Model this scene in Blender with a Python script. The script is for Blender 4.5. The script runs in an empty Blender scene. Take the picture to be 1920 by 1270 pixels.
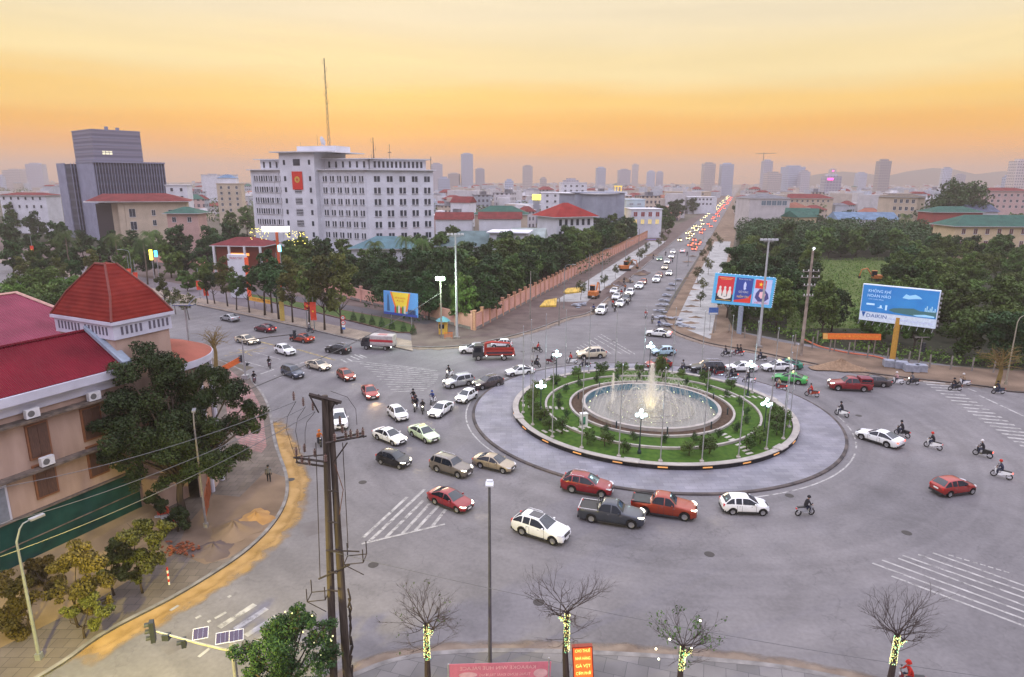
import bpy, bmesh, math, random
import numpy as np
from mathutils import Vector, Matrix
R = math.radians
SC = bpy.context.scene
COL = SC.collection
random.seed(7)
rng = np.random.default_rng(11)

# ------------------------------------------------------------------ camera
HAZE = 0.00034
CAM_H, FOC, PITCH, ROLL = 27.0, 1218.03, 0.239013, 0.0045408
cd = bpy.data.cameras.new("camera")
cam = bpy.data.objects.new("camera", cd)
COL.objects.link(cam)
cd.sensor_width = 36.0
cd.lens = FOC / 1920 * 36.0
cd.clip_start = 0.1
cd.clip_end = 30000
cam.matrix_world = Matrix.Translation((0, 0, CAM_H)) @ Matrix.Rotation(math.pi/2 - PITCH, 4, 'X') @ Matrix.Rotation(ROLL, 4, 'Z')
SC.camera = cam
SC.render.resolution_x, SC.render.resolution_y = 1024, 677

# ------------------------------------------------------------------ sky, sun, exposure
w = bpy.data.worlds.new("World"); SC.world = w; w.use_nodes = True
nt = w.node_tree; nt.nodes.clear()
def N(t, **k):
    n = nt.nodes.new(t)
    for a, b in k.items(): setattr(n, a, b)
    return n
L = nt.links.new
wo = N('ShaderNodeOutputWorld'); bg = N('ShaderNodeBackground')
sky = N('ShaderNodeTexSky', sky_type='NISHITA', sun_disc=False)
SUN_EL, SUN_AZ = 5.0, -12.0     # degrees above the horizon, degrees east of +Y
sky.sun_elevation = R(SUN_EL); sky.sun_rotation = R(SUN_AZ)
sky.dust_density = 3.0
tc = N('ShaderNodeTexCoord'); sx = N('ShaderNodeSeparateXYZ')
L(tc.outputs['Generated'], sx.inputs[0])
# elevation ramp (z of direction), thin streaky cloud offset
mp = N('ShaderNodeMapping'); mp.inputs['Scale'].default_value = (1.6, 1.6, 14.0)
mp.inputs['Rotation'].default_value = (0.0, 0.09, 0)
L(tc.outputs['Generated'], mp.inputs[0])
nz = N('ShaderNodeTexNoise'); nz.inputs['Scale'].default_value = 1.7; nz.inputs['Detail'].default_value = 6
L(mp.outputs[0], nz.inputs['Vector'])
ma = N('ShaderNodeMath', operation='MULTIPLY_ADD'); ma.inputs[1].default_value = 0.04
sub = N('ShaderNodeMath', operation='SUBTRACT'); sub.inputs[1].default_value = 0.5
L(nz.outputs['Fac'], sub.inputs[0]); L(sub.outputs[0], ma.inputs[0]); L(sx.outputs['Z'], ma.inputs[2])
def ramp(stops):
    r = N('ShaderNodeValToRGB'); cr = r.color_ramp
    cr.interpolation = 'EASE'
    while len(cr.elements) > 1: cr.elements.remove(cr.elements[-1])
    cr.elements[0].position = stops[0][0]; cr.elements[0].color = (*stops[0][1], 1)
    for p, c in stops[1:]:
        e = cr.elements.new(p); e.color = (*c, 1)
    return r
def s2l(r, g, b):
    f = lambda c: (c/255/12.92 if c/255 <= .04045 else ((c/255+.055)/1.055)**2.4)
    return (f(r), f(g), f(b))
WARM = ramp([(0.0, s2l(222,168,112)), (.02, s2l(238,176,112)), (.045, s2l(250,178,84)), (.07, s2l(253,186,76)), (.105, s2l(253,206,112)),
             (.15, s2l(246,222,164)), (.225, s2l(238,222,188)), (.33, s2l(214,212,205)), (.5, s2l(196,192,200)), (1.0, s2l(199,196,196))])
L(ma.outputs[0], WARM.inputs[0])
COOL = ramp([(0.0, s2l(196,168,160)), (.1, s2l(200,180,182)), (.3, s2l(196,190,205)), (1.0, s2l(190,190,215))])
L(ma.outputs[0], COOL.inputs[0])
# warm towards +Y, cool behind
wf = N('ShaderNodeMapRange'); wf.inputs['From Min'].default_value = -0.3; wf.inputs['From Max'].default_value = 0.75
L(sx.outputs['Y'], wf.inputs['Value'])
mx = N('ShaderNodeMix', data_type='RGBA'); L(wf.outputs[0], mx.inputs['Factor'])
L(COOL.outputs[0], mx.inputs['A']); L(WARM.outputs[0], mx.inputs['B'])
# the dome overhead is brighter than the hazy band low down
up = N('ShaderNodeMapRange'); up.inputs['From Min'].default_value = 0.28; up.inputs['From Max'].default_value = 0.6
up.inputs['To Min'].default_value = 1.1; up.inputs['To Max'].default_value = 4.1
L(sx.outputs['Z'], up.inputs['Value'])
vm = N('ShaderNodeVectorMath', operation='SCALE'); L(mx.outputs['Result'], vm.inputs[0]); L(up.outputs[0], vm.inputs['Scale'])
mp2 = N('ShaderNodeMapping'); mp2.inputs['Scale'].default_value = (2.2, .9, 22.0); mp2.inputs['Rotation'].default_value = (0.0, -0.16, .3); L(tc.outputs['Generated'], mp2.inputs[0])
nz2 = N('ShaderNodeTexNoise'); nz2.inputs['Scale'].default_value = 1.3; nz2.inputs['Detail'].default_value = 7; nz2.inputs['Distortion'].default_value = .8; L(mp2.outputs[0], nz2.inputs['Vector'])
cl = N('ShaderNodeMapRange'); cl.inputs['From Min'].default_value = .35; cl.inputs['From Max'].default_value = .7; cl.inputs['To Min'].default_value = .97; cl.inputs['To Max'].default_value = 1.045; L(nz2.outputs['Fac'], cl.inputs['Value'])
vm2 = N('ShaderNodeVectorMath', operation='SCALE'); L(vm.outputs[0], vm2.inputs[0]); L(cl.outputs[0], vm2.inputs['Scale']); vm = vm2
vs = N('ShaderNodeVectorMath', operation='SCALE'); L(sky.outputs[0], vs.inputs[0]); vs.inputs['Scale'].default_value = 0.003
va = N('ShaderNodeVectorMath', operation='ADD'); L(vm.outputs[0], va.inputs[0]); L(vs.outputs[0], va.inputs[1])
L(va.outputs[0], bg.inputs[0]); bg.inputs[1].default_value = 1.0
L(bg.outputs[0], wo.inputs[0])
sl = bpy.data.lights.new("sun", 'SUN'); sl.energy = 0.6; sl.angle = R(12); sl.color = (1.0, .78, .55)
so = bpy.data.objects.new("sun", sl); COL.objects.link(so)
so.rotation_euler = Vector((-math.sin(R(SUN_AZ))*math.cos(R(SUN_EL+6)), -math.cos(R(SUN_AZ))*math.cos(R(SUN_EL+6)), -math.sin(R(SUN_EL+6)))).to_track_quat('-Z', 'Y').to_euler()
SC.view_settings.view_transform = 'Standard'; SC.view_settings.look = 'None'
SC.view_settings.exposure = 0.0; SC.view_settings.gamma = 1.0
cy = SC.cycles
cy.use_denoising = True
cy.max_bounces = 6; cy.diffuse_bounces = 3; cy.glossy_bounces = 3; cy.transmission_bounces = 4; cy.transparent_max_bounces = 12; cy.volume_bounces = 1
cy.sample_clamp_indirect = 4.0; cy.sample_clamp_direct = 40.0

# ------------------------------------------------------------------ camera maths: picture point (1920x1270) -> place
def ray(px, py):
    x = px-960; y = 635-py
    c, s = math.cos(ROLL), math.sin(ROLL); x, y = c*x-s*y, s*x+c*y
    return Vector((x, FOC*math.cos(PITCH)+y*math.sin(PITCH), -FOC*math.sin(PITCH)+y*math.cos(PITCH)))
def G(px, py, z=0.0):
    d = ray(px, py); t = (z-CAM_H)/d.z
    return Vector((d.x*t, d.y*t, z))
def A(px, py, Y):
    d = ray(px, py); t = Y/d.y
    return Vector((d.x*t, Y, CAM_H+d.z*t))

# ------------------------------------------------------------------ materials
MATS = {}
def mat(name, col, rough=.7, metal=0, var=.12, scale=3.0, emit=None, es=0, alpha=None, spec=None, rnd=0, coat=0, bump=0, detail=4, stretch=None, col2=None, world=False):
    if name in MATS: return MATS[name]
    m = bpy.data.materials.new(name); m.use_nodes = True
    t = m.node_tree; b = t.nodes['Principled BSDF']; l = t.links.new
    b.inputs['Roughness'].default_value = rough; b.inputs['Metallic'].default_value = metal
    if coat: b.inputs['Coat Weight'].default_value = coat; b.inputs['Coat Roughness'].default_value = .08
    c = t.nodes.new('ShaderNodeTexCoord')
    src = c.outputs['Object']
    if world:
        g = t.nodes.new('ShaderNodeNewGeometry'); src = g.outputs['Position']
    if stretch:
        mpn = t.nodes.new('ShaderNodeMapping'); mpn.inputs['Scale'].default_value = stretch; l(src, mpn.inputs[0]); src = mpn.outputs[0]
    n = t.nodes.new('ShaderNodeTexNoise'); n.inputs['Scale'].default_value = scale; n.inputs['Detail'].default_value = detail
    l(src, n.inputs['Vector'])
    r = t.nodes.new('ShaderNodeValToRGB')
    lo = tuple(max(0, x*(1-var)) for x in col); hi = tuple(min(1, x*(1+var)) for x in col)
    if col2: hi = col2; lo = col
    r.color_ramp.elements[0].position = .33; r.color_ramp.elements[1].position = .67
    r.color_ramp.elements[0].color = (*lo, 1); r.color_ramp.elements[1].color = (*hi, 1)
    l(n.outputs['Fac'], r.inputs[0])
    out = r.outputs[0]
    if rnd:
        oi = t.nodes.new('ShaderNodeObjectInfo'); hs = t.nodes.new('ShaderNodeHueSaturation')
        mr = t.nodes.new('ShaderNodeMapRange'); mr.inputs['To Min'].default_value = 1-rnd; mr.inputs['To Max'].default_value = 1+rnd
        l(oi.outputs['Random'], mr.inputs['Value']); l(mr.outputs[0], hs.inputs['Value'])
        mr2 = t.nodes.new('ShaderNodeMapRange'); mr2.inputs['To Min'].default_value = .5-rnd*.06; mr2.inputs['To Max'].default_value = .5+rnd*.04
        mu = t.nodes.new('ShaderNodeMath'); mu.operation = 'FRACT'; m3 = t.nodes.new('ShaderNodeMath'); m3.operation = 'MULTIPLY'; m3.inputs[1].default_value = 7.31
        l(oi.outputs['Random'], m3.inputs[0]); l(m3.outputs[0], mu.inputs[0]); l(mu.outputs[0], mr2.inputs['Value']); l(mr2.outputs[0], hs.inputs['Hue'])
        l(out, hs.inputs['Color']); out = hs.outputs[0]
    l(out, b.inputs['Base Color'])
    if spec is None and rough >= .75: spec = .18
    if spec is not None: b.inputs['Specular IOR Level'].default_value = spec
    if emit: b.inputs['Emission Color'].default_value = (*emit, 1); b.inputs['Emission Strength'].default_value = es
    if alpha is not None: b.inputs['Alpha'].default_value = alpha
    if bump:
        bp = t.nodes.new('ShaderNodeBump'); bp.inputs['Strength'].default_value = bump; bp.inputs['Distance'].default_value = .05
        l(n.outputs['Fac'], bp.inputs['Height']); l(bp.outputs[0], b.inputs['Normal'])
    MATS[name] = m
    return m
def glow(name, col, s):
    return mat(name, col, emit=col, es=s, var=.02)
def leafmat(name, c1, c2, rnd=.35):
    m = mat(name, c1, .6, var=.3, scale=.45, rnd=rnd, col2=c2, detail=3, spec=.2)
    b = m.node_tree.nodes['Principled BSDF']
    b.inputs['Subsurface Weight'].default_value = 0
    return m

# ------------------------------------------------------------------ mesh builder
class MB:
    def __init__(s): s.v = []; s.f = []; s.m = []; s.uv = None
    def add(s, vs, fs, mi=0):
        o = len(s.v); s.v += [tuple(p) for p in vs]; s.f += [tuple(i+o for i in f) for f in fs]; s.m += [mi]*len(fs); return s
    def box(s, c, d, rz=0, mi=0, taper=1.0, M=None):
        hx, hy, hz = d[0]/2, d[1]/2, d[2]/2
        co, si = math.cos(rz), math.sin(rz); vs = []
        for k, (x, y, z) in enumerate([(-1,-1,-1),(1,-1,-1),(1,1,-1),(-1,1,-1),(-1,-1,1),(1,-1,1),(1,1,1),(-1,1,1)]):
            t = taper if z > 0 else 1
            x *= hx*t; y *= hy*t; z *= hz
            vs.append((c[0]+x*co-y*si, c[1]+x*si+y*co, c[2]+z))
        return s.add(vs, [(0,3,2,1),(4,5,6,7),(0,1,5,4),(1,2,6,5),(2,3,7,6),(3,0,4,7)], mi)
    def quad(s, a, b, c, d, mi=0): return s.add([a, b, c, d], [(0,1,2,3)], mi)
    def prism(s, poly, z0, z1, mi=0, top=True, bottom=False):
        n = len(poly); vs = [(p[0], p[1], z0) for p in poly]+[(p[0], p[1], z1) for p in poly]
        fs = [(i, (i+1) % n, n+(i+1) % n, n+i) for i in range(n)]
        if top: fs.append(tuple(range(n, 2*n)))
        if bottom: fs.append(tuple(range(n-1, -1, -1)))
        return s.add(vs, fs, mi)
    def tube(s, pts, rads, n=8, mi=0, caps=True):
        pts = [Vector(p) for p in pts]
        if not isinstance(rads, (list, tuple)): rads = [rads]*len(pts)
        vs = []; up = Vector((0, 0, 1)); prev = None
        for i, p in enumerate(pts):
            d = (pts[min(i+1, len(pts)-1)]-pts[max(i-1, 0)])
            if d.length < 1e-9: d = Vector((0, 0, 1))
            d.normalize()
            a = d.cross(up) if prev is None else (prev - d*prev.dot(d))
            if a.length < 1e-3: a = d.cross(Vector((1, 0, 0)))
            a.normalize(); prev = a; b = d.cross(a)
            for k in range(n):
                t = 2*math.pi*k/n; vs.append(p+(a*math.cos(t)+b*math.sin(t))*rads[i])
        fs = [(i*n+k, i*n+(k+1) % n, (i+1)*n+(k+1) % n, (i+1)*n+k) for i in range(len(pts)-1) for k in range(n)]
        if caps: fs += [tuple(range(n-1, -1, -1)), tuple((len(pts)-1)*n+k for k in range(n))]
        return s.add(vs, fs, mi)
    def lathe(s, prof, c=(0, 0, 0), n=24, mi=0, a0=0, a1=2*math.pi):
        full = abs(a1-a0-2*math.pi) < 1e-6; m = n if full else n+1; vs = []
        for r, z in prof:
            for k in range(m):
                t = a0+(a1-a0)*k/n; vs.append((c[0]+r*math.cos(t), c[1]+r*math.sin(t), c[2]+z))
        fs = []
        for i in range(len(prof)-1):
            for k in range(n):
                k2 = (k+1) % m; fs.append((i*m+k, i*m+k2, (i+1)*m+k2, (i+1)*m+k))
        return s.add(vs, fs, mi)
    def sphere(s, c, r, n=10, k=6, mi=0, sz=1.0):
        pr = [(max(1e-4, r*math.sin(math.pi*i/k)), -r*sz*math.cos(math.pi*i/k)) for i in range(k+1)]
        return s.lathe(pr, c, n, mi)
    def merge(s, o, M=None, mi=None):
        vs = o.v if M is None else [M @ Vector(p) for p in o.v]
        off = len(s.v); s.v += [tuple(p) for p in vs]; s.f += [tuple(i+off for i in f) for f in o.f]; s.m += [mi if mi is not None else x for x in o.m]; return s
    def mesh(s, name, mats, smooth=False):
        me = bpy.data.meshes.new(name); me.from_pydata(s.v, [], s.f)
        if not isinstance(mats, (list, tuple)): mats = [mats]
        for m in mats: me.materials.append(m)
        if len(mats) > 1: me.polygons.foreach_set('material_index', s.m)
        if smooth: me.shade_smooth()
        me.update(); return me
    def build(s, name, mats, parent=None, smooth=False, fix=True):
        me = s.mesh(name, mats, smooth)
        if fix:
            bm = bmesh.new(); bm.from_mesh(me); bmesh.ops.recalc_face_normals(bm, faces=bm.faces); bm.to_mesh(me); bm.free()
        return link(name, me, parent)
def link(name, me, parent=None):
    o = bpy.data.objects.new(name, me); COL.objects.link(o)
    if parent is not None: o.parent = parent
    return o
def tag(o, label=None, cat=None, group=None, kind=None):
    if label: o['label'] = label
    if cat: o['category'] = cat
    if group: o['group'] = group
    if kind: o['kind'] = kind
    return o
def empty(name, loc=(0, 0, 0), rz=0, label=None, cat=None, group=None):
    o = bpy.data.objects.new(name, None); COL.objects.link(o); o.location = loc; o.rotation_euler = (0, 0, rz)
    return tag(o, label, cat, group)
def wpart(mb, name, m, root, smooth=False):
    """part whose vertices were given in place: undo the thing's own location"""
    o = mb.build(name, m, root, smooth); o.location = -Vector(root.location); return o
def copy_tree(o, parent=None):
    c = o.copy(); COL.objects.link(c)
    if parent is not None: c.parent = parent
    for ch in o.children: copy_tree(ch, c)
    return c
def structure(name, mb, m, smooth=False):
    o = mb.build(name, m, None, smooth); o['kind'] = 'structure'; return o
_texts = {}
def text_verts(s, size):
    cu = bpy.data.curves.new('t', 'FONT'); cu.body = s; cu.size = size; cu.align_x = 'CENTER'; cu.align_y = 'CENTER'
    cu.resolution_u = 2
    o = bpy.data.objects.new('t', cu); COL.objects.link(o)
    dg = bpy.context.evaluated_depsgraph_get(); dg.update()
    me = bpy.data.meshes.new_from_object(o.evaluated_get(dg))
    vs = [tuple(v.co) for v in me.vertices]; fs = [tuple(p.vertices) for p in me.polygons]
    bpy.data.objects.remove(o); bpy.data.curves.remove(cu); bpy.data.meshes.remove(me)
    return vs, fs
class Frame:
    """flat board: O = bottom-left, ux right, uz up, normal towards the viewer"""
    def __init__(s, bl, br, tl):
        s.O = Vector(bl); s.w = (Vector(br)-s.O).length; s.h = (Vector(tl)-s.O).length
        s.ux = (Vector(br)-s.O).normalized(); s.uz = (Vector(tl)-s.O); s.uz -= s.ux*s.uz.dot(s.ux); s.uz.normalize(); s.n = s.ux.cross(s.uz)
        if s.n.y > 0: s.n = -s.n
    def p(s, x, y, o=0): return s.O+s.ux*x*s.w+s.uz*y*s.h+s.n*o
    def rect(s, mb, x0, y0, x1, y1, o=.01, mi=0): return mb.quad(s.p(x0, y0, o), s.p(x1, y0, o), s.p(x1, y1, o), s.p(x0, y1, o), mi)
    def poly(s, mb, pts, o=.01, mi=0): return mb.add([s.p(x, y, o) for x, y in pts], [tuple(range(len(pts)))], mi)
    def text(s, mb, st, x, y, hgt, o=.02, sx=1.0, mi=0, mirror=False, fit=None):
        vs, fs = text_verts(st, hgt*s.h)
        if not vs: return mb
        k = -1 if mirror else 1
        if fit:
            wd = max(v[0] for v in vs)-min(v[0] for v in vs); sx = fit*s.w/max(wd, 1e-6)
        return mb.add([s.O+s.ux*(x*s.w+v[0]*sx*k)+s.uz*(y*s.h+v[1])+s.n*o for v in vs], fs, mi)
    def slab(s, mb, th=.15, mi=0):
        a = [s.p(0, 0, 0), s.p(1, 0, 0), s.p(1, 1, 0), s.p(0, 1, 0)]; b = [q-s.n*th for q in a]
        return mb.add(a+b, [(0,1,2,3),(7,6,5,4),(0,4,5,1),(1,5,6,2),(2,6,7,3),(3,7,4,0)], mi)

# ================================================================== ground, roads, pavements
M_ground = mat('ground', (.07, .07, .05), .95, var=.4, scale=.03, col2=(.13, .11, .085), world=True)
M_asph = mat('asphalt', (.130, .124, .128), .78, var=.16, scale=.07, world=True, detail=8, col2=(.178, .168, .168), spec=.3)
# traffic-worn patches and fine grain on the asphalt
t = M_asph.node_tree; b = t.nodes['Principled BSDF']
g = t.nodes.new('ShaderNodeNewGeometry')
n2 = t.nodes.new('ShaderNodeTexNoise'); n2.inputs['Scale'].default_value = 3.5; n2.inputs['Detail'].default_value = 8; t.links.new(g.outputs['Position'], n2.inputs['Vector'])
n3 = t.nodes.new('ShaderNodeTexVoronoi'); n3.feature = 'DISTANCE_TO_EDGE'; n3.inputs['Scale'].default_value = .085
wv = t.nodes.new('ShaderNodeVectorMath'); wv.operation = 'ADD'; n4 = t.nodes.new('ShaderNodeTexNoise'); n4.inputs['Scale'].default_value = .35; n4.inputs['Detail'].default_value = 6
t.links.new(g.outputs['Position'], n4.inputs['Vector']); sc_ = t.nodes.new('ShaderNodeVectorMath'); sc_.operation = 'SCALE'; sc_.inputs['Scale'].default_value = 7
t.links.new(n4.outputs['Color'], sc_.inputs[0]); t.links.new(sc_.outputs[0], wv.inputs[0]); t.links.new(g.outputs['Position'], wv.inputs[1]); t.links.new(wv.outputs[0], n3.inputs['Vector'])
cr = t.nodes.new('ShaderNodeMapRange'); cr.inputs['From Min'].default_value = 0.0; cr.inputs['From Max'].default_value = .006; cr.inputs['To Min'].default_value = .8
t.links.new(n3.outputs['Distance'], cr.inputs['Value'])
gr = t.nodes.new('ShaderNodeMapRange'); gr.inputs['From Min'].default_value = .3; gr.inputs['From Max'].default_value = .7; gr.inputs['To Min'].default_value = .9; gr.inputs['To Max'].default_value = 1.1
t.links.new(n2.outputs['Fac'], gr.inputs['Value'])
# faint curved tyre tracks round the island
vd = t.nodes.new('ShaderNodeVectorMath'); vd.operation = 'DISTANCE'; vd.inputs[1].default_value = (16.6, 73.7, 0); t.links.new(g.outputs['Position'], vd.inputs[0])
nr = t.nodes.new('ShaderNodeTexNoise'); nr.noise_dimensions = '1D'; nr.inputs['Scale'].default_value = .55; nr.inputs['Detail'].default_value = 3; t.links.new(vd.outputs['Value'], nr.inputs['W'])
rr = t.nodes.new('ShaderNodeMapRange'); rr.inputs['From Min'].default_value = .35; rr.inputs['From Max'].default_value = .65; rr.inputs['To Min'].default_value = .92; rr.inputs['To Max'].default_value = 1.05
t.links.new(nr.outputs['Fac'], rr.inputs['Value'])
n5 = t.nodes.new('ShaderNodeTexNoise'); n5.inputs['Scale'].default_value = .22; n5.inputs['Detail'].default_value = 10; n5.inputs['Roughness'].default_value = .65; n5.inputs['Distortion'].default_value = .6; t.links.new(g.outputs['Position'], n5.inputs['Vector'])
st = t.nodes.new('ShaderNodeMapRange'); st.inputs['From Min'].default_value = .34; st.inputs['From Max'].default_value = .6; st.inputs['To Min'].default_value = .84; st.inputs['To Max'].default_value = 1.08
t.links.new(n5.outputs['Fac'], st.inputs['Value']); m0 = t.nodes.new('ShaderNodeMath'); m0.operation = 'MULTIPLY'; t.links.new(st.outputs[0], m0.inputs[0]); t.links.new(cr.outputs[0], m0.inputs[1]); cr = m0
m1 = t.nodes.new('ShaderNodeMath'); m1.operation = 'MULTIPLY'; t.links.new(cr.outputs[0], m1.inputs[0]); t.links.new(gr.outputs[0], m1.inputs[1])
m2 = t.nodes.new('ShaderNodeMath'); m2.operation = 'MULTIPLY'; t.links.new(m1.outputs[0], m2.inputs[0]); t.links.new(rr.outputs[0], m2.inputs[1])
ol = b.inputs['Base Color'].links[0].from_socket
sv = t.nodes.new('ShaderNodeVectorMath'); sv.operation = 'SCALE'; t.links.new(ol, sv.inputs[0]); t.links.new(m2.outputs[0], sv.inputs['Scale']); t.links.new(sv.outputs[0], b.inputs['Base Color'])

def paving(name, c1, c2, mortar, scale, bw=.5, rh=.25, rough=.8, rot=0, ms=.015):
    m = mat(name, c1, rough); t = m.node_tree; b = t.nodes['Principled BSDF']
    g = t.nodes.new('ShaderNodeNewGeometry'); mp = t.nodes.new('ShaderNodeMapping'); mp.inputs['Rotation'].default_value = (0, 0, rot)
    t.links.new(g.outputs['Position'], mp.inputs[0])
    br = t.nodes.new('ShaderNodeTexBrick'); br.inputs['Scale'].default_value = scale; br.inputs['Brick Width'].default_value = bw; br.inputs['Row Height'].default_value = rh
    br.inputs['Color1'].default_value = (*c1, 1); br.inputs['Color2'].default_value = (*c2, 1); br.inputs['Mortar'].default_value = (*mortar, 1); br.inputs['Mortar Size'].default_value = ms
    t.links.new(mp.outputs[0], br.inputs['Vector'])
    n = t.nodes.new('ShaderNodeTexNoise'); n.inputs['Scale'].default_value = .35; n.inputs['Detail'].default_value = 8; t.links.new(g.outputs['Position'], n.inputs['Vector'])
    r = t.nodes.new('ShaderNodeMapRange'); r.inputs['From Min'].default_value = .3; r.inputs['From Max'].default_value = .7; r.inputs['To Min'].default_value = .72; r.inputs['To Max'].default_value = 1.2
    t.links.new(n.outputs['Fac'], r.inputs['Value'])
    s = t.nodes.new('ShaderNodeVectorMath'); s.operation = 'SCALE'; t.links.new(br.outputs['Color'], s.inputs[0]); t.links.new(r.outputs[0], s.inputs['Scale']); t.links.new(s.outputs[0], b.inputs['Base Color'])
    return m
M_islandpave = paving('island stone slabs', (.16,.157,.185), (.21,.205,.23), (.11,.11,.13), 1.0, 1.2, .6, .6)
M_tile = paving('pavement tiles', (.12,.10,.085), (.155,.13,.11), (.06,.055,.05), 1.0, .8, .8, .85)
M_redtile = paving('red pavement bricks', (.26,.13,.12), (.32,.2,.18), (.16,.13,.12), 1.0, .9, .45, .85, .5, .06)
M_concwalk = paving('new concrete slabs', (.3,.3,.29), (.36,.355,.34), (.2,.2,.19), 1.0, 2.4, 2.4, .8, -.33)
M_kerb = mat('kerb stone', (.2, .19, .18), .85, var=.3, scale=1.2)
M_dkkerb = mat('grimy kerb', (.05, .045, .045), .85, var=.5, scale=.8, col2=(.12,.1,.09))
M_dirt = mat('bare dirt', (.12, .085, .06), .95, var=.3, scale=.25, world=True, detail=9, col2=(.23, .165, .115), bump=.4)
M_dirtdk = mat('dark packed dirt', (.09, .065, .06), .95, var=.3, scale=.3, world=True, detail=9, col2=(.15, .115, .10))
M_sand = mat('orange sand', (.27, .15, .06), .95, var=.2, scale=.6, col2=(.46, .27, .1), world=True, detail=8)
M_white = mat('road paint', (.38, .37, .35), .8, var=.25, scale=1.5, world=True, detail=8)
M_yellow = mat('yellow road paint', (.42, .33, .14), .8, var=.25, scale=1.5, world=True)
def worn(m, amt=.42):
    t = m.node_tree; b = t.nodes['Principled BSDF']; g = t.nodes.new('ShaderNodeNewGeometry')
    n = t.nodes.new('ShaderNodeTexNoise'); n.inputs['Scale'].default_value = 1.1; n.inputs['Detail'].default_value = 10; n.inputs['Roughness'].default_value = .7
    t.links.new(g.outputs['Position'], n.inputs['Vector'])
    r = t.nodes.new('ShaderNodeMapRange'); r.inputs['From Min'].default_value = amt-.06; r.inputs['From Max'].default_value = amt+.1; r.inputs['To Min'].default_value = .15; r.inputs['To Max'].default_value = .9
    t.links.new(n.outputs['Fac'], r.inputs['Value']); t.links.new(r.outputs[0], b.inputs['Alpha'])
worn(M_white, .395); worn(M_yellow, .47)

gm = MB(); NR = 48
gm.add([(3200*math.cos(2*math.pi*k/NR), 2900+3300*math.sin(2*math.pi*k/NR), 0) for k in range(NR)], [tuple(range(NR))])
structure('ground', gm, M_ground)
RD = (.3263, .9453)   # direction of the boulevard
def road_x(y, side): return (-30.0+.3465*y) if side < 0 else (-13.9+.3452*y)
asp = MB()
asp.add([(x, y, .02) for x, y in [(-60,8),(170,8),(170,86),(100,92),(70,92),(50,108),(36,124),(31,132.5),(100,330),(330,996.5),(960,2821),(940,2821),(316,1000),(84.3,330),(14,132),(-12,112),(-47,132),(-130,190),(-230,262),(-247,240),(-100,134),(-46,97),(-38,92)]], [tuple(range(23))])
structure('road', asp, M_asph)

def slab(name, pts, m, z=.15, kerb=True, z0=.0):
    mb = MB(); mb.prism(pts, z0, z)
    o = structure(name, mb, m); return o
def smooth_line(pts, n=6):
    out = []
    P_ = [Vector((p[0], p[1], 0)) for p in pts]
    for i in range(len(P_)-1):
        p0 = P_[max(i-1, 0)]; p1 = P_[i]; p2 = P_[i+1]; p3 = P_[min(i+2, len(P_)-1)]
        for k in range(n):
            t = k/n
            out.append(.5*((2*p1)+(-p0+p2)*t+(2*p0-5*p1+4*p2-p3)*t*t+(-p0+3*p1-3*p2+p3)*t**3))
    out.append(P_[-1]); return [(p.x, p.y) for p in out]
def offset(pts, d):
    out = []
    for i, p in enumerate(pts):
        a = Vector(pts[max(i-1, 0)]); c = Vector(pts[min(i+1, len(pts)-1)]); t = (c-a); t.normalize()
        out.append((p[0]-t.y*d, p[1]+t.x*d))
    return out
def kerbline(name, pts, m=None, w=.28, z0=.0, z1=.165, inward=1):
    a = pts; b = offset(pts, w*inward); mb = MB()
    for i in range(len(a)-1):
        p, q, r_, s = a[i], a[i+1], b[i+1], b[i]
        mb.add([(p[0],p[1],z0),(q[0],q[1],z0),(r_[0],r_[1],z0),(s[0],s[1],z0),(p[0],p[1],z1),(q[0],q[1],z1),(r_[0],r_[1],z1),(s[0],s[1],z1)], [(0,1,5,4),(4,5,6,7),(2,3,7,6)])
    return structure(name, mb, m or M_kerb)
px = lambda *l: [tuple(G(*p).xy) for p in l]
# --- pavement in front of the near building (left corner)
K1 = smooth_line([(-30,24)]+px((90,1265),(200,1190),(350,1110),(470,1030),(530,960),(541,900),(518,830),(505,762),(480,722),(440,688))+[(-60,107.5),(-110,142),(-232,232)])
slab('pavement', K1+[(-240,180),(-130,60),(-80,20)], M_tile)
kerbline('kerb', K1, M_kerb)
# raised earth bed / dirt on the corner, red brick tip
dm = MB()
dp = px((540,900),(530,960),(500,1003),(430,1050),(385,1062),(330,1040),(350,990),(400,930),(450,935),(500,885))
dm.add([(x, y, .156) for x, y in dp], [tuple(range(len(dp)))]); structure('dirt_verge', dm, M_dirt)
rb = MB(); rp = px((424,690),(470,728),(492,770),(500,840),(490,852),(455,845),(430,800),(420,740))
rb.add([(x, y, .157) for x, y in rp], [tuple(range(len(rp)))]); structure('brick_path', rb, M_redtile)
ye = MB(); yp = px((0,1095),(120,1060),(300,1010),(330,1040),(180,1130),(0,1220))
M_yground = mat('ochre earth', (.2,.14,.075), .95, var=.3, scale=.4, world=True, col2=(.32,.23,.12), detail=8)
ye.add([(x, y, .158) for x, y in yp], [tuple(range(len(yp)))]); structure('earth_strip', ye, M_yground)

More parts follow.
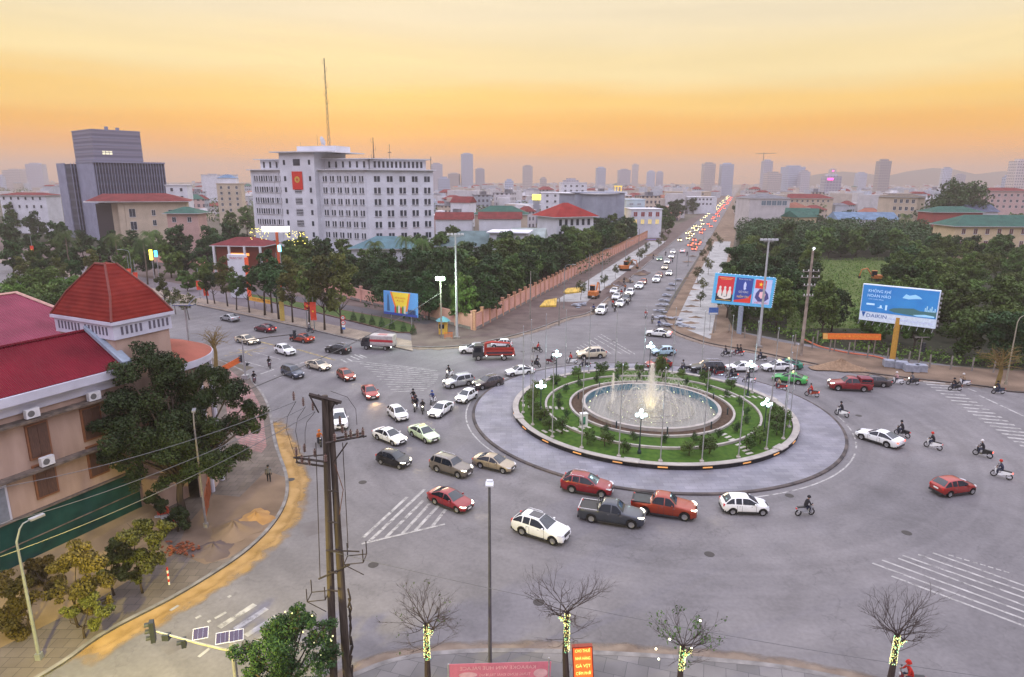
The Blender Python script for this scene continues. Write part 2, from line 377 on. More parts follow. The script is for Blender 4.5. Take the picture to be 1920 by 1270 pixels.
# soft-edged dust lying on the road
def dust_mat(name, c1, c2):
    m = mat(name, c1, .95, var=.2, scale=.8, col2=c2, world=True, detail=8)
    t = m.node_tree; b = t.nodes['Principled BSDF']
    at = t.nodes.new('ShaderNodeAttribute'); at.attribute_name = 'fade'
    g = t.nodes.new('ShaderNodeNewGeometry'); n = t.nodes.new('ShaderNodeTexNoise'); n.inputs['Scale'].default_value = .7; n.inputs['Detail'].default_value = 9
    t.links.new(g.outputs['Position'], n.inputs['Vector'])
    a = t.nodes.new('ShaderNodeMath'); a.operation = 'ADD'; t.links.new(at.outputs['Fac'], a.inputs[0]); t.links.new(n.outputs['Fac'], a.inputs[1])
    r = t.nodes.new('ShaderNodeMapRange'); r.interpolation_type = 'SMOOTHSTEP'; r.inputs['From Min'].default_value = .62; r.inputs['From Max'].default_value = 1.15; r.inputs['To Max'].default_value = .95
    t.links.new(a.outputs[0], r.inputs['Value']); t.links.new(r.outputs[0], b.inputs['Alpha'])
    return m
M_dust = dust_mat('orange dust', (.31,.19,.065), (.43,.28,.12)); M_dustg = dust_mat('brown dust', (.17,.13,.10), (.25,.2,.155))
def dust(name, pts, d, m, z=.028, peak=.25):
    k = len(pts); rows = []
    fr = [0, .3, .65, 1.0]; fv = [.75, .65, .35, -.2]
    vs = []; fd = []
    for a, f in zip(fr, fv):
        o = offset(pts, d*a)
        for i, p in enumerate(o):
            e = min(i, k-1-i)/max(1, k*.12); e = min(1, e)
            vs.append((p[0], p[1], z)); fd.append(f*e-.3*(1-e))
    fs = [(r*k+i, r*k+i+1, (r+1)*k+i+1, (r+1)*k+i) for r in range(3) for i in range(k-1)]
    mb = MB(); mb.add(vs, fs); me = mb.mesh(name, m)
    at = me.attributes.new('fade', 'FLOAT', 'POINT'); at.data.foreach_set('value', fd)
    o = link(name, me); o['kind'] = 'structure'
K1d = smooth_line(px((60,1290),(200,1190),(350,1110),(470,1030),(530,960),(541,900),(522,838),(505,762)))
dust('dust', K1d, -2.6, M_dust, .026); dust('dust', K1d, -1.5, M_dust, .031)

# --- north-west pavement, wedge between the boulevard and the left arm
NWk = smooth_line([(-250,275),(-150,201)]+px((380,572),(500,598),(620,628),(700,645),(790,652),(860,650),(920,640),(1000,620),(1060,598))+[(road_x(135,-1),135),(road_x(160,-1),160)])+[(road_x(y,-1), y) for y in (210,300,500,900,1500)]
NWi = [(530-60,1500),(330-60,900),(160,560),(64.5,313),(-6.9,116.5),(-37,147),(-73,183),(-250,315)]
slab('pavement', NWk+NWi, M_dirtdk)
kerbline('kerb', NWk, M_kerb)
dust('dust', NWk[30:75], -2.2, M_dustg)
# footway strip with the street trees, service lane and lawn of the left arm
def strip(name, y0a, y0b, m, z, x0=-.0, a=None):
    pass
LA = Vector((-.809, .588)); LN = Vector((.588, .809))     # along / across the left arm (away)
LO = Vector((-23.46, 106.54))
def la(s, n, z=0): p = LO+LA*s+LN*n; return (p.x, p.y, z)
mb = MB(); mb.quad(la(-9,.3,.156), la(-4,5,.156), la(200,6,.156), la(200,.3,.156)); structure('footway', mb, paving('tan footway tiles', (.25,.2,.16), (.3,.24,.19), (.15,.12,.1), 1.0, .6, .6, .85, .6))
mb = MB(); mb.quad(la(-4,5,.158), la(4,13,.158), la(200,13,.158), la(200,6,.158)); structure('service_lane', mb, mat('service lane asphalt', (.13,.11,.12), .8, scale=.3, world=True, detail=7, col2=(.17,.15,.16)))
M_lawn = mat('lawn', (.045,.075,.02), .95, var=.3, scale=1.5, world=True, col2=(.075,.11,.03), detail=8, bump=.5)
lw = smooth_line([la(0,9)[:2], la(6,14.5)[:2], la(30,15.5)[:2], la(60,15)[:2]]); lw2 = [la(60,12.5)[:2], la(30,10.5)[:2], la(10,8.4)[:2], la(2,7.6)[:2]]
mb = MB(); mb.prism(lw+lw2, .15, .3); structure('lawn', mb, M_lawn); kerbline('kerb', lw+lw2+lw[:1], mat('red kerb', (.16,.09,.075), .85, var=.3), z1=.34)
mb = MB(); mb.quad(la(3,16,.16), la(3,20,.16), la(75,20,.16), la(70,15.5,.16)); structure('path', mb, mat('dark path', (.08,.075,.08), .8, scale=.5, world=True))

# --- north-east verge and the new footpath of the boulevard
NEk = [(road_x(y,1), y) for y in (1500,900,500,300,210,170,150,136)]+smooth_line([(road_x(130,1)-.2,130)]+px((1262,620),(1300,636),(1340,647),(1420,661),(1500,678),(1600,697),(1729,713),(1853,727),(1925,738))+[(90,79.5),(170,74)])
slab('pavement', NEk+[(170,80),(110,85),(70,92.5),(60,96),(54,101),(46,109),(41,117),(43.5,128),(road_x(170,1)+12,170),(road_x(300,1)+12,300),(road_x(900,1)+12,900),(road_x(1500,1)+12,1500)], M_dirt)
kerbline('kerb', NEk, M_dkkerb)
mb = MB(); cw = [(road_x(y,1)+3.0, y, .158) for y in (122,170,300)]+[(road_x(y,1)+10.5, y, .158) for y in (300,170,118,110.5)]
mb.add(cw, [tuple(range(len(cw)))]); structure('footpath', mb, M_concwalk)
mb = MB(); cw = [(road_x(y,-1)-3.5, y, .159) for y in (146,200,300)]+[(road_x(y,-1)-11, y, .159) for y in (300,200,146)]
mb.add(cw, [tuple(range(len(cw)))]); structure('footpath', mb, M_concwalk)
dust('dust', NEk[8:60], -2.0, M_dustg)
# --- near pavement under the hotel
SK = smooth_line([(-16,24),(-11.5,28.6),(-8.85,30.9),(-6.11,32.3),(-1.8,32.9),(4.47,32.8),(12.1,32.2),(17,31.3),(24,28.8),(34,24)])
slab('pavement', SK+[(34,6),(-16,6)], paving('worn concrete slabs', (.14,.135,.13), (.19,.18,.175), (.08,.08,.08), 1.0, 1.2, 1.2, .85, .3)); kerbline('kerb', SK, M_kerb, w=.35, inward=-1)
dust('dust', SK, 1.2, M_dustg)

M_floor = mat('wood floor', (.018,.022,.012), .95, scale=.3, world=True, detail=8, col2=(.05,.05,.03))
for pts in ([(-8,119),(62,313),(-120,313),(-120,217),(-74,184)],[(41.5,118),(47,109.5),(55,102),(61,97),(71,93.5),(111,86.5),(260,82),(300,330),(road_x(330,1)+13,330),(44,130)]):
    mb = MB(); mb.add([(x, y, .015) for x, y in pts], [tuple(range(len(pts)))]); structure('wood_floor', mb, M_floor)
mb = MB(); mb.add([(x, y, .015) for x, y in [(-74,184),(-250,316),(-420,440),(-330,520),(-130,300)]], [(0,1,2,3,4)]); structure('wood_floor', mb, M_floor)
# ------------------------------------------------------------------ road markings
def lines(segs, w, m=M_white, name='road_marking', z=.034):
    mb = MB()
    for a, c in segs:
        p = Vector(G(*a)); q = Vector(G(*c)); d = (q-p).normalized(); s = Vector((-d.y, d.x, 0))*w/2
        mb.quad((p-s)+Vector((0,0,z)), (q-s)+Vector((0,0,z)), (q+s)+Vector((0,0,z)), (p+s)+Vector((0,0,z)))
    return structure(name, mb, m)
zf = lambda ox, oy, s, segs: [((ox+a/s, oy+b/s), (ox+c/s, oy+d/s)) for a, b, c, d in segs]
lines(zf(680,820,4.571,[(0,868,382,515),(55,898,530,450),(200,862,520,545),(340,830,577,570),(452,802,650,590),(590,775,712,622)]), .28, z=.034)
lines(zf(680,820,4.571,[(-10,918,705,748)]), .22, z=.038)
sg = []
for i in range(13):
    f = i/12
    sg.append((20+330*f**.8, 262+262*f, 720-110*f-(60 if i == 0 else 0)+60*math.sin(f*3.1), 330+180*f))
lines(zf(660,620,4.535,sg), .2)
lines(zf(380,420,3.969,[(1030,1010,1075,1035),(1075,1003,1120,1028),(1100,985,1165,1012),(1130,975,1195,1002),(1165,975,1225,998)]), .3)
lines(zf(1000,440,5.292,[(670,990,1010,1190),(638,1008,960,1190),(605,1028,880,1190),(568,1048,775,1190),(530,1066,700,1160),(495,1084,640,1165),(465,1100,560,1155),(432,1118,500,1155)]), .2)
lines(zf(1300,960,3.097,[(1150,375,1960,680),(1040,300,1960,640),(1095,282,1960,598),(1190,272,1960,560),(1215,255,1960,515),(1305,250,1960,478),(1390,240,1960,445)]), .2)
lines(zf(1300,960,3.097,[(1480+k*46,252+k*13.5,1512+k*46,261+k*13.5) for k in range(8)]), .16)
lines(zf(0,800,2.702,[(1110,1020,1292,903),(1190,1030,1352,923),(1245,1062,1400,965),(1300,1090,1420,1015)]), .42)
lines(zf(0,800,2.702,[(1088,975,1146,943),(1052,993,1068,985),(992,975,1018,960),(1006,1170,1075,1116),(862,935,905,908),(1155,868,1170,858)]), .22)
lines(zf(400,580,6.35,[(330,470,800,600),(370,622,720,722),(720,790,810,820),(1040,705,1170,740)]), .14)
lines(zf(400,580,6.35,[(560,775,720,722),(960,670,1090,630)]), .3)
lines(zf(400,580,6.35,[(560,390,780,445),(1000,480,1450,610)]), .35, M_yellow)
lines(zf(400,580,6.35,[(130,560,560,470),(190,520,620,500),(300,480,470,560),(360,500,640,460)]), .2, M_yellow)
# zebra crossing of the right arm
zb = []
for k in range(19):
    f = k/18
    x0 = 1730+ (1912-1730)*f**1.12; y0 = 716.5+ (836-716.5)*f**1.12
    zb.append(((x0, y0), (x0+42+22*f, y0+2.5+4*f)))
lines(zb, .45)
lines([((1836,742),(1960,800)), ((1815,729),(1830,735))], .3)
lines([((700,552),(770,552))], .01)
# manhole covers and darker asphalt repairs
M_patch = mat('asphalt repair', (.12,.11,.11), .85, scale=.8, world=True, detail=8, col2=(.16,.15,.148))
for pts in (((555,985),(640,965),(655,985),(575,1008)),((300,1215),(372,1178),(390,1190),(316,1230)),((780,645),(830,655),(826,659),(776,649))):
    mb = MB(); mb.add([tuple(G(*p)+Vector((0,0,.025))) for p in pts], [tuple(range(4))]); structure('road_patch', mb, M_patch)
for i, (x, y) in enumerate(((545,900),(700,1060),(1010,1130),(1330,1040),(1480,930),(1700,1000),(680,905),(1150,640),(980,660),(1610,780))):
    mb = MB(); g_ = G(x,y); mb.lathe([(.38,.03),(.34,.036),(.001,.036)], (g_.x,g_.y,0), 18); o = mb.build('manhole_cover', mat('cast iron cover', (.05,.045,.042), .7, .3)); tag(o, 'round iron manhole cover in the junction asphalt', 'manhole cover', 'manhole covers of the junction')
# edge line round the island
mb = MB(); C0 = Vector((16.6, 73.72, 0))
for a0, a1 in ((-78,-33),(-29,-24),(-22,-17),(-15,-10),(-8,-3),(95,150),(170,215)):
    mb.lathe([(21.95,.034),(22.12,.034)], (C0.x, C0.y, 0), 30, 0, R(a0), R(a1))
structure('road_marking', mb, M_white)

# ================================================================== the island with its fountain
isl = MB(); isl.lathe([(21.0,.0),(21.0,.17),(16.3,.17)], C0, 128); structure('pavement', isl, M_islandpave)
kb = MB(); kb.lathe([(21.3,.0),(21.3,.15),(21.2,.19),(20.98,.19),(20.98,.0)], C0, 128); structure('kerb', kb, M_dkkerb)
M_granite = mat('dark granite', (.015,.015,.018), .6, var=.4, scale=6, spec=.15); M_cap = mat('pale stone coping', (.33,.30,.27), .7, var=.15, scale=1.2)
M_grass = mat('grass turf', (.028,.07,.008), .95, var=.3, scale=1.6, world=True, col2=(.06,.115,.014), detail=9, bump=.6)
M_soil = mat('planting soil', (.07,.045,.03), .95, var=.3, scale=3, bump=.6)
M_refl = glow('amber reflector', (.9,.42,.12), .35)
pl = empty('round_planter', (C0.x, C0.y, 0), 0, 'round raised planter with dark granite wall and pale coping around the fountain', 'planter')
a = MB(); a.lathe([(16.44,.1),(16.44,.63)], (0,0,0), 128); a.lathe([(15.72,.56),(15.72,.4)], (0,0,0), 128); a.build('wall', M_granite, pl)
a = MB(); a.lathe([(16.40,.62),(16.48,.62),(16.48,.68),(15.8,.68),(15.8,.5)], (0,0,0), 128); a.build('coping', M_cap, pl)
for k in range(24):
    t_ = R(7.5+15*k); a = MB(); a.box((16.46*math.cos(t_), 16.46*math.sin(t_), .42), (.05,.95,.11), t_); a.build('reflector', M_refl, pl)
for k in range(6):   # stepped notches in the coping
    t_ = R(20+60*k-8); a = MB(); a.box((16.15*math.cos(t_), 16.15*math.sin(t_), .71), (1.0,1.5,.08), t_); a.build('ledge', M_cap, pl)
a = MB(); a.lathe([(15.71,.56),(12.62,.62)], C0, 128); structure('lawn', a, M_grass)
a = MB(); a.lathe([(12.4,.66),(9.7,.72)], C0, 128); structure('lawn', a, M_grass)
a = MB(); a.lathe([(9.5,.74),(8.1,.76)], C0, 96); structure('flower_bed', a, M_soil)
for r_, zt, lb in ((12.62,.86,'middle white kerb ring standing in the island lawn'), (9.69,.95,'inner white kerb ring round the soil bed by the basin')):
    a = MB(); a.lathe([(r_,.5),(r_,zt),(r_-.26,zt),(r_-.26,.5)], (0,0,0), 112)
    tag(a.build('kerb_ring', M_cap, None), lb, 'kerb ring').location = (C0.x, C0.y, 0)
# stepping stones
M_step = mat('stepping stone', (.4,.38,.33), .8, scale=2)
k_ = 0
ST = [(-149,-141),(-62,-55),(15,22),(178,184)]
for a0, a1 in ST:
    for i, r_ in enumerate((15.2,14.5,13.8,13.1,12.0,11.3,10.6)):
        t_ = R(a0+(a1-a0)*i/6); a = MB(); a.box((0,0,0), (.32,.85,.05), t_)
        o = a.build('stepping_stone', M_step); o.location = (C0.x+r_*math.cos(t_), C0.y+r_*math.sin(t_), .62 if r_ > 12.6 else .70)
        tag(o, 'pale slab of the stepping stone paths crossing the island lawn', 'stepping stone', 'stepping stones in the island lawn')
# fountain
ft = empty('fountain', (C0.x, C0.y, 0), 0, 'large round fountain basin with blue tiled wall and spraying jets', 'fountain')
M_btile = mat('blue mosaic tiles', (.03,.10,.15), .3, var=.3, scale=9, col2=(.08,.19,.25)); M_basin = mat('wet basin floor', (.17,.155,.14), .3, var=.2, scale=.8)
a = MB(); a.lathe([(8.15,.6),(8.15,1.12),(7.75,1.12)], (0,0,0), 112); a.build('rim', M_cap, ft)
a = MB(); a.lathe([(7.76,1.1),(7.7,.25)], (0,0,0), 112); a.build('tiled_wall', M_btile, ft)
a = MB(); a.lathe([(7.72,.26),(.01,.26)], (0,0,0), 96); a.build('basin_floor', M_basin, ft)
M_water = bpy.data.materials.new('water'); M_water.use_nodes = True; b = M_water.node_tree.nodes['Principled BSDF']
b.inputs['Base Color'].default_value = (.42,.42,.38,1); b.inputs['Roughness'].default_value = .15; b.inputs['Alpha'].default_value = .3; b.inputs['Specular IOR Level'].default_value = .25
t = M_water.node_tree; n = t.nodes.new('ShaderNodeTexNoise'); n.inputs['Scale'].default_value = 9; n.inputs['Detail'].default_value = 5; tcn = t.nodes.new('ShaderNodeTexCoord'); t.links.new(tcn.outputs['Object'], n.inputs['Vector'])
bp = t.nodes.new('ShaderNodeBump'); bp.inputs['Strength'].default_value = .6; bp.inputs['Distance'].default_value = .05; t.links.new(n.outputs['Fac'], bp.inputs['Height']); t.links.new(bp.outputs[0], b.inputs['Normal'])
a = MB(); a.lathe([(7.71,.42),(.01,.42)], (0,0,0), 96); a.build('water_surface', M_water, ft)
M_pipe = mat('steel pipe', (.3,.28,.25), .5, .6)
for r_ in (5.0, 3.3, 1.6):
    a = MB(); a.tube([(r_*math.cos(R(q*6)), r_*math.sin(R(q*6)), .62) for q in range(61)], .05, 6); a.build('pipe_ring', M_pipe, ft)
M_fl = glow('fountain lamp', (.85,.95,.45), 4)
for r_, n_ in ((5.0, 18), (3.3, 14), (7.3, 20)):
    for k in range(n_):
        t_ = 2*math.pi*k/n_; a = MB(); a.sphere((r_*math.cos(t_), r_*math.sin(t_), .6), .05, 6, 4); a.build('basin_light', M_fl, ft)
M_jet = bpy.data.materials.new('spray'); M_jet.use_nodes = True; b = M_jet.node_tree.nodes['Principled BSDF']
b.inputs['Base Color'].default_value = (.88,.84,.74,1); b.inputs['Roughness'].default_value = .6; b.inputs['Alpha'].default_value = .3
M_mist = bpy.data.materials.new('fine spray'); M_mist.use_nodes = True; b = M_mist.node_tree.nodes['Principled BSDF']
b.inputs['Base Color'].default_value = (.9,.86,.76,1); b.inputs['Roughness'].default_value = .8; b.inputs['Alpha'].default_value = .42
def droplets(mb, n, fn, s0=.03, s1=.09):
    for _ in range(n):
        p = fn(); s = random.uniform(s0, s1); v_ = [Vector((random.gauss(0,1), random.gauss(0,1), random.gauss(0,1.8))).normalized()*s for _ in range(3)]
        mb.add([Vector(p)+q for q in v_], [(0,1,2)])
def plume(cx, cy_, h, r0, r1):
    def fn():
        f = random.random()**.75; r_ = (r0+(r1-r0)*(1-f)**1.3)*abs(random.gauss(0,.45)); t_ = random.uniform(0, 6.283)
        return (cx+r_*math.cos(t_), cy_+r_*math.sin(t_), .5+h*f)
    return fn
a = MB(); droplets(a, 9000, plume(0, 0, 5.6, .3, 1.9)); droplets(a, 5000, plume(0, 0, 3.0, 1.2, 4.2)); a.build('central_jet', M_mist, ft)
a = MB(); droplets(a, 2600, plume(-4.3, 1.6, 3.9, .14, .7)); a.build('side_jet', M_mist, ft)
def arcjets(n, r0, r1, h, name, wob=.0, a0=0):
    a = MB()
    for k in range(n):
        t_ = 2*math.pi*k/n+a0+random.uniform(-.02,.02); hh = h*random.uniform(.9,1.08)
        pts = []
        for q in range(13):
            f = q/12; r_ = r0+(r1-r0)*f; pts.append((r_*math.cos(t_), r_*math.sin(t_), .5+4*hh*f*(1-f)))
        a.tube(pts, [.012+.012*q/12 for q in range(13)], 3, caps=False)
        for _ in range(16):
            f = random.uniform(.35, 1); r_ = r0+(r1-r0)*f+random.gauss(0,.06); p = (r_*math.cos(t_+random.gauss(0,.01)), r_*math.sin(t_), .5+4*hh*f*(1-f)-random.uniform(0,.25)); 
            v_ = [Vector((random.gauss(0,1), random.gauss(0,1), random.gauss(0,1.8))).normalized()*.05 for _ in range(3)]; a.add([Vector(p)+q for q in v_], [(0,1,2)])
    a.build(name, M_jet, ft)
arcjets(44, 3.3, .4, 2.6, 'arching_jets'); arcjets(40, 5.0, 6.9, 2.4, 'arching_jets'); arcjets(30, 1.2, 4.8, 4.0, 'arching_jets'); a = MB(); droplets(a, 7000, lambda: (lambda r_, t_: (r_*math.cos(t_), r_*math.sin(t_), .5+abs(random.gauss(0,.7))*(2.2-r_*.22)))(random.uniform(1,6.6), random.uniform(0,6.283)), .02, .06); a.build('falling_spray', M_mist, ft)
cabm = empty('control_cabinet', G(1094,800,.68), .3, 'white metal control cabinet standing on the island lawn left of the basin', 'cabinet')
a = MB(); a.box((0,0,.75), (.75,.55,1.5)); a.box((0,0,1.53), (.85,.65,.08)); a.build('cabinet_body', mat('white enamel', (.6,.6,.58), .5), cabm)
a = MB(); a.box((-.05,-.285,.8), (.28,.03,.9)); a.build('label_panel', mat('green panel', (.05,.2,.12), .5), cabm)

# ================================================================== vehicles
M_glass = mat('car glass', (.008,.012,.02), .08, var=.1, spec=.45)
M_ws = mat('windscreen glass', (.02,.03,.042), .08, var=.2, spec=.7, scale=1.2)
M_tyre = mat('tyre rubber', (.015,.015,.015), .85); M_rim = mat('alloy rim', (.35,.35,.36), .35, .7)
M_blk = mat('black plastic', (.02,.02,.022), .5); M_chrome = mat('chrome', (.6,.6,.62), .2, .9)
M_plate = mat('number plate', (.75,.75,.72), .5); M_hl = mat('headlight glass', (.55,.56,.58), .1, spec=.8)
M_hlon = glow('lit headlight', (1.0,.93,.72), 5); M_hlcool = glow('lit cool headlight', (.75,.95,1.0), 9)
M_tl = mat('tail light', (.3,.01,.01), .25, emit=(1,.04,.02), es=.25); M_tlon = glow('lit tail light', (1,.07,.03), 4); M_amber = glow('lit indicator', (1,.5,.08), 5)
M_roofglass = mat('sunroof glass', (.03,.03,.035), .1, coat=.5)
PAINT = {}
def paint(n, c=(.5,.5,.5), metal=.25):
    if n not in PAINT: PAINT[n] = mat('paint '+n, c, .38, metal, var=.06, scale=1.5, coat=.7)
    return PAINT[n]
paint('white', (.78,.79,.78), 0); paint('silver', (.42,.43,.45), .5); paint('grey', (.035,.042,.058)); paint('black', (.006,.007,.009)); paint('darkblue', (.03,.045,.08))
paint('red', (.22,.006,.012)); paint('brightred', (.30,.014,.008)); paint('orange', (.28,.03,.006)); paint('maroon', (.12,.006,.02)); paint('gold', (.33,.27,.19), .4); paint('bronze', (.16,.14,.12), .4)
paint('green', (.06,.38,.08)); paint('darkgreen', (.02,.2,.12)); paint('palegreen', (.55,.68,.45)); paint('skyblue', (.4,.58,.66)); paint('brown', (.06,.045,.045)); paint('cream', (.6,.52,.38))

def interp(pts, x):
    if x <= pts[0][0]: return pts[0][1]
    for (a, va), (b, vb) in zip(pts, pts[1:]):
        if x <= b:
            f = (x-a)/(b-a) if b > a else 0; return va+(vb-va)*f
    return pts[-1][1]
SPEC = {   # L, W, H, wheelbase, hood z, belt z, cowl x, roof front x, roof rear x, rear-glass base x, deck z, wheel r
 'sedan': dict(L=4.5, W=1.78, H=1.45, wb=2.62, hood=.84, belt=.96, cowl=1.0, rf=.16, rr=-.82, rg=-1.66, deck=1.04, wr=.335),
 'hatch': dict(L=3.8, W=1.68, H=1.50, wb=2.43, hood=.90, belt=.99, cowl=.98, rf=.22, rr=-1.25, rg=-1.72, deck=1.02, wr=.31),
 'suv':   dict(L=4.55, W=1.85, H=1.66, wb=2.66, hood=1.0, belt=1.12, cowl=.95, rf=.12, rr=-1.5, rg=-2.08, deck=1.16, wr=.37),
 'bigsuv':dict(L=4.85, W=1.88, H=1.82, wb=2.78, hood=1.1, belt=1.18, cowl=.92, rf=.36, rr=-1.95, rg=-2.3, deck=1.2, wr=.39),
 'pickup':dict(L=5.3, W=1.88, H=1.82, wb=3.2, hood=1.12, belt=1.16, cowl=1.0, rf=.45, rr=-.75, rg=-.95, deck=1.12, wr=.39),
 'mpv':   dict(L=4.5, W=1.75, H=1.7, wb=2.77, hood=.95, belt=1.08, cowl=1.15, rf=.45, rr=-1.7, rg=-2.1, deck=1.1, wr=.33),
}
def car_proto(kind, extras=()):
    S = SPEC[kind]; L_, W_, H_ = S['L'], S['W'], S['H']; hl = L_/2; wr = S['wr']
    xf = S['wb']/2+.03*L_; xr = -S['wb']/2+.03*L_-.02
    if kind == 'pickup': xf = 1.72; xr = -1.5
    pk = kind == 'pickup'
    top = [(-hl,S['deck']-.14),(-hl+.1,S['deck']-.03),(-hl+.22,S['deck']),(S['rg'],S['deck']+.02),(S['rr'],H_-.05),(S['rr']+.45,H_-.01),(S['rf']-.45,H_),(S['rf'],H_-.05),(S['cowl'],S['hood']+.1),(hl-.55,S['hood']-.02),(hl-.2,S['hood']-.1),(hl-.05,S['hood']-.22),(hl,S['hood']-.34)]
    if pk: top = [(-hl,1.1),(S['rg']-.02,1.12),(S['rg'],S['belt']+.05)]+top[4:]
    xs = set([-hl,-hl+.04,-hl+.1,-hl+.22,S['rg'],S['rr'],S['rf'],S['cowl'],hl-.55,hl-.2,hl-.1,hl-.04,hl])
    x = -hl+.3
    while x < hl-.25: xs.add(round(x,3)); x += .16
    for c in (xf, xr):
        for q in range(-4,5): xs.add(c+(wr+.07)*math.sin(q*math.pi/8))
    bp = (S['rr']+S['rf']+.5)/2-.12 if not pk else .05; cp = S['rr']+.28 if kind in ('suv','bigsuv','mpv','hatch') else None
    for q in (bp-.04, bp+.04): xs.add(q)
    if cp: xs.add(cp-.05); xs.add(cp+.06)
    xs = sorted(xs); X2 = [xs[0]]
    for x in xs[1:]:
        if x-X2[-1] > .018: X2.append(x)
    xs = X2
    arch = lambda x, c: (wr+.01)+math.sqrt(max(0, (wr+.075)**2-(x-c)**2)) if abs(x-c) < wr+.07 else 0
    rings = []
    for x in xs:
        zt = sum(interp(top, max(-hl, min(hl, x+q*.07)))*w__ for q, w__ in ((-2,.12),(-1,.2),(0,.36),(1,.2),(2,.12))); zb = min(zt-.015, interp([(-hl,S['belt']-.05),(S['rr'],S['belt']+.03),(S['cowl'],S['belt']-.06),(S['cowl']+.4, S['hood']-.02),(hl,S['hood']-.2)], x))
        e = max(0, (abs(x)-(hl-.55))/.55); w_ = W_/2*(1-(.26 if x > 0 else .2)*e**2.2)
        zlo = max(.24+.10*e, arch(x, xf), arch(x, xr))
        zlo = min(zlo, zb-.12)
        h = max(0, zt-zb); hm = H_-S['belt']; f = min(1, h/hm)
        yr = w_*.955-(.24*W_/1.8)*f
        rings.append([(w_*.90 if zlo < .4 else w_*.985, zlo), (w_*1.0, zlo+(zb-zlo)*.35 if zlo < .5 else zlo+.05), (w_*.995, max(zlo+.08,zb-.14)), (w_*.955, zb), (yr, zb+h*.86 if h > .1 else zb+h*.6), (max(.1,yr-.10), zt-.012*1), (yr*.45, zt+.012), (0, zt+.018)])
    n = len(rings[0]); body = MB(); vs = []
    for x, r_ in zip(xs, rings):
        for y, z in r_: vs.append((x, y, z))
        for y, z in reversed(r_[:-1]): vs.append((x, -y, z))
    m = 2*n-1; glass = {'windscreen': MB(), 'rear_window': MB(), 'side_window': MB(), 'side_window2': MB()}
    fs = []
    for i in range(len(xs)-1):
        xm = (xs[i]+xs[i+1])/2
        for k in range(m-1):
            fs.append((i*m+k, i*m+k+1, (i+1)*m+k+1, (i+1)*m+k))
            kk = k if k < n-1 else m-2-k
            g = None
            if S['rf'] < xm < S['cowl'] and kk in (5,6): g = 'windscreen'
            if S['rg'] < xm < S['rr'] and kk in (5,6): g = 'rear_window'
            if kk == 3 and S['rg']+.06 < xm < S['cowl']-.16 and not (abs(xm-bp) < .041) and not (cp and cp-.05 < xm < cp+.06): g = 'side_window' if k < n-1 else 'side_window2'
            if g:
                q = [Vector(vs[j]) for j in fs[-1]]; nrm = (q[1]-q[0]).cross(q[3]-q[0])
                if nrm.length < 1e-9: continue
                nrm.normalize()
                c_ = sum(q, Vector())/4
                if nrm.dot(c_-Vector((0 if abs(c_.x) < 1 else c_.x*.5, 0, .6))) < 0: nrm = -nrm
                glass[g].add([p+nrm*.012 for p in q], [(0,1,2,3)])
    fs.append(tuple(range(m))); fs.append(tuple((len(xs)-1)*m+k for k in range(m-1,-1,-1)))
    body.add(vs, fs)
    root = empty('car'); P = {}
    cols = paint('white')
    bd = body.build('body', [cols, M_blk], root, True); bd.material_slots[0].link = 'OBJECT'; bd.material_slots[0].material = cols
    # dark underbody filling the arches, hung low to deepen the shade below
    u = MB(); u.box((0,0,.42), (L_*.92, W_*.86, .48)); ub = u.build('underbody', M_blk, root)
    for g, mb in glass.items():
        if mb.v: mb.build(g.rstrip('2'), M_ws if g in ('windscreen','rear_window') else M_glass, root, False)
    for sx_ in (xf, xr):
        for sy in (1, -1):
            t_ = MB(); yy = W_/2*.99
            t_.merge(MB().lathe([(wr*.60,-.10),(wr*.93,-.10),(wr,-.07),(wr,.07),(wr*.93,.10),(wr*.60,.10)], (0,0,0), 20), Matrix.Translation((0,0,0)) @ Matrix.Rotation(math.pi/2,4,'X'))
            wo_ = t_.build('wheel', M_tyre, root, False); wo_.location = (sx_, sy*(yy-.11), wr)
            r_ = MB(); r_.merge(MB().lathe([(wr*.64,.06),(wr*.60,.095),(wr*.5,.075),(.07,.055),(.05,.09),(.001,.09)], (0,0,0), 10), Matrix.Rotation(math.pi/2*(-1 if sy > 0 else 1),4,'X'))
            for k in range(5):
                a_ = 2*math.pi*k/5; mm = Matrix.Rotation(math.pi/2*(-1 if sy > 0 else 1),4,'X') @ Matrix.Rotation(a_,4,'Z')
                r_.merge(MB().box((wr*.33,0,.085), (wr*.52,.07,.02)), mm)
            r_.build('rim', M_rim, wo_)
    a = MB()
    for x_ in (bp, S['cowl']-.22, max(xr+wr+.02, S['rr']+.35)):
        for sy in (1,-1): a.box((x_, sy*(W_/2*.998), (.38+S['belt']-.1)/2), (.018, .012, S['belt']-.1-.38))
    a.build('door_seams', M_blk, root)
    for x_ in (bp-.18, bp+.78 if bp+.78 < S['cowl'] else bp+.6):
        for sy in (1,-1): a = MB(); a.box((x_, sy*(W_/2+.004), S['belt']-.16), (.16,.025,.03)); a.build('door_handle', M_chrome, root)
    for sy in (1,-1): a = MB(); a.box(((xf+xr)/2, sy*(W_/2-.02), .29), (xf-xr-2*wr-.2, .09, .12)); a.build('sill', M_blk, root)
    zl = S['hood']-.16; zh = .17 if kind in ('bigsuv','pickup','suv') else .13
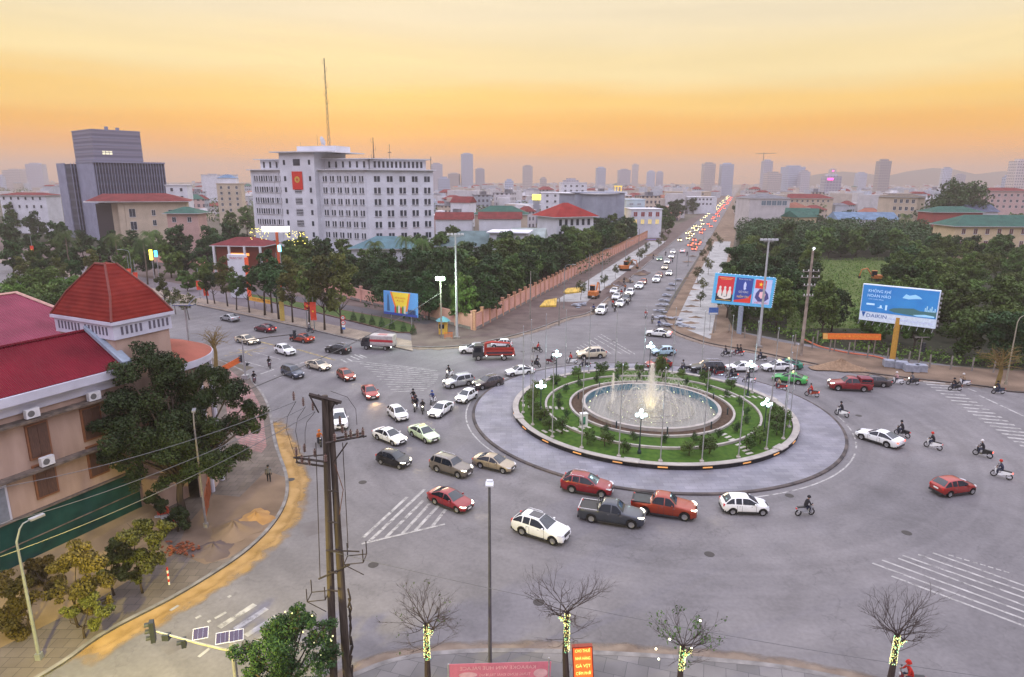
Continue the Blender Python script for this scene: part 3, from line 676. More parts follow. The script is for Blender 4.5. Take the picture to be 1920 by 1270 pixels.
    for sy in (1, -1):
        a = MB(); yo = W_/2*.74
        a.add([(hl-.02,sy*(yo-.22),zl-zh*.35),(hl-.13,sy*(yo+.07),zl-zh*.25),(hl-.42,sy*(yo+.19),zl+zh*.35),(hl-.42,sy*(yo+.14),zl+zh*.75),(hl-.16,sy*(yo),zl+zh*.45),(hl-.05,sy*(yo-.22),zl+zh*.15)], [(0,1,2,3,4,5)])
        a2 = MB(); cen = Vector((hl-.5, sy*.3, zl)); q = []
        front = [Vector(p) for p in a.v]; push = Vector((.045, sy*.03, .01))
        a2.add([p+push for p in front]+[p-Vector((.06,sy*.03,.03)) for p in front], [(0,1,2,3,4,5)]+[(i,(i+1)%6,6+(i+1)%6,6+i) for i in range(6)])
        a2.build('headlight', M_hl, root)
        a = MB(); zt_ = S['belt']-.13
        if kind in ('sedan',): a.box((-hl+.10,sy*W_*.325,zt_), (.16,.38,.14), sy*.4)
        else: a.box((-hl+.09,sy*(W_*.365),zt_-.02), (.16,.2,.30 if kind != 'hatch' else .24), sy*.3)
        a.build('tail_light', M_tl, root)
        a = MB(); a.box((S['cowl']-.32,sy*(W_/2+.07),S['belt']+.03), (.12,.17,.13)); mo = a.build('mirror', [cols], root); mo.material_slots[0].link = 'OBJECT'; mo.material_slots[0].material = cols
    a = MB(); gw = W_*.46; gh = .17 if kind != 'hatch' else .12
    if kind in ('bigsuv','pickup','suv'): gh = .26
    a.box((hl-.005,0,zl-.06), (.06,gw,gh)); a.box((hl-.01,0,.40), (.05,W_*.6,.16)); 
    a.build('grille', M_blk, root)
    a = MB(); a.box((hl+.03,0,zl-.02), (.02,gw*.9,.02)); a.box((hl+.035,0,zl-.02), (.02,.11,.09)); a.build('grille_trim', M_chrome, root)
    for xx, zz in ((hl+.028,.46),(-hl-.012,.72 if kind != 'pickup' else .55)):
        a = MB(); a.box((xx,0,zz), (.02,.47,.13)); a.build('number_plate', M_plate, root)
    a = MB(); a.box((-hl+.03,0,.36), (.12,W_*.82,.2)); a.build('rear_bumper', M_blk, root)
    if kind in ('suv','bigsuv','pickup'):
        for sy in (1,-1):
            a = MB(); a.box((.1,sy*(W_/2-.03),.30), (2.0,.12,.07)); a.build('side_step', M_blk, root)
    if kind in ('bigsuv','suv'):
        for sy in (1,-1):
            a = MB(); a.tube([(S['rf']-.3,sy*W_*.34,H_-.03),(S['rf']-.5,sy*W_*.34,H_+.035),(S['rr']+.2,sy*W_*.34,H_+.03),(S['rr'],sy*W_*.34,H_-.06)], .02, 5); a.build('roof_rail', M_chrome, root)
    if 'sunroof' in extras:
        a = MB(); a.box(((S['rf']+S['rr'])/2+.28,0,H_+.012), (.95,.82,.025)); a.build('sunroof', M_roofglass, root)
    if 'taxi' in extras:
        a = MB(); a.box((S['rf']-.5,0,H_+.09), (.2,.7,.16)); a.build('roof_sign', glow('taxi sign', (.8,.7,.35), .6), root)
    if pk:
        # open load bed: side walls, tailgate and a dark floor sunk between them
        x0, x1 = -hl+.06, S['rg']-.06
        for nm, c, d in (('bed_wall',((x0+x1)/2,W_/2-.09,1.16),(x1-x0,.07,.1)),('bed_wall',((x0+x1)/2,-W_/2+.09,1.16),(x1-x0,.07,.1)),('tailgate',(x0,0,1.15),(.07,W_-.16,.1))):
            a = MB(); a.box(c, d); a.build(nm, M_chrome if 'sportbar' in extras else M_blk, root)
        a = MB(); a.box(((x0+x1)/2,0,1.128), (x1-x0-.08,W_-.3,.02)); a.build('load_bed', M_blk, root)
        if 'canopy' in extras:
            a = MB(); a.box(((x0+x1)/2,0,1.5), (x1-x0+.05,W_*.86,.62), 0, 0, .93); c_ = a.build('canopy', [cols], root); c_.material_slots[0].link = 'OBJECT'; c_.material_slots[0].material = cols
            for sy in (1,-1): a = MB(); a.box(((x0+x1)/2,sy*W_*.425,1.5), (x1-x0-.35,.03,.3)); a.build('canopy_window', M_glass, root)
        if 'sportbar' in extras:
            a = MB(); a.tube([(x1,-.7,1.15),(x1-.1,-.62,1.68),(x1-.1,.62,1.68),(x1,.7,1.15)], .045, 6); a.build('roll_bar', M_blk, root)
    return root
_pro = {}
LIT_SPOTS = []
def car(kind, col, px_, py_, head, label, cat='car', extras=(), lit=None, brake=False, group=None, roof=None, simple=False, win=None):
    key = (kind, tuple(extras))
    if key not in _pro: _pro[key] = car_proto(kind, extras); _first = True; o = _pro[key]
    else: o = copy_tree(_pro[key])
    g = G(px_, py_); o.location = (g.x, g.y, .03); o.rotation_euler = (0, 0, R(head))
    s_ = .93 if px_ < 1000 and 650 < py_ < 960 else 1.0
    if kind == 'bigsuv' and px_ < 1000: s_ = .88
    o.scale = (s_,)*3
    o.name = {'sedan':'sedan_car','hatch':'hatchback_car','suv':'suv_car','bigsuv':'suv_car','pickup':'pickup_truck','mpv':'minivan_car'}[kind]
    tag(o, label, cat, group)
    if 'group' in o.keys() and not group: del o['group']
    for ch in o.children:
        b_ = ch.name.split('.')[0]
        if b_ in ('body','mirror','canopy'): 
            ch.material_slots[0].link = 'OBJECT'; ch.material_slots[0].material = PAINT[col]
        if b_ == 'headlight' :
            ch.material_slots[0].link = 'OBJECT'; ch.material_slots[0].material = {None:M_hl,'w':M_hlon,'c':M_hlcool,'a':M_hlon}[lit]
        if b_ == 'tail_light':
            ch.material_slots[0].link = 'OBJECT'; ch.material_slots[0].material = M_tlon if brake else M_tl
    if lit and g.y < 125: LIT_SPOTS.append((o, SPEC[kind]['L']/2+.1, SPEC[kind]['hood']-.15, lit))
    return o

c = car
c('suv','white',1014,1004,-31,'white crossover with dark sunroof, closest car to the bottom kerb', extras=('sunroof',))
c('pickup','grey',1146,977,-17,'dark grey open bed pickup with headlights on beside the orange pickup','pickup', extras=('sportbar',), lit='w')
c('pickup','orange',1244,963,-17,'orange red open bed pickup truck passing close to the island kerb','pickup', lit='w')
c('suv','red',1101,922,-20,'bright red crossover half hidden behind the dark grey pickup')
c('hatch','white',1394,959,-3,'white hatchback ahead of the orange pickup at the island kerb')
c('sedan','red',845,948,-36,'deep red sedan with lit headlights beside the painted chevrons', lit='w')
c('bigsuv','bronze',846,886,-32,'bronze grey large SUV with lit headlights behind the deep red sedan','suv', lit='w')
c('sedan','gold',927,878,-28,'gold beige sedan driving next to the island kerb')
c('hatch','black',739,871,-30,'black hatchback with lit headlights left of the bronze SUV', lit='w')
c('sedan','white',731,827,-40,'white sedan just above the black hatchback', lit='w')
c('sedan','palegreen',795,822,-48,'pale green and white taxi sedan with roof sign','taxi', extras=('taxi',))
c('hatch','white',746,784,-58,'small white hatchback between the red sedan and the white sedan')
c('sedan','white',827,776,-112,'white sedan with black grille beside the blue scooter', lit='w')
c('hatch','white',875,751,-117,'white compact car at the island kerb below the bronze SUV', lit='w')
c('bigsuv','silver',860,724,-147,'mauve silver large SUV with motorbike behind it','suv', lit='w')
c('suv','brown',915,726,-146,'dark brown crossover with panoramic roof and bright headlights', extras=('sunroof',), lit='w')
c('sedan','white',974,703,-160,'white fastback sedan below the crane truck')
c('suv','white',637,797,-72,'white SUV half hidden behind the tops of the concrete utility poles','suv')
c('sedan','brightred',694,743,-66,'red sedan with lit headlights throwing orange light on the road', lit='a')
c('hatch','orange',649,711,-52,'orange red hatchback with bright yellow headlights', lit='w')
c('mpv','darkblue',549,706,-42,'dark blue minivan entering beside the motorbike at the lane lines')
c('sedan','cream',597,692,-34,'beige sedan with one glowing headlight next to the dark blue minivan', lit='w')
c('suv','white',535,664,-40,'white crossover with dark roof on the left arm lane')
c('sedan','cream',463,644,-33,'cream sedan with headlights under the signal arm', lit='w')
c('sedan','silver',431,602,145,'silver sedan driving away along the tree lined kerb')
c('sedan','maroon',497,622,148,'dark magenta sedan driving away behind the silver sedan', brake=True)
c('sedan','orange',566,641,152,'orange sedan with glowing tail leaving by the left arm', brake=True)
c('suv','black',634,662,158,'glossy black SUV leaving towards the left arm','suv')
c('hatch','brightred',1785,924,14,'dark red hatchback alone on the wide road at the right')
c('sedan','white',1647,830,125,'white sedan with pink glowing tail lights right of the island', brake=True)
c('pickup','red',1592,731,172,'deep red pickup with canopy, on the far right of the roundabout','pickup', extras=('canopy',), lit='w')
c('sedan','brown',1634,723,170,'black sedan half hidden behind the canopied red pickup')
c('sedan','green',1480,717,150,'bright green taxi with yellow rear behind the lamp cluster','taxi', extras=('taxi',))
c('sedan','darkgreen',1473,691,172,'dark green taxi behind the white taxi beyond the island','taxi', extras=('taxi',))
c('sedan','white',1456,695,184,'white taxi between the dark green taxi and the bright lamp','taxi', extras=('taxi',))
c('sedan','white',1389,696,182,'white sedan following the black SUV round the far side')
c('bigsuv','black',1325,699,182,'long black SUV on the far side of the island behind scooters','suv')
c('hatch','brightred',1234,690,190,'red hatchback directly behind the fountain plume')
c('hatch','skyblue',1243,666,188,'pale blue hatchback behind the tall globe lamp')
c('sedan','white',1234,631,158,'old white sedan with red tail lights crossing below the queue', brake=True)
c('suv','cream',1108,671,190,'white and yellow crossover beside the chevron marking', lit='w')
c('suv','white',886,662,184,'white SUV partly hidden behind the crane truck','suv', lit='w')
c('hatch','white',940,651,184,'white hatchback behind the crane truck bed')
QL = -109.2
for kd, cl, x_, y_, lb, lt in (('bigsuv','white',1128,588,'white and black SUV leading the queue at the stop line','w'),('sedan','white',1163,574,'white sedan second in the queue with motorbikes beside it','w'),
    ('suv','grey',1174,566,'dark grey car with pale bonnet in the queue','w'),('sedan','white',1156,561,'white car behind the lead SUV in the queue',None),('suv','white',1181,554,'white crossover at the middle of the queue','w'),
    ('sedan','white',1152,550,'white car on the kerb side of the queue beside the dug up verge',None),('suv','white',1199,541,'white car with glaring cyan headlights in the queue','c'),('hatch','brightred',1206,533,'red car behind the glaring headlights','w'),
    ('bigsuv','white',1231,529,'white pickup like SUV overtaking the queue','c'),('sedan','orange',1236,520,'orange car behind the overtaking white SUV','w'),('sedan','white',1255,516,'white sedan lit by yellow headlights further back','w'),
    ('sedan','cream',1247,505,'cream car further up the boulevard','w'),('sedan','white',1251,494,'white car half way up the boulevard queue','w'),('sedan','darkgreen',1237,489,'small green taxi near the left kerb of the boulevard','w'),
    ('sedan','white',1259,484,'white car ahead of the boulevard glow','w'),('suv','white',1262,476,'white crossover last before the empty stretch','w')):
    c(kd, cl, x_, y_, QL, lb, lit=lt)
c('sedan','white',1280,474,71,'white sedan driving away up the boulevard', brake=True)
# far traffic: small copies without parts of their own, headlights / tail lights lit
def far_car_mesh(rear):
    b_ = MB(); b_.prism([(-2.2,-.85),(2.2,-.85),(2.2,.85),(-2.2,.85)], .3, .95); b_.box((-.2,0,1.2), (2.3,1.5,.55), 0, 1, .8)
    x = -2.22 if rear else 2.22
    for s in (.62,-.62): b_.sphere((x,s,.75), .24, 8, 5, 2); 
    return b_.mesh('far_car', [paint('silver'), M_glass, glow('far tail light', (1,.1,.03), 9) if rear else glow('far headlight', (1,.82,.35), 9)])
fm = {True: far_car_mesh(True), False: far_car_mesh(False)}
def far_car(y, lane, rear):
    o = link('far_car', fm[rear]); xw = -22+.3458*y+lane; o.location = (xw, y, .03); o.rotation_euler = (0,0,R(70.9 if rear else -109.1))
    tag(o, 'far boulevard car with red tail lights' if rear else 'far boulevard car with yellow headlights', 'car', 'far red lit traffic' if rear else 'far yellow lit traffic')
for k in range(12): far_car(300+k*9+random.uniform(-3,3), random.choice((-5,-2)), False)
for k in range(9): far_car(262+k*5+random.uniform(-2,2), random.choice((1.5,4.5)), True)
for k in range(34): far_car(350+k*24+random.uniform(-8,8), random.choice((1.8,4.6)), True)
for k in range(30): far_car(420+k*34+random.uniform(-12,12), random.choice((-5,-1.8)), False)

# trucks
def wheelset(root, pts, r_=.42):
    for x, y in pts:
        t_ = MB().merge(MB().lathe([(.001,-.11),(r_*.93,-.12),(r_,-.08),(r_,.08),(r_*.93,.12),(.001,.11)], (0,0,0), 18), Matrix.Rotation(math.pi/2,4,'X')); w_ = t_.build('wheel', M_tyre, root); w_.location = (x, y, r_)
        q = MB().merge(MB().lathe([(r_*.6,-.125),(r_*.45,-.135),(.001,-.135)], (0,0,0), 14), Matrix.Rotation(math.pi/2,4,'X') if y > 0 else Matrix.Rotation(-math.pi/2,4,'X')); q.build('rim', M_rim, w_)
def truck_cab(root, x, m, H_=2.3, W_=1.9, l=1.6):
    a = MB(); prof = [(x-l,.55),(x,.55),(x+.05,1.0),(x-.02,1.3),(x-.28,H_-.08),(x-.45,H_),(x-l,H_)]
    vs = [(p[0],-W_/2*(1 if p[1] < 1.4 else .93),p[1]) for p in prof]+[(p[0],W_/2*(1 if p[1] < 1.4 else .93),p[1]) for p in prof]; n = len(prof)
    a.add(vs, [tuple(range(n)), tuple(range(2*n-1,n-1,-1))]+[(i,(i+1)%n,n+(i+1)%n,n+i) for i in range(n)]); a.build('cab', m, root)
    a = MB(); a.quad((x+.0,-W_*.42,1.38),(x+.0,W_*.42,1.38),(x-.24,W_*.40,H_-.16),(x-.24,-W_*.40,H_-.16)); a.build('windscreen', M_glass, root)
    for s in (1,-1):
        a = MB(); a.quad((x-.2,s*(W_/2+.01),1.35),(x-l*.8,s*(W_/2+.01),1.35),(x-l*.8,s*(W_/2*.94+.012),H_-.3),(x-.42,s*(W_/2*.94+.012),H_-.3)); a.build('side_window', M_glass, root)
        a = MB(); a.box((x+.05,s*W_*.36,.82), (.06,.3,.18)); a.build('headlight', M_hl, root)
        a = MB(); a.box((x+.02,s*(W_/2+.16),1.75), (.05,.18,.34)); a.build('mirror', M_blk, root)
M_redp = mat('truck red', (.32,.03,.02), .5, var=.15); M_canvas = mat('grey canvas', (.42,.38,.36), .85, var=.2, scale=2, bump=.3)
g_ = G(924,674); tr = empty('crane_truck', (g_.x,g_.y,.03), R(183), 'red crane truck with black cab and folded crane arm', 'truck')
truck_cab(tr, 3.1, mat('black cab paint', (.02,.022,.03), .35, coat=.5), 2.35, 2.0); wheelset(tr, [(2.2,.88),(2.2,-.88),(-1.7,.88),(-1.7,-.88)], .44)
a = MB(); a.box((-.3,0,.72), (6.4,.9,.25)); a.build('chassis', M_blk, tr)
a = MB(); a.box((-1.0,0,.95), (4.6,2.1,.1)); a.build('load_floor', M_redp, tr)
for nm, cc, d in (('side_board',(-1.0,1.04,1.3),(4.6,.06,.62)),('side_board',(-1.0,-1.04,1.3),(4.6,.06,.62)),('tailgate',(-3.3,0,1.3),(.06,2.1,.62)),('headboard',(1.3,0,1.5),(.08,2.1,1.0))): a = MB(); a.box(cc, d); a.build(nm, M_redp, tr)
a = MB(); a.box((-1.0,1.08,1.3), (4.0,.03,.3)); a.box((-1.0,-1.08,1.3), (4.0,.03,.3)); a.build('side_stripe', mat('dark stripe', (.05,.02,.04), .5), tr)
a = MB(); a.box((1.1,0,1.7), (.4,.5,1.8)); a.build('crane_column', M_redp, tr)
a = MB(); a.tube([(1.1,0,2.55),(.2,0,2.75),(-2.6,0,2.55)], [.2,.19,.14], 4); a.tube([(-2.6,0,2.6),(-2.8,0,1.9)], .08, 6); a.build('crane_arm', mat('crane red', (.42,.04,.02), .45), tr)
for x_ in (1.0,-1.4,-3.1):
    for s in (1.1,-1.1): a = MB(); a.sphere((x_,s,.86), .07, 8, 5); a.build('side_lamp', glow('white side lamp', (.9,1,1), 9), tr)
g_ = G(711,655); tr = empty('canvas_truck', (g_.x,g_.y,.03), R(170), 'small box truck with grey canvas cover and red band', 'truck')
truck_cab(tr, 2.75, MATS['black cab paint'], 2.05, 1.75, 1.5); wheelset(tr, [(1.9,.76),(1.9,-.76),(-1.35,.76),(-1.35,-.76)], .36)
a = MB(); a.box((-.2,0,.65), (5.2,.8,.25)); a.build('chassis', M_blk, tr)
a = MB(); hood = [(-.95,1.0),(-.95,2.35),(-.86,2.47),(0,2.52),(.86,2.47),(.95,2.35),(.95,1.0)]
vs = [(-2.7,y,z) for y,z in hood]+[(1.15,y,z) for y,z in hood]; n_ = 7
a.add(vs, [(i,(i+1)%n_,n_+(i+1)%n_,n_+i) for i in range(n_)]+[tuple(range(n_)),tuple(range(13,6,-1))]); a.build('canvas_cover', M_canvas, tr)
a = MB(); a.box((-.78,.96,1.62), (3.9,.03,.4)); a.box((-.78,-.96,1.62), (3.9,.03,.4)); a.box((-.78,0,2.46), (1.6,.9,.1)); a.build('red_band', mat('red canvas', (.42,.04,.05), .8), tr)
a = MB(); a.box((-.78,0,.95), (3.95,1.98,.3)); a.build('load_box', mat('grey load box', (.3,.27,.26), .6), tr)
for x_ in (1.0,-2.4): a = MB(); a.sphere((x_,.98,.7), .07, 8, 5); a.build('side_lamp', MATS['white side lamp'], tr)
# pools of light thrown by lit headlights
for o, x_, z_, lt in LIT_SPOTS:
    ld = bpy.data.lights.new('headlight_beam', 'SPOT'); ld.energy = {'w':70,'a':500,'c':500}[lt]; ld.color = {'w':(1,.85,.55),'a':(1,.6,.25),'c':(.6,.95,1)}[lt]
    ld.spot_size = R(75); ld.spot_blend = .9; ld.shadow_soft_size = .15
    lo_ = bpy.data.objects.new('headlight_beam', ld); COL.objects.link(lo_); lo_.parent = o; lo_.location = (x_, 0, z_); lo_.rotation_euler = (0, -R(90-22)-0, 0)
    lo_.rotation_euler = (Vector((1,0,-.33))).to_track_quat('-Z','Y').to_euler()

# ================================================================== people and motorbikes
M_skin = mat('skin', (.36,.2,.13), .6)
def skinned(joints, bones, root=0, sub=1):
    """joints: (x,y,z,r); grows one continuous surface and returns its mesh data"""
    me = bpy.data.meshes.new('sk'); me.from_pydata([j[:3] for j in joints], bones, [])
    o = bpy.data.objects.new('sk', me); COL.objects.link(o)
    o.modifiers.new('s', 'SKIN'); o.modifiers.new('d', 'SUBSURF').levels = sub
    bpy.context.view_layer.update()
    for i, j in enumerate(joints):
        sv_ = me.skin_vertices[0].data[i]; sv_.radius = (j[3], j[3]); sv_.use_root = (i == root)
    dg = bpy.context.evaluated_depsgraph_get(); dg.update()
    out = bpy.data.meshes.new_from_object(o.evaluated_get(dg)); bpy.data.objects.remove(o); bpy.data.meshes.remove(me)
    return out
def rider_mesh(lean=.12, pillion=False):
    # seated, facing +x; hip at origin height .78
    hx = 0 if not pillion else -.42
    J = [(hx,0,.86,.15),(hx+.03,0,1.08,.14),(hx+.06+lean*.6,0,1.30,.17),(hx+.08+lean,0,1.42,.075),(hx+.10+lean,0,1.52,.07),(hx+.12+lean,0,1.63,.105),(hx+.115+lean,0,1.70,.09)]
    B = [(0,1),(1,2),(2,3),(3,4),(4,5),(5,6)]
    for s in (1,-1):
        k = len(J)
        J += [(hx+.07+lean,s*.2,1.34,.07),(hx+.16+lean,s*.27,1.10,.05),(hx+.44,s*.27,1.06,.04),(hx+.52,s*.27,1.07,.035)]; B += [(2,k),(k,k+1),(k+1,k+2),(k+2,k+3)]
        k = len(J)
        J += [(hx+.02,s*.11,.84,.11),(hx+.40,s*.17,.78,.085),(hx+.33,s*.16,.42,.055),(hx+.34,s*.16,.34,.045),(hx+.48,s*.17,.30,.035)]; B += [(0,k),(k,k+1),(k+1,k+2),(k+2,k+3),(k+3,k+4)]
    return skinned(J, B)
def stand_mesh():
    J = [(0,0,.95,.14),(0,0,1.15,.13),(.01,0,1.36,.16),(.01,0,1.47,.07),(.02,0,1.55,.06),(.03,0,1.64,.10),(.03,0,1.72,.085)]; B = [(i,i+1) for i in range(6)]
    for s in (1,-1):
        k = len(J); J += [(0,s*.2,1.40,.065),(-.03,s*.25,1.14,.048),(.08*s,s*.26,.90,.04),(.10*s+.03,s*.26,.80,.035)]; B += [(2,k),(k,k+1),(k+1,k+2),(k+2,k+3)]
        k = len(J); J += [(0,s*.1,.90,.105),(.06*s,s*.11,.50,.07),(-.02+.10*s,s*.11,.10,.048),(.1+.10*s,s*.12,.05,.04)]; B += [(0,k),(k,k+1),(k+1,k+2),(k+2,k+3)]
    return skinned(J, B)
RM = rider_mesh(); PM = rider_mesh(.05, True); SM = stand_mesh()
def dressed(me, shirt, trousers, split=.9, head=1.5):
    m = me.copy(); m.materials.clear()
    for q in (shirt, trousers, M_skin, M_blk): m.materials.append(q)
    zc = np.zeros(len(m.polygons)*3); m.polygons.foreach_get('center', zc); zc = zc.reshape(-1,3)
    idx = np.where(zc[:,2] > head, 2, np.where(zc[:,2] < .38 if split > .8 else zc[:,2] < .1, 3, np.where(zc[:,2] < split, 1, 0)))
    hands = (np.abs(zc[:,1]) > .235) & (zc[:,0] > .38) & (zc[:,2] > .9) if split > .8 and head < 1.52 else np.zeros(len(idx), bool)
    idx = np.where(hands, 2, idx); m.polygons.foreach_set('material_index', idx.astype(np.int32)); m.shade_smooth(); return m
CL = {n: mat('cloth '+n, c_, .85, var=.2, scale=8) for n, c_ in dict(black=(.02,.02,.024), red=(.45,.03,.02), blue=(.04,.07,.22), white=(.6,.58,.56), grey=(.14,.14,.15), tan=(.35,.25,.16), navy=(.03,.035,.06), pink=(.5,.3,.3), orange=(.5,.14,.03)).items()}
_dm = {}
def person_obj(base, shirt, tr_, helmet, loc, rz, label, group=None):
    key = (base, shirt, tr_)
    if key not in _dm: _dm[key] = dressed({'r':RM,'p':PM,'s':SM}[base], CL[shirt], CL[tr_], .9 if base != 's' else .98, 1.5 if base != 's' else 1.53)
    o = link('person', _dm[key]); o.location = loc; o.rotation_euler = (0,0,rz); tag(o, label, 'person', group)
    hx = {'r':.24,'p':-.25,'s':.03}[base]; hz = {'r':1.68,'p':1.68,'s':1.70}[base]
    if helmet:
        k = ('helmet', helmet, base)
        if k not in _dm:
            a = MB(); a.lathe([(.001,.15),(.08,.135),(.13,.07),(.145,0),(.135,-.05)], (hx,0,hz), 14); a.lathe([(.145,0),(.17,-.01),(.145,-.02)], (hx,0,hz), 14)
            _dm[k] = a.mesh('helmet', CL[helmet] if helmet in CL else M_blk, True)
        h_ = link('helmet', _dm[k], o)
    else:
        k = ('hair', base)
        if k not in _dm:
            a = MB(); a.lathe([(.001,.11),(.07,.095),(.105,.04),(.11,-.02),(.10,-.08)], (hx-.015,0,hz), 12); _dm[k] = a.mesh('hair', mat('black hair', (.01,.009,.008), .6), True)
        link('hair', _dm[k], o)
    return o
def bike_proto():
    root = empty('motorbike'); wr = .28
    for x in (.62,-.58):
        t_ = MB().merge(MB().lathe([(wr*.72,-.035),(wr,-.045),(wr,.045),(wr*.72,.035),(wr*.72,-.035)], (0,0,0), 18), Matrix.Rotation(math.pi/2,4,'X')); w_ = t_.build('wheel', M_tyre, root); w_.location = (x,0,wr)
        q = MB()
        for k in range(6):
            a_ = k*math.pi/3; q.tube([(0,0,0),(wr*.74*math.cos(a_),0,wr*.74*math.sin(a_))], .012, 4)
        q.build('rim', M_rim, w_)
    secs = [(-.78,.62,.05,.74),(-.6,.52,.12,.78),(-.25,.42,.14,.76),(.05,.30,.15,.74),(.12,.28,.13,.40),(.30,.28,.13,.38),(.38,.30,.14,.62),(.46,.42,.16,.95),(.56,.62,.12,1.0)]
    a = MB(); vs = []
    for x, z0, w_, z1 in secs: vs += [(x,-w_,z0),(x,-w_*.8,z1),(x,w_*.8,z1),(x,w_,z0)]
    a.add(vs, [(i*4+k,i*4+(k+1)%4,(i+1)*4+(k+1)%4,(i+1)*4+k) for i in range(len(secs)-1) for k in range(4)]+[(0,1,2,3),(35,34,33,32)])
    b_ = a.build('body', [M_blk], root, False); b_.material_slots[0].link = 'OBJECT'; b_.material_slots[0].material = M_blk
    a = MB(); a.prism([(-.72,-.1),(.02,-.12),(.1,-.07),(.1,.07),(.02,.12),(-.72,.1)], .76, .84); a.build('seat', M_blk, root)
    a = MB(); a.tube([(.42,-.32,1.04),(.50,-.12,1.02),(.50,.12,1.02),(.42,.32,1.04)], .022, 6); a.build('handlebar', M_blk, root)
    a = MB()
    for s in (1,-1): a.tube([(.62,s*.07,.28),(.50,s*.07,.95)], .025, 6)
    a.build('front_fork', M_chrome, root)
    a = MB(); a.lathe([(.001,.05),(.07,.03),(.09,-.02)], (0,0,0), 10); h_ = MB().merge(a, Matrix.Translation((.60,0,.93)) @ Matrix.Rotation(math.pi/2,4,'Y')); ho = h_.build('headlight', M_hl, root)
    a = MB(); a.box((-.80,0,.70), (.06,.18,.09)); a.build('tail_light', M_tl, root)
    a = MB(); a.tube([(.0,.14,.26),(-.5,.17,.30),(-.78,.17,.36)], [.03,.045,.05], 8); a.build('exhaust', M_chrome, root)
    a = MB(); a.box((.63,0,.60), (.34,.10,.05), 0, 0, .8); a.build('mudguard', M_blk, root)
    for s in (1,-1): a = MB(); a.tube([(.44,s*.22,1.04),(.40,s*.30,1.2)], .01, 4); a.sphere((.40,s*.31,1.22), .055, 8, 5); a.build('mirror', M_blk, root)
    return root
BP = []
def bike(px_, py_, head, colr, shirt, helmet, label, trousers='navy', lit=None, tail=False, second=None, rider=True, plabel=None, group=None):
    if not BP: BP.append(bike_proto()); o = BP[0]
    else: o = copy_tree(BP[0])
    g = G(px_, py_); o.location = (g.x, g.y, .025); o.rotation_euler = (0,0,R(head)); o.name = 'motorbike'
    tag(o, label, 'motorbike', group)
    for ch in o.children:
        b_ = ch.name.split('.')[0]; ch.material_slots[0].link = 'OBJECT' if b_ in ('body','headlight','tail_light') else ch.material_slots[0].link
        if b_ == 'body': ch.material_slots[0].material = PAINT[colr]
        if b_ == 'headlight': ch.material_slots[0].material = M_hlon if lit else M_hl
        if b_ == 'tail_light': ch.material_slots[0].material = M_tlon if tail else M_tl
    if rider: person_obj('r', shirt, trousers, helmet, (g.x,g.y,.02), R(head), plabel or ('rider in %s with %s helmet on the %s' % (shirt, helmet or 'no', label.split(',')[0]))[:110], group and group+' riders')
    if second: person_obj('p', second[0], 'navy', second[1], (g.x,g.y,.05), R(head), 'pillion passenger in %s behind the rider of the %s' % (second[0], label.split(',')[0]))
    return o
bk = bike
bk(1508,967,10,'silver','black','black','silver scooter below the white hatchback')
bk(1578,781,125,'white','black','black','pale scooter by the island right kerb')
bk(1691,819,120,'black','black','black','dark scooter next to the pink lit sedan')
bk(1749,842,130,'white','black','red','white scooter under a red helmet')
bk(1842,857,132,'black','black','white','black scooter with a white helmeted rider', tail=True)
bk(1877,897,135,'white','navy','red','scooter with orange glow, nearest to the right edge', tail=True)
bk(1522,744,150,'orange','red',None,'orange scooter with red jacket rider', tail=True)
bk(1462,732,150,'red','tan',None,'red scooter beside the green taxi', tail=True)
bk(1404,719,172,'white','black','white','white scooter with glowing tail behind the lamp', tail=True)
bk(1372,711,172,'black','black','black','black scooter in front of the white sedan', tail=True)
bk(1345,706,176,'red','black','black','red scooter beside the long black SUV')
bk(1322,702,176,'maroon','tan','grey','maroon scooter beside the front of the long black SUV')
bk(1283,697,185,'grey','grey','black','grey motorbike leading past the planter bushes')
bk(1362,669,168,'black','black','black','black scooter on the far lane near the sand heap')
bk(1384,667,166,'red','black','black','red scooter carrying two on the far lane', tail=True, second=('black','black'))
bk(1427,677,165,'black','navy','black','dark scooter on the far lane near the grey mast')
bk(1682,721,176,'white','pink','white','white scooter with pale pink jacket rider')
bk(1711,722,176,'black','grey','black','black scooter just right of the pink jacket rider', lit='w')
bk(1790,733,176,'black','black','black','black motorbike at the start of the zebra crossing')
bk(1807,724,176,'white','tan','white','scooter with tan jacket rider on the verge')
bk(1871,739,180,'blue' if 'blue' in PAINT else 'darkblue','navy','black','blue scooter with bright lamp near the right lamp post', lit='w')
bk(1097,690,170,'grey','black','black','grey scooter left of the fountain plume behind the island')
bk(1072,682,172,'white','red',None,'white scooter with red jacket rider near the rear lamp')
bk(1033,683,12,'maroon','black','black','maroon motorbike crossing behind the left flagpoles')
bk(1005,688,-40,'black','black','black','black motorbike right of the white fastback')
bk(1007,661,-10,'black','red',None,'black motorbike beyond the crane truck tail')
bk(843,707,-120,'white','black','black','white scooter peeping out behind the mauve SUV', lit='w')
bk(812,757,-105,'white','blue','blue','white scooter with blue jacket rider')
bk(793,774,-85,'black','black','grey','black motorbike just left of the white sedan', lit='w')
bk(780,770,-95,'white','black','black','white scooter leading the small group', lit='w', second=('navy','black'))
bk(776,754,-95,'red','black','black','red scooter at the rear of the small group')
bk(505,690,-60,'maroon','black','black','maroon scooter between the lane lines of the left arm')
bk(477,719,-62,'maroon','black','black','maroon scooter beside the signal post at the brick corner')
bk(582,624,150,'grey','grey','white','grey scooter riding away by the tree lined kerb')
bk(599,835,-60,'black','orange','orange','black motorbike just left of the concrete utility poles')
bk(1211,597,-109,'white','red','black','white motorbike with red rider alone below the queue', second=('white','white'))
bk(1223,606,-105,'grey','grey','white','grey scooter by the dug up right verge')
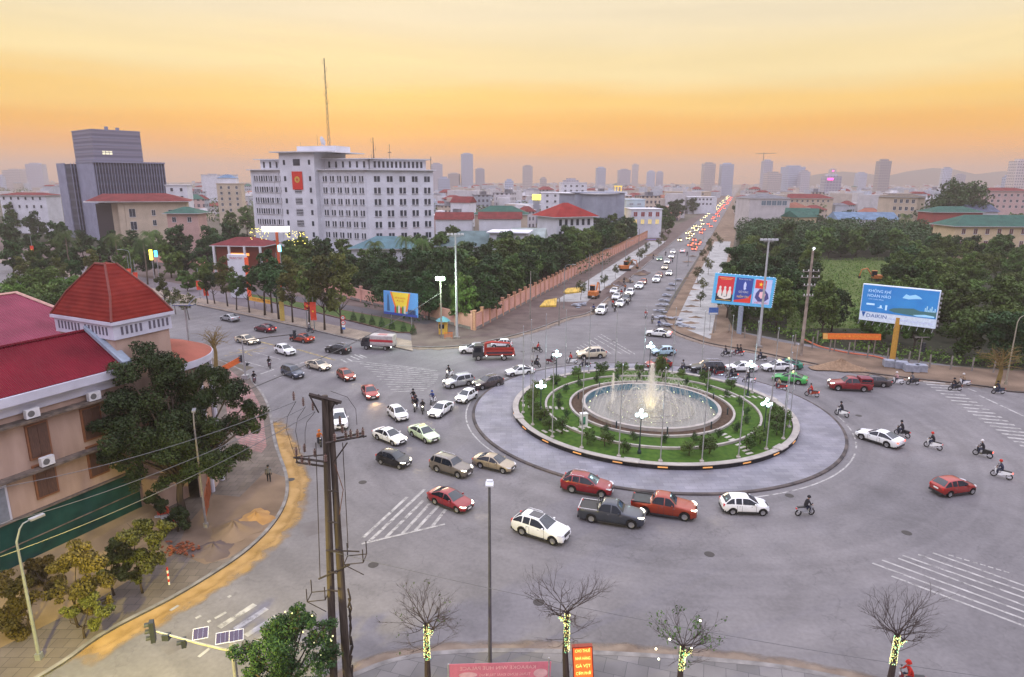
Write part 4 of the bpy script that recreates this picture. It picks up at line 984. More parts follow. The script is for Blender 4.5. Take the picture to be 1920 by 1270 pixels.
bk(1235,616,-100,'darkblue','blue','black','blue scooter above the old white sedan')
for i, (x_, y_, cc) in enumerate(((1113,586,'blue'),(1149,576,'red'),(1153,584,'black'),(1178,572,'white'),(1165,556,'red'),(1172,546,'orange'),(1182,531,'white'),(1170,532,'black'),(1261,492,'black'),(1248,480,'black'),(1225,486,'navy'),(1288,480,'black'),(1297,470,'red'),(1301,466,'orange'))):
    bk(x_, y_, QL if i < 11 else 71, 'black', cc, 'black', 'dark scooter weaving along the boulevard queue', group='scooters among the boulevard queue', plabel='%s clad rider among the boulevard queue' % cc)
g_ = G(1704,1290); bk(1704,1292,175,'red','red','red','scooter passing under the lit bare tree at the bottom right')
g_ = G(505,906); person_obj('s','grey','black',None,(g_.x,g_.y,.03),R(-70),'man in grey shirt walking on the sandy road edge')

# ================================================================== poles, lamps, signs
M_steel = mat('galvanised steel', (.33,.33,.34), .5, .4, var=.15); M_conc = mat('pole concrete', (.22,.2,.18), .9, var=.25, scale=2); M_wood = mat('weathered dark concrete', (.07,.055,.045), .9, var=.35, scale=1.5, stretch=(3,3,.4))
M_globe = glow('white globe', (.7,.97,1.0), 3.2); M_dkgreen = mat('dark cast iron', (.015,.035,.04), .5, .3)
def two(ptop, pbot):
    """line through two placed points carried down to the ground"""
    d = (pbot-ptop); t = -ptop.z/d.z; return ptop+d*t
# flagpoles
for k in range(24):
    t_ = R(-158+15*k); x, y = C0.x+15.38*math.cos(t_), C0.y+15.38*math.sin(t_)
    if k == 0:
        fp = empty('flagpole', (x,y,.55), 0, 'tall bare steel flagpole on the round planter coping', 'flagpole', 'bare flagpoles ringing the island')
        a = MB(); a.tube([(0,0,0),(0,0,5),(0,0,9.4)], [.06,.05,.032], 8); a.build('pole', M_steel, fp)
        a = MB(); a.lathe([(.22,0),(.22,.12),(.10,.2),(.07,.4)], (0,0,0), 12); a.build('base', M_cap, fp)
        a = MB(); a.sphere((0,0,9.45), .07, 8, 5); a.build('finial', M_chrome, fp)
        a = MB(); a.box((.07,0,4.6), (.05,.05,.5)); a.build('winch', mat('white cleat', (.7,.7,.7), .4), fp)
    else:
        q = copy_tree(fp); q.location = (x,y,.55)
# globe lamps
LA_ = [(139.7,'behind the left rear coping'),(-162,'at the left end of the planter over a bushy shrub'),(-106,'nearest the camera in front of the basin'),(-45.7,'at the right front of the planter'),(18.8,'at the right end beside the white sedans'),(79,'behind the fountain plume')]
gl0 = None
for an, lb in LA_:
    t_ = R(an); r_ = 14.0; x, y = C0.x+r_*math.cos(t_), C0.y+r_*math.sin(t_)
    if gl0 is None:
        gl0 = o = empty('globe_lamp', (x,y,.58), 0)
        a = MB(); a.lathe([(.2,0),(.2,.25),(.12,.4),(.09,.9),(.06,1.1),(.05,3.7),(.08,3.8),(.05,3.9)], (0,0,0), 12); a.build('post', M_dkgreen, o)
        for q in range(5):
            b_ = q*2*math.pi/5; rr_ = .42 if q else 0
            b_ = (q-1)*math.pi/2
            px_, py_, pz = rr_*math.cos(b_), rr_*math.sin(b_), 4.05 if q else 4.5
            if q: a = MB(); a.tube([(0,0,3.75),(px_*.7,py_*.7,3.65),(px_,py_,3.85)], .025, 6); a.build('arm', M_dkgreen, o)
            else: a = MB(); a.tube([(0,0,3.8),(0,0,4.3)], .03, 6); a.build('arm', M_dkgreen, o)
            a = MB(); a.sphere((px_,py_,pz), .19, 16, 10); a.build('globe', M_globe, o, True)
    else: o = copy_tree(gl0); o.location = (x,y,.58)
    tag(o, 'dark lamp post with five glowing white globes '+lb, 'lamp post')
    ld = bpy.data.lights.new('globe_light', 'POINT'); ld.energy = 170; ld.color = (.6,.95,1); ld.shadow_soft_size = .5
    lo_ = bpy.data.objects.new('globe_light', ld); COL.objects.link(lo_); lo_.location = (x,y,5.5)
ld = bpy.data.lights.new('fountain_light', 'POINT'); ld.energy = 160; ld.color = (1,.9,.45); ld.shadow_soft_size = 1.2
lo_ = bpy.data.objects.new('fountain_light', ld); COL.objects.link(lo_); lo_.location = (C0.x, C0.y, 1.2)

def mast(name, base, h, r0, r1, m, label, cat, lean=(0,0)):
    o = empty(name, base, 0, label, cat); a = MB(); a.tube([(0,0,0),(lean[0]*.5,lean[1]*.5,h/2),(lean[0],lean[1],h)], [r0,(r0+r1)/2,r1], 10); a.build('pole', m, o); return o
def arm_lamp(base, h, adir, al, m, label, head=None, lit=None):
    o = empty('street_lamp', base, 0, label, 'street lamp'); ax, ay = math.cos(R(adir)), math.sin(R(adir))
    a = MB(); a.tube([(0,0,0),(0,0,h*.5),(0,0,h-.9),(ax*.25,ay*.25,h-.25),(ax*al*.5,ay*al*.5,h-.02),(ax*al,ay*al,h+.05)], [.10,.085,.06,.05,.04,.035], 8); a.build('pole', m, o)
    a = MB(); a.box((ax*(al+.25),ay*(al+.25),h+.03), (.75,.26,.12), R(adir)); a.build('lamp_head', head or M_steel, o)
    a = MB(); a.box((0,0,.2), (.3,.3,.4)); a.build('base', m, o)
    if lit:
        a = MB(); a.box((ax*(al+.3),ay*(al+.3),h-.05), (.5,.2,.05), R(adir)); a.build('lit_lens', lit, o)
    return o
# flood lamp with lit head at the wedge corner, tall mast beside it
g_ = G(828,636); fl = mast('flood_lamp', (g_.x,g_.y,.15), 10.3, .15, .1, M_conc, 'concrete post with bright greenish white flood lamp by the yellow kiosk', 'street lamp')
M_flood = glow('flood light', (.72,1,.72), 18)
a = MB(); a.box((0,-.25,10.5), (1.5,.6,.55)); a.build('lamp_head', M_flood, fl); a = MB(); a.tube([(-.6,0,10.2),(.6,0,10.2)], .05, 6); a.build('bracket', M_steel, fl)
ld = bpy.data.lights.new('flood_light', 'POINT'); ld.energy = 4200; ld.color = (.7,1,.68); ld.shadow_soft_size = .4
lo_ = bpy.data.objects.new('flood_light', ld); COL.objects.link(lo_); lo_.location = (g_.x+.3, g_.y-1.2, 10.3)
def high_mast(px_, py_, h, label):
    g_ = G(px_, py_); o = mast('high_mast', (g_.x,g_.y,.15), h, .24, .13, mat('pale mast steel', (.42,.43,.45), .5, .2), label, 'light mast')
    a = MB(); a.box((0,0,h+.05), (2.9,.12,.12)); a.box((0,.0,h-.15), (1.6,.1,.1)); a.build('crossbar', M_steel, o)
    for x in (-1.2,-.6,0,.6,1.2): a = MB(); a.box((x,-.15,h+.22), (.42,.35,.3)); a.build('floodlight', mat('lamp housing', (.5,.52,.55), .4), o)
    a = MB(); a.box((0,0,.15), (1,1,.3)); a.build('base', M_conc, o)
high_mast(857,636,17.8,'tall pale mast with unlit floodlight bar beside the lit flood lamp'); high_mast(1422,653,17.6,'tall pale mast with unlit floodlight bar in front of the poster billboard')
# cable from the flood lamp down to the left
def cable(name, a_, b_, sag, r_, m, label, cat='cable', n=16):
    a_, b_ = Vector(a_), Vector(b_); mb = MB(); pts = []
    for i in range(n+1):
        f = i/n; p = a_.lerp(b_, f); p.z -= sag*4*f*(1-f); pts.append(p-a_)
    mb.tube(pts, r_, 5); o = mb.build(name, m, None); o.location = a_; return tag(o, label, cat)
fb = Vector((g_.x,g_.y,0)); 
cable('cable', A(828,548,110.6), A(430,745,56), .9, .045, mat('cable sheath', (.05,.05,.05), .6), 'thick overhead cable stretching from the flood lamp over the left arm')
# lamp poles
M_lampg = mat('grey lamp steel', (.25,.27,.27), .5, .3)
g_ = G(919,1245); o = mast('street_lamp', (g_.x,g_.y,.15), 10.9, .11, .07, mat('dark lamp pole', (.10,.10,.11), .5, .3), 'slim dark pole with pale square lamp head rising in the bottom centre', 'street lamp')
a = MB(); a.box((0,.2,11.0), (.42,.55,.09)); a.box((0,.42,11.06), (.34,.16,.14)); a.build('lamp_head', mat('pale lamp shell', (.6,.62,.66), .35), o); a = MB(); a.tube([(0,0,10.7),(0,.15,11.0)], .05, 6); a.build('bracket', M_steel, o)
g_ = G(75,1240); o = arm_lamp((g_.x,g_.y,.15), 8.4, 62, .9, M_lampg, 'grey green street lamp with curved arm on the bottom left pavement')
SOD = (1,.82,.10)
arm_lamp((-27.0,17.5,.15), 10.6, 20, 5.6, M_lampg, 'lit yellow street lamp on the left pavement just below the frame', lit=glow('sodium lens', SOD, 12))
ld = bpy.data.lights.new('sodium_light', 'SPOT'); ld.energy = 26000; ld.color = SOD; ld.shadow_soft_size = .3; ld.spot_size = R(125); ld.spot_blend = .8
lo_ = bpy.data.objects.new('sodium_light', ld); COL.objects.link(lo_); lo_.location = (-22.5, 19.2, 10.4); lo_.rotation_euler = Vector((.42,.80,-.8)).to_track_quat('-Z','Y').to_euler()
arm_lamp(A(385,992,46.7) and (G(387,992).x,G(387,992).y,.15), 9.5, 110, .6, M_conc, 'concrete lamp post standing inside the big dark tree on the corner')
q = A(360,690,62); tp = A(357,580,62); o = mast('street_lamp', (q.x,q.y,.15), tp.z, .14, .09, M_steel, 'steel pole with blue solar panel head behind the red tower', 'street lamp')
a = MB(); a.box((0,-.1,tp.z+.3), (1.9,.9,.08)); a.build('solar_panel', mat('solar cells', (.03,.05,.14), .2, spec=.6), o); a = MB(); a.tube([(0,0,tp.z),(.9,.3,tp.z+.9),(1.5,.4,tp.z+1.0)], .05, 6); a.build('lamp_arm', M_steel, o)
g_ = G(1885,723); tp = A(1895,592,g_.y); arm_lamp((g_.x,g_.y,.15), tp.z-.2, 10, 1.4, mat('tan lamp pole', (.3,.27,.2), .6), 'tan street lamp with lit head at the right edge by the bare tree', lit=glow('lit lamp lens', (1,1,.9), 9))
for px_, py_, pt, ad, lb in ((1140,548,498,10,'first'),(1056,575,495,10,'b'),):
    pass
for i, (bx, by, ty, lb) in enumerate(((1057,580,497,'curved grey lamp on the left verge nearest the junction'),(1128,533,467,'curved grey lamp on the left verge behind the orange digger'),(1172,500,452,'curved grey lamp where the pink wall gets small'),(1235,440,405,'small curved lamp far up the left verge'))):
    g_ = G(bx,by); h = A(bx,ty,g_.y).z; arm_lamp((g_.x,g_.y,.15), h, -20, 1.8, M_lampg, lb)
for i, (bx, by, ty) in enumerate(((1265,560,468),(1290,500,440),(1305,470,425),(1318,450,412))):
    g_ = G(bx,by); h = A(bx,ty,g_.y).z; arm_lamp((g_.x,g_.y,.15), h, 160, 2.0, M_lampg, ('thin','second thin','third thin','fourth thin')[i]+' lamp pole counting up the right verge of the boulevard')
for i, (bx, by, ty, lb) in enumerate(((994,600,510,'grey concrete pole in front of the pink wall bend'),(1103,553,478,'concrete pole close to the pink wall'),(1048,612,560,'short steel signal pole beside the yellow slabs'),(1197,470,430,'thin pole by the purple awning'))):
    g_ = G(bx,by); h = A(bx,ty,g_.y).z; mast('utility_pole', (g_.x,g_.y,.15), h, .14, .09, M_conc, lb, 'pole')
# big lattice utility pole on the right verge
g_ = G(1501,668); tp = A(1514,472,g_.y); o = mast('utility_pole', (g_.x,g_.y,.15), tp.z, .28, .16, mat('stained pole concrete', (.28,.23,.19), .9, var=.4, scale=.8), 'tall stained concrete utility pole with insulator arms beside the orange banner', 'utility pole', (.1,0))
for z_, l_ in ((tp.z-3.2,2.6),(tp.z-4.1,2.9),(tp.z-5.4,1.9),(tp.z-7.0,1.6)):
    a = MB(); a.box((.05,-.2,z_), (l_,.12,.12)); a.build('crossarm', M_conc, o)
    for k in range(4): a = MB(); x_ = -l_/2+.15+k*(l_-.3)/3; a.lathe([(.04,0),(.09,.08),(.05,.14),(.09,.2),(.04,.28)], (x_+.05,-.2,z_+.05), 8); a.build('insulator', mat('pale insulator', (.6,.6,.58), .3), o)
a = MB(); a.sphere((.1,-.2,tp.z+.35), .2, 10, 6); a.tube([(.1,0,tp.z),(.1,-.2,tp.z+.3)], .05, 6); a.build('lamp_head', glow('white bulb', (.9,.95,1), 1.2), o)

# near twin utility poles
PA_t, PA_b = A(608.7,742,30), A(624.4,1229.6,30); PB_t, PB_b = A(618,748,30.3), A(649,1238.6,30.0)
ba, bb_ = two(PA_t, PA_b), two(PB_t, PB_b)
tw = empty('twin_utility_pole', (ba.x,ba.y,0), 0, 'pair of dark concrete utility poles carrying insulator arms, front left', 'utility pole')
def wp(mb, n, m, root=tw): 
    o = mb.build(n, m, root); o.location = -Vector(root.location); return o
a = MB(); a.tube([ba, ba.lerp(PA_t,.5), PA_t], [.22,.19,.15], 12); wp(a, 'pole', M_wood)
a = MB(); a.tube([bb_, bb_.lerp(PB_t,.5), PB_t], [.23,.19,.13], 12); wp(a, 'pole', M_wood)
M_iron = mat('rusty dark iron', (.045,.035,.03), .75, var=.4, scale=3); M_ins = mat('brown insulator', (.10,.05,.035), .3, coat=.4)
def pz(px_, py_, Y=30): return A(px_, py_, Y)
Z8 = lambda x, y, Y=29.8: A(400+x/2.228, 700+y/2.228, Y)
def beam(p, q, w_=.06, n='crossarm', m=M_iron): a = MB(); a.tube([p, q], w_, 4); return wp(a, n, m)
beam(Z8(400,88,29.6), Z8(535,122,29.6), .085); beam(Z8(405,96,30.4), Z8(520,128,30.4), .07)
for p, q in (((400,90),(440,165)),((440,88),(440,110)),((510,118),(490,160)),((535,122),(500,130))): beam(Z8(*p), Z8(*q), .04, 'brace')
def insul(p, s=1.0, up=True, lab='insulator'):
    a = MB(); s *= 1.0
    prof = [(.03,0),(.03,.05)]
    for k in range(4): prof += [(.085*s,.06+k*.09),(.085*s,.08+k*.09),(.04*s,.11+k*.09)]
    prof += [(.03,.45)]
    a.lathe(prof, (p.x,p.y,p.z), 10); return wp(a, lab, M_ins)
for x0, x1, y0, y1, Y in ((335,480,352,372,29.4),(345,485,372,392,30.3),(470,630,292,262,29.5),(500,625,275,250,30.5)):
    beam(Z8(x0,y0,Y), Z8(x1,y1,Y), .06)
for x, y in ((348,345),(382,330),(425,350),(372,378),(402,385),(470,372),(508,285),(540,250),(555,275),(575,270),(603,270),(626,262),(530,215)): insul(Z8(x, y, random.choice((29.4,30.2))))
for p, q in (((345,340),(350,372)),((480,340),(350,350)),((500,375),(560,290)),((625,268),(640,262))): beam(Z8(*p), Z8(*q), .035, 'brace')
# lower platforms
def frame_platform(x0, y0, s, name='platform'):
    p = Z8(x0,y0,29.6); a = MB(); w_ = 1.0*s
    pts = [(p.x,p.y,p.z),(p.x+w_,p.y,p.z+.12),(p.x+w_,p.y+.8,p.z+.12),(p.x,p.y+.8,p.z)]
    for i in range(4): a.tube([pts[i], pts[(i+1)%4]], .03, 4); a.tube([pts[i], (pts[i][0],pts[i][1],pts[i][2]+.75)], .028, 4)
    a.tube([pts[0],(pts[1][0],pts[1][1],pts[1][2]-.7)], .03, 4); wp(a, name, M_iron)
frame_platform(545,800,1.0); frame_platform(392,955,.95); beam(Z8(440,860), Z8(570,800), .05); beam(Z8(470,740), Z8(610,745), .045)
for y in (490,620,740,830,905): beam(Z8(478,y,29.6), Z8(520,y+6,29.6), .05, 'clamp')
for p, q, sg_ in (((428,290),(446,860),0),((540,290),(563,730),0),((508,380),(527,590),.3)):
    a = MB(); P0, P1 = Z8(*p), Z8(*q); a.tube([P0, P0.lerp(P1,.5)+Vector((sg_,0,0)), P1], .022, 5); wp(a, 'hanging_cable', mat('reddish cable', (.12,.05,.03), .6) if sg_ else M_iron)
for k in range(3):    # loops of wire round the top
    a = MB(); p0 = Z8(345+40*k,118+22*k); p1 = Z8(340+22*k,345-8*k); m_ = p0.lerp(p1,.5)+Vector((-.45+.1*k,0,0)); a.tube([p0, p0.lerp(m_,.6)+Vector((-.1,0,.1)), m_, p1], .012, 4); wp(a, 'wire_loop', M_iron)
a = MB(); p0, p1 = Z8(490,75), Z8(600,215); a.tube([p0, Z8(560,100), Z8(595,150), p1], .012, 4); wp(a, 'wire_loop', M_iron)
for y in range(900,1260,40):
    a = MB(); p = Z8(562+(y-900)*.06, y, 29.5); a.tube([p, p+Vector((random.uniform(-.1,.15),-.1,-.55)), p+Vector((random.uniform(-.1,.1),0,-1.1))], .05, 5); wp(a, 'cable_bundle', M_iron)
for k, (x, y, ex, ey) in enumerate(((345,118,-60,925),(385,142,-60,1000),(425,160,-60,1065))):
    cable('power_line', Z8(x,y), A(ex,ey,26), .5, .016, mat('power line', (.12,.12,.12), .6), 'overhead wire running left from the twin poles, '+('uppermost','middle','lowest')[k]+' of three')
    insul(Z8(x-8,y-4), .8)
cable('power_line', Z8(470,740), A(2000,1290,26), .6, .014, MATS['power line'], 'thin sagging wire running right past the slim lamp pole', n=30)

# signal poles
M_sig = mat('signal housing', (.02,.025,.035), .5)
def signal_head(root, p, n, adir, h=.34):
    a = MB(); ax, ay = math.cos(R(adir)), math.sin(R(adir)); a.box((p[0],p[1],p[2]), (.22,.36,h*n), R(adir))
    for k in range(n):
        z_ = p[2]+h*(n-1)/2-h*k; a.merge(MB().lathe([(.14,0),(.15,.22)], (0,0,0), 10, 0, 0, math.pi), Matrix.Translation((p[0]+ax*.11,p[1]+ay*.11,z_)) @ Matrix.Rotation(R(adir),4,'Z') @ Matrix.Rotation(math.pi/2,4,'Y') @ Matrix.Rotation(math.pi/2,4,'Z'))
    a.build('signal_head', M_sig, root)
Yq = 28.8; pt = A(436,1212,Yq); sg0 = empty('solar_signal_pole', (pt.x,pt.y,0), 0, 'grey signal pole with long arm, solar panels and dark signal heads, bottom left', 'traffic signal')
a = MB(); a.tube([(0,0,0),(0,0,pt.z)], [.13,.11], 10); a.lathe([(.17,pt.z-.1),(.17,pt.z+.12),(.01,pt.z+.15)], (0,0,0), 12); a.build('pole', M_steel, sg0)
e = A(293,1184,Yq+.6)-Vector(sg0.location); a = MB(); a.tube([(0,0,pt.z-.32),(e.x*.5,e.y*.5,(pt.z-.32+e.z)/2-.05),(e.x,e.y,e.z)], [.08,.065,.045], 8); a.build('arm', M_steel, sg0)
signal_head(sg0, (e.x-.2,e.y,e.z), 3, 200, .4); 
p1 = A(312,1194,Yq+.5)-Vector(sg0.location); a = MB(); a.box((p1.x,p1.y,p1.z), (.35,.3,.32)); a.build('counter_box', M_sig, sg0)
p1 = A(345,1205,Yq+.4)-Vector(sg0.location); signal_head(sg0, (p1.x,p1.y,p1.z), 1, 200, .45)
M_cell = mat('solar panel cells', (.035,.025,.07), .2, spec=.6)
for (x, y, wd) in ((376,1188,.75),(418,1196,.7),(443,1192,.7)):
    p1 = A(x,y,Yq+.1)-Vector(sg0.location); a = MB(); M_ = Matrix.Translation((p1.x,p1.y,p1.z)) @ Matrix.Rotation(R(18),4,'Z') @ Matrix.Rotation(R(28),4,'X'); a.merge(MB().box((0,0,0),(wd,.62,.03)), M_); a.build('panel_frame', mat('aluminium frame', (.6,.6,.62), .4, .5), sg0)
    for k in range(3): a = MB(); a.merge(MB().box((-wd*.31+wd*.31*k,0,.022),(wd*.29,.54,.01)), M_); a.build('solar_cell', M_cell, sg0)
g_ = G(461,712); sg1 = empty('signal_pole', (g_.x,g_.y,.15), 0, 'signal pole at the brick corner with a long arm over the left lanes', 'traffic signal')
a = MB(); ht = A(455,640,g_.y).z; a.tube([(0,0,0),(0,0,ht)], [.13,.09], 8); a.box((0,0,.25), (.8,.8,.6)); a.build('pole', M_steel, sg1)
e = A(552,627,g_.y+5)-Vector(sg1.location); a = MB(); a.tube([(0,0,ht-.2),(e.x*.5,e.y*.5,(ht-.2+e.z)/2+.12),(e.x,e.y,e.z)], [.08,.06,.05], 6); a.build('arm', M_iron, sg1)
signal_head(sg1, (e.x,e.y,e.z), 3, -40, .42); signal_head(sg1, (e.x*.93,e.y*.93,e.z-.1), 1, -40, .4); p_ = A(486,643,g_.y+1.5)-Vector(sg1.location); signal_head(sg1, tuple(p_), 1, -40, .4)
signal_head(sg1, (-.3,-.1,2.9), 3, 200, .35); signal_head(sg1, (.3,.2,2.0), 1, 0, .4)
a = MB(); fr = Frame(Vector((-3.0,-.9,1.0)), Vector((-.2,0,2.5)), Vector((-3.0,-.9,1.75))); fr.slab(a, .03); 
b_ = tag(a.build('banner', mat('orange red banner', (.62,.14,.03), .7), None), 'orange banner stretched from the signal pole at the brick corner', 'banner'); b_.location = sg1.location
g_ = G(1720,692); sg2 = empty('signal_pole', (g_.x,g_.y,.15), 0, 'signal pole with flat bar head behind the stone pallets on the right verge', 'traffic signal')
a = MB(); a.tube([(0,0,0),(0,0,4.6)], [.09,.07], 8); a.box((0,0,4.7), (2.1,.12,.09)); a.build('pole', M_conc, sg2); signal_head(sg2, (.3,-.15,3.2), 4, -90, .36)

# road signs
def round_sign(px_, py_, h, label, parts):
    g_ = G(px_,py_); o = empty('road_sign', (g_.x,g_.y,.15), 0, label, 'road sign'); a = MB(); a.tube([(0,0,0),(0,0,h)], .05, 8); a.build('post', M_steel, o)
    for z_, kind in parts:
        if kind == 'ring':
            a = MB().merge(MB().lathe([(.001,0),(.42,0),(.42,.03),(.001,.03)], (0,0,0), 20), Matrix.Translation((0,-.1,z_)) @ Matrix.Rotation(math.pi/2,4,'X')); a.build('sign_disc', mat('red sign paint', (.6,.03,.02), .4), o)
            a = MB().merge(MB().lathe([(.001,.04),(.28,.04)], (0,0,0), 18), Matrix.Translation((0,-.1,z_)) @ Matrix.Rotation(math.pi/2,4,'X')); a.build('sign_field', M_plate, o)
            a = MB(); a.box((.0,-.15,z_), (.3,.015,.12)); a.build('pictogram', M_blk, o)
        else:
            a = MB(); a.box((0,-.1,z_), (.62,.03,.42 if kind == 'white' else .35)); a.build('sign_plate', M_plate if kind == 'white' else mat('blue sign paint', (.04,.15,.5), .4), o)
    return o
round_sign(645,627,3.2,'red and white round prohibition signs stacked above a blue plate by the footway', [(2.9,'ring'),(2.0,'ring'),(1.4,'white'),(.95,'blue')])
g_ = G(318,1100); o = empty('marker_post', (g_.x,g_.y,.15), 0, 'short red and white striped marker post on the left pavement', 'marker post')
for k in range(6): a = MB(); a.tube([(0,0,k*.22),(0,0,k*.22+.22)], .06, 8); a.build('stripe', mat('red stripe', (.5,.03,.02), .5) if k%2 else M_plate, o)

# kiosk and barrier
g_ = G(830,630); o = empty('guard_kiosk', (g_.x,g_.y,.15), 0, 'yellow guard kiosk under a blue green umbrella roof', 'kiosk')
a = MB(); a.box((0,1.2,1.2), (1.5,1.5,2.4)); a.build('wall', mat('yellow kiosk paint', (.5,.3,.04), .6), o); a = MB(); a.lathe([(1.35,2.35),(.9,2.75),(.02,3.2)], (0,1.2,0), 8); a.build('roof', mat('teal umbrella', (.07,.2,.24), .6), o)
a = MB(); a.box((-.2,.43,1.45), (.9,.03,.8)); a.build('window', M_glass, o)
g_ = G(841,637); o = empty('barrier', (g_.x,g_.y,.15), .1, 'orange slatted barrier between the flood lamp and the tall mast', 'barrier')
for k in range(4): a = MB(); a.box((0,0,.35+k*.25), (1.5,.05,.1)); a.build('rail', mat('orange plastic', (.6,.16,.03), .5), o)
for s in (-.6,.6): a = MB(); a.box((s,0,.55), (.08,.3,1.1)); a.build('leg', MATS['orange plastic'], o)

# billboards
BLUE = mat('billboard blue frame', (.10,.42,.72), .4, emit=(.1,.42,.72), es=.25)
g_ = G(1385,629); bb = empty('billboard', (g_.x,g_.y,0), 0, 'billboard of three propaganda style posters in a light blue frame on a grey post', 'billboard')
a = MB(); a.tube([(0,0,0),(0,0,5.3)], .42, 16); wpb = a.build('post', mat('grey blue post', (.28,.33,.42), .5), bb)
O = Vector(bb.location)
fr = Frame(A(1334,568,114.6)-O, A(1446,578,113.2)-O, A(1338,512,114.6)-O)
a = MB(); fr.slab(a, .5); a.build('panel', BLUE, bb)
P3 = lambda n, c_, e=.35: mat(n, c_, .5, emit=c_, es=e, var=.04)
for x0, c_, nm in ((.05,(.55,.03,.04),'poster red'),(.36,(.03,.06,.28),'poster navy'),(.67,(.45,.5,.75),'poster pale')):
    a = MB(); fr.rect(a, x0, .1, x0+.28, .92, .03); p_ = a.build('poster', P3(nm, c_), bb)
    if x0 < .1:
        a = MB(); fr.rect(a, .05,.1,.33,.34,.05); fr.build = None; a.build('poster_band', P3('poster black', (.02,.02,.03)), p_)
        for k in range(3):
            a = MB(); cx = .11+k*.08; fr.poly(a, [(cx-.035,.26),(cx-.03,.42),(cx-.012,.5),(cx+.015,.5),(cx+.03,.42),(cx+.035,.26)], .07); fr.poly(a, [(cx+.02*math.cos(t_*.785),.545+.055*math.sin(t_*.785)) for t_ in range(8)], .07); a.build('poster_figure', P3('poster white', (.65,.62,.58)), p_)
        a = MB(); fr.poly(a, [(.1,.30),(.2,.24),(.3,.3),(.3,.22),(.2,.16),(.1,.22)], .08); a.build('poster_figure', P3('poster white', (.65,.62,.58)), p_)
        a = MB(); fr.rect(a, .07,.125,.31,.14,.08); fr.rect(a, .08,.86,.30,.875,.06); fr.rect(a, .10,.82,.28,.83,.06); a.build('poster_text', P3('poster gold', (.75,.5,.15)), p_)
    elif x0 < .5:
        a = MB(); fr.poly(a, [(.36,.1),(.64,.1),(.64,.42),(.58,.26),(.36,.16)], .05); a.build('poster_band', P3('poster scarlet', (.6,.04,.03)), p_)
        a = MB(); fr.poly(a, [(.49,.62),(.53,.6),(.535,.7),(.52,.78),(.505,.8),(.49,.72)], .06); fr.poly(a, [(.505,.52),(.54,.56),(.52,.62),(.49,.6)], .06); a.build('poster_figure', P3('poster lilac', (.5,.55,.8)), p_)
        a = MB(); fr.text(a, 'ĐẢNG CỘNG SẢN', .5,.87,.05,.06, fit=.2); fr.text(a, 'GIỮ VỮNG', .5,.45,.09,.06, fit=.16); a.build('poster_text', P3('poster white', (.65,.62,.58)), p_)
        a = MB(); fr.text(a, 'NIỀM TIN', .5,.29,.1,.08, fit=.19); a.build('poster_text', P3('poster gold', (.75,.5,.15)), p_)
    else:
        a = MB(); fr.poly(a, [(.68,.62),(.86,.60),(.86,.88),(.68,.9)], .05); a.build('poster_flag', P3('poster scarlet', (.6,.04,.03)), p_)
        a = MB(); fr.poly(a, [(.77+(.035 if k%2 == 0 else .014)*math.sin(k*math.pi/5),.75+(.075 if k%2 == 0 else .03)*math.cos(k*math.pi/5)) for k in range(10)], .07); a.build('poster_star', P3('poster yellow', (.85,.65,.05)), p_)
        a = MB(); fr.poly(a, [(.70,.30),(.71,.45),(.76,.6),(.84,.6),(.91,.45),(.93,.3),(.86,.18),(.76,.18)], .06); a.build('poster_figure', P3('poster navy2', (.06,.06,.2)), p_)
        a = MB(); fr.poly(a, [(.76,.36),(.77,.5),(.83,.52),(.87,.44),(.86,.32),(.8,.28)], .08); a.build('poster_figure', P3('poster pink', (.75,.45,.5)), p_)
        a = MB(); fr.text(a, 'VIỆT NAM', .81,.14,.07,.08, fit=.22); a.build('poster_text', P3('poster red', (.55,.03,.04)), p_)
for k in range(9): a = MB(); p_ = fr.p(.04+k*.115,0,0); a.tube([p_, p_+fr.n*1.0+Vector((0,0,-.3))], .03, 4); a.build('lamp_bracket', M_steel, bb)
for k in range(14): a = MB(); fr.rect(a, 1.0,.02+k*.07,1.02,.05+k*.07,-.2); fr.rect(a, .04+k*.07, 1.0, .06+k*.07, 1.025, -.1); a.build('edge_bulb', P3('edge bulb', (.7,.75,.8)), bb)

g_ = G(1672,680); b2 = empty('billboard', (g_.x,g_.y,0), 0, 'large blue air conditioner billboard on a yellow post on the right verge', 'billboard'); O = Vector(b2.location)
a = MB(); tb = A(1675,600,96)-O; a.tube([(0,0,0),(0,0,tb.z+.3)], .40, 16); a.build('post', mat('ochre post', (.5,.27,.04), .5), b2)
fr = Frame(A(1610,599,99.5)-O, A(1753,617,93.0)-O, A(1616,532,99.5)-O)
a = MB(); fr.slab(a, .6); a.build('panel', mat('panel white', (.55,.62,.72), .5, emit=(.5,.6,.75), es=.3), b2)
a = MB(); fr.rect(a, .01,.25,.99,.98,.03); a.build('sky_picture', mat('billboard sky', (.015,.15,.48), .5, emit=(.02,.2,.55), es=.3, scale=.25, col2=(.04,.28,.62)), b2)
a = MB(); fr.poly(a, [(.38,.36),(.44,.42),(.52,.44),(.6,.45),(.7,.47),(.78,.42),(.9,.42),(.99,.44),(.99,.3),(.8,.27),(.6,.29),(.45,.31)], .05); a.build('shore_picture', P3('billboard trees', (.05,.14,.15)), b2)
a = MB(); fr.poly(a, [(.54,.72),(.58,.83),(.63,.8),(.70,.84),(.76,.79),(.79,.74),(.72,.73),(.62,.70)], .05); a.build('cloud_picture', P3('billboard cloud', (.3,.6,.85)), b2); a = MB(); fr.poly(a, [(.7,.3),(.85,.34),(.97,.32),(.97,.28),(.75,.27)], .06); a.build('yacht_picture', P3('billboard cloud', (.3,.6,.85)), b2)
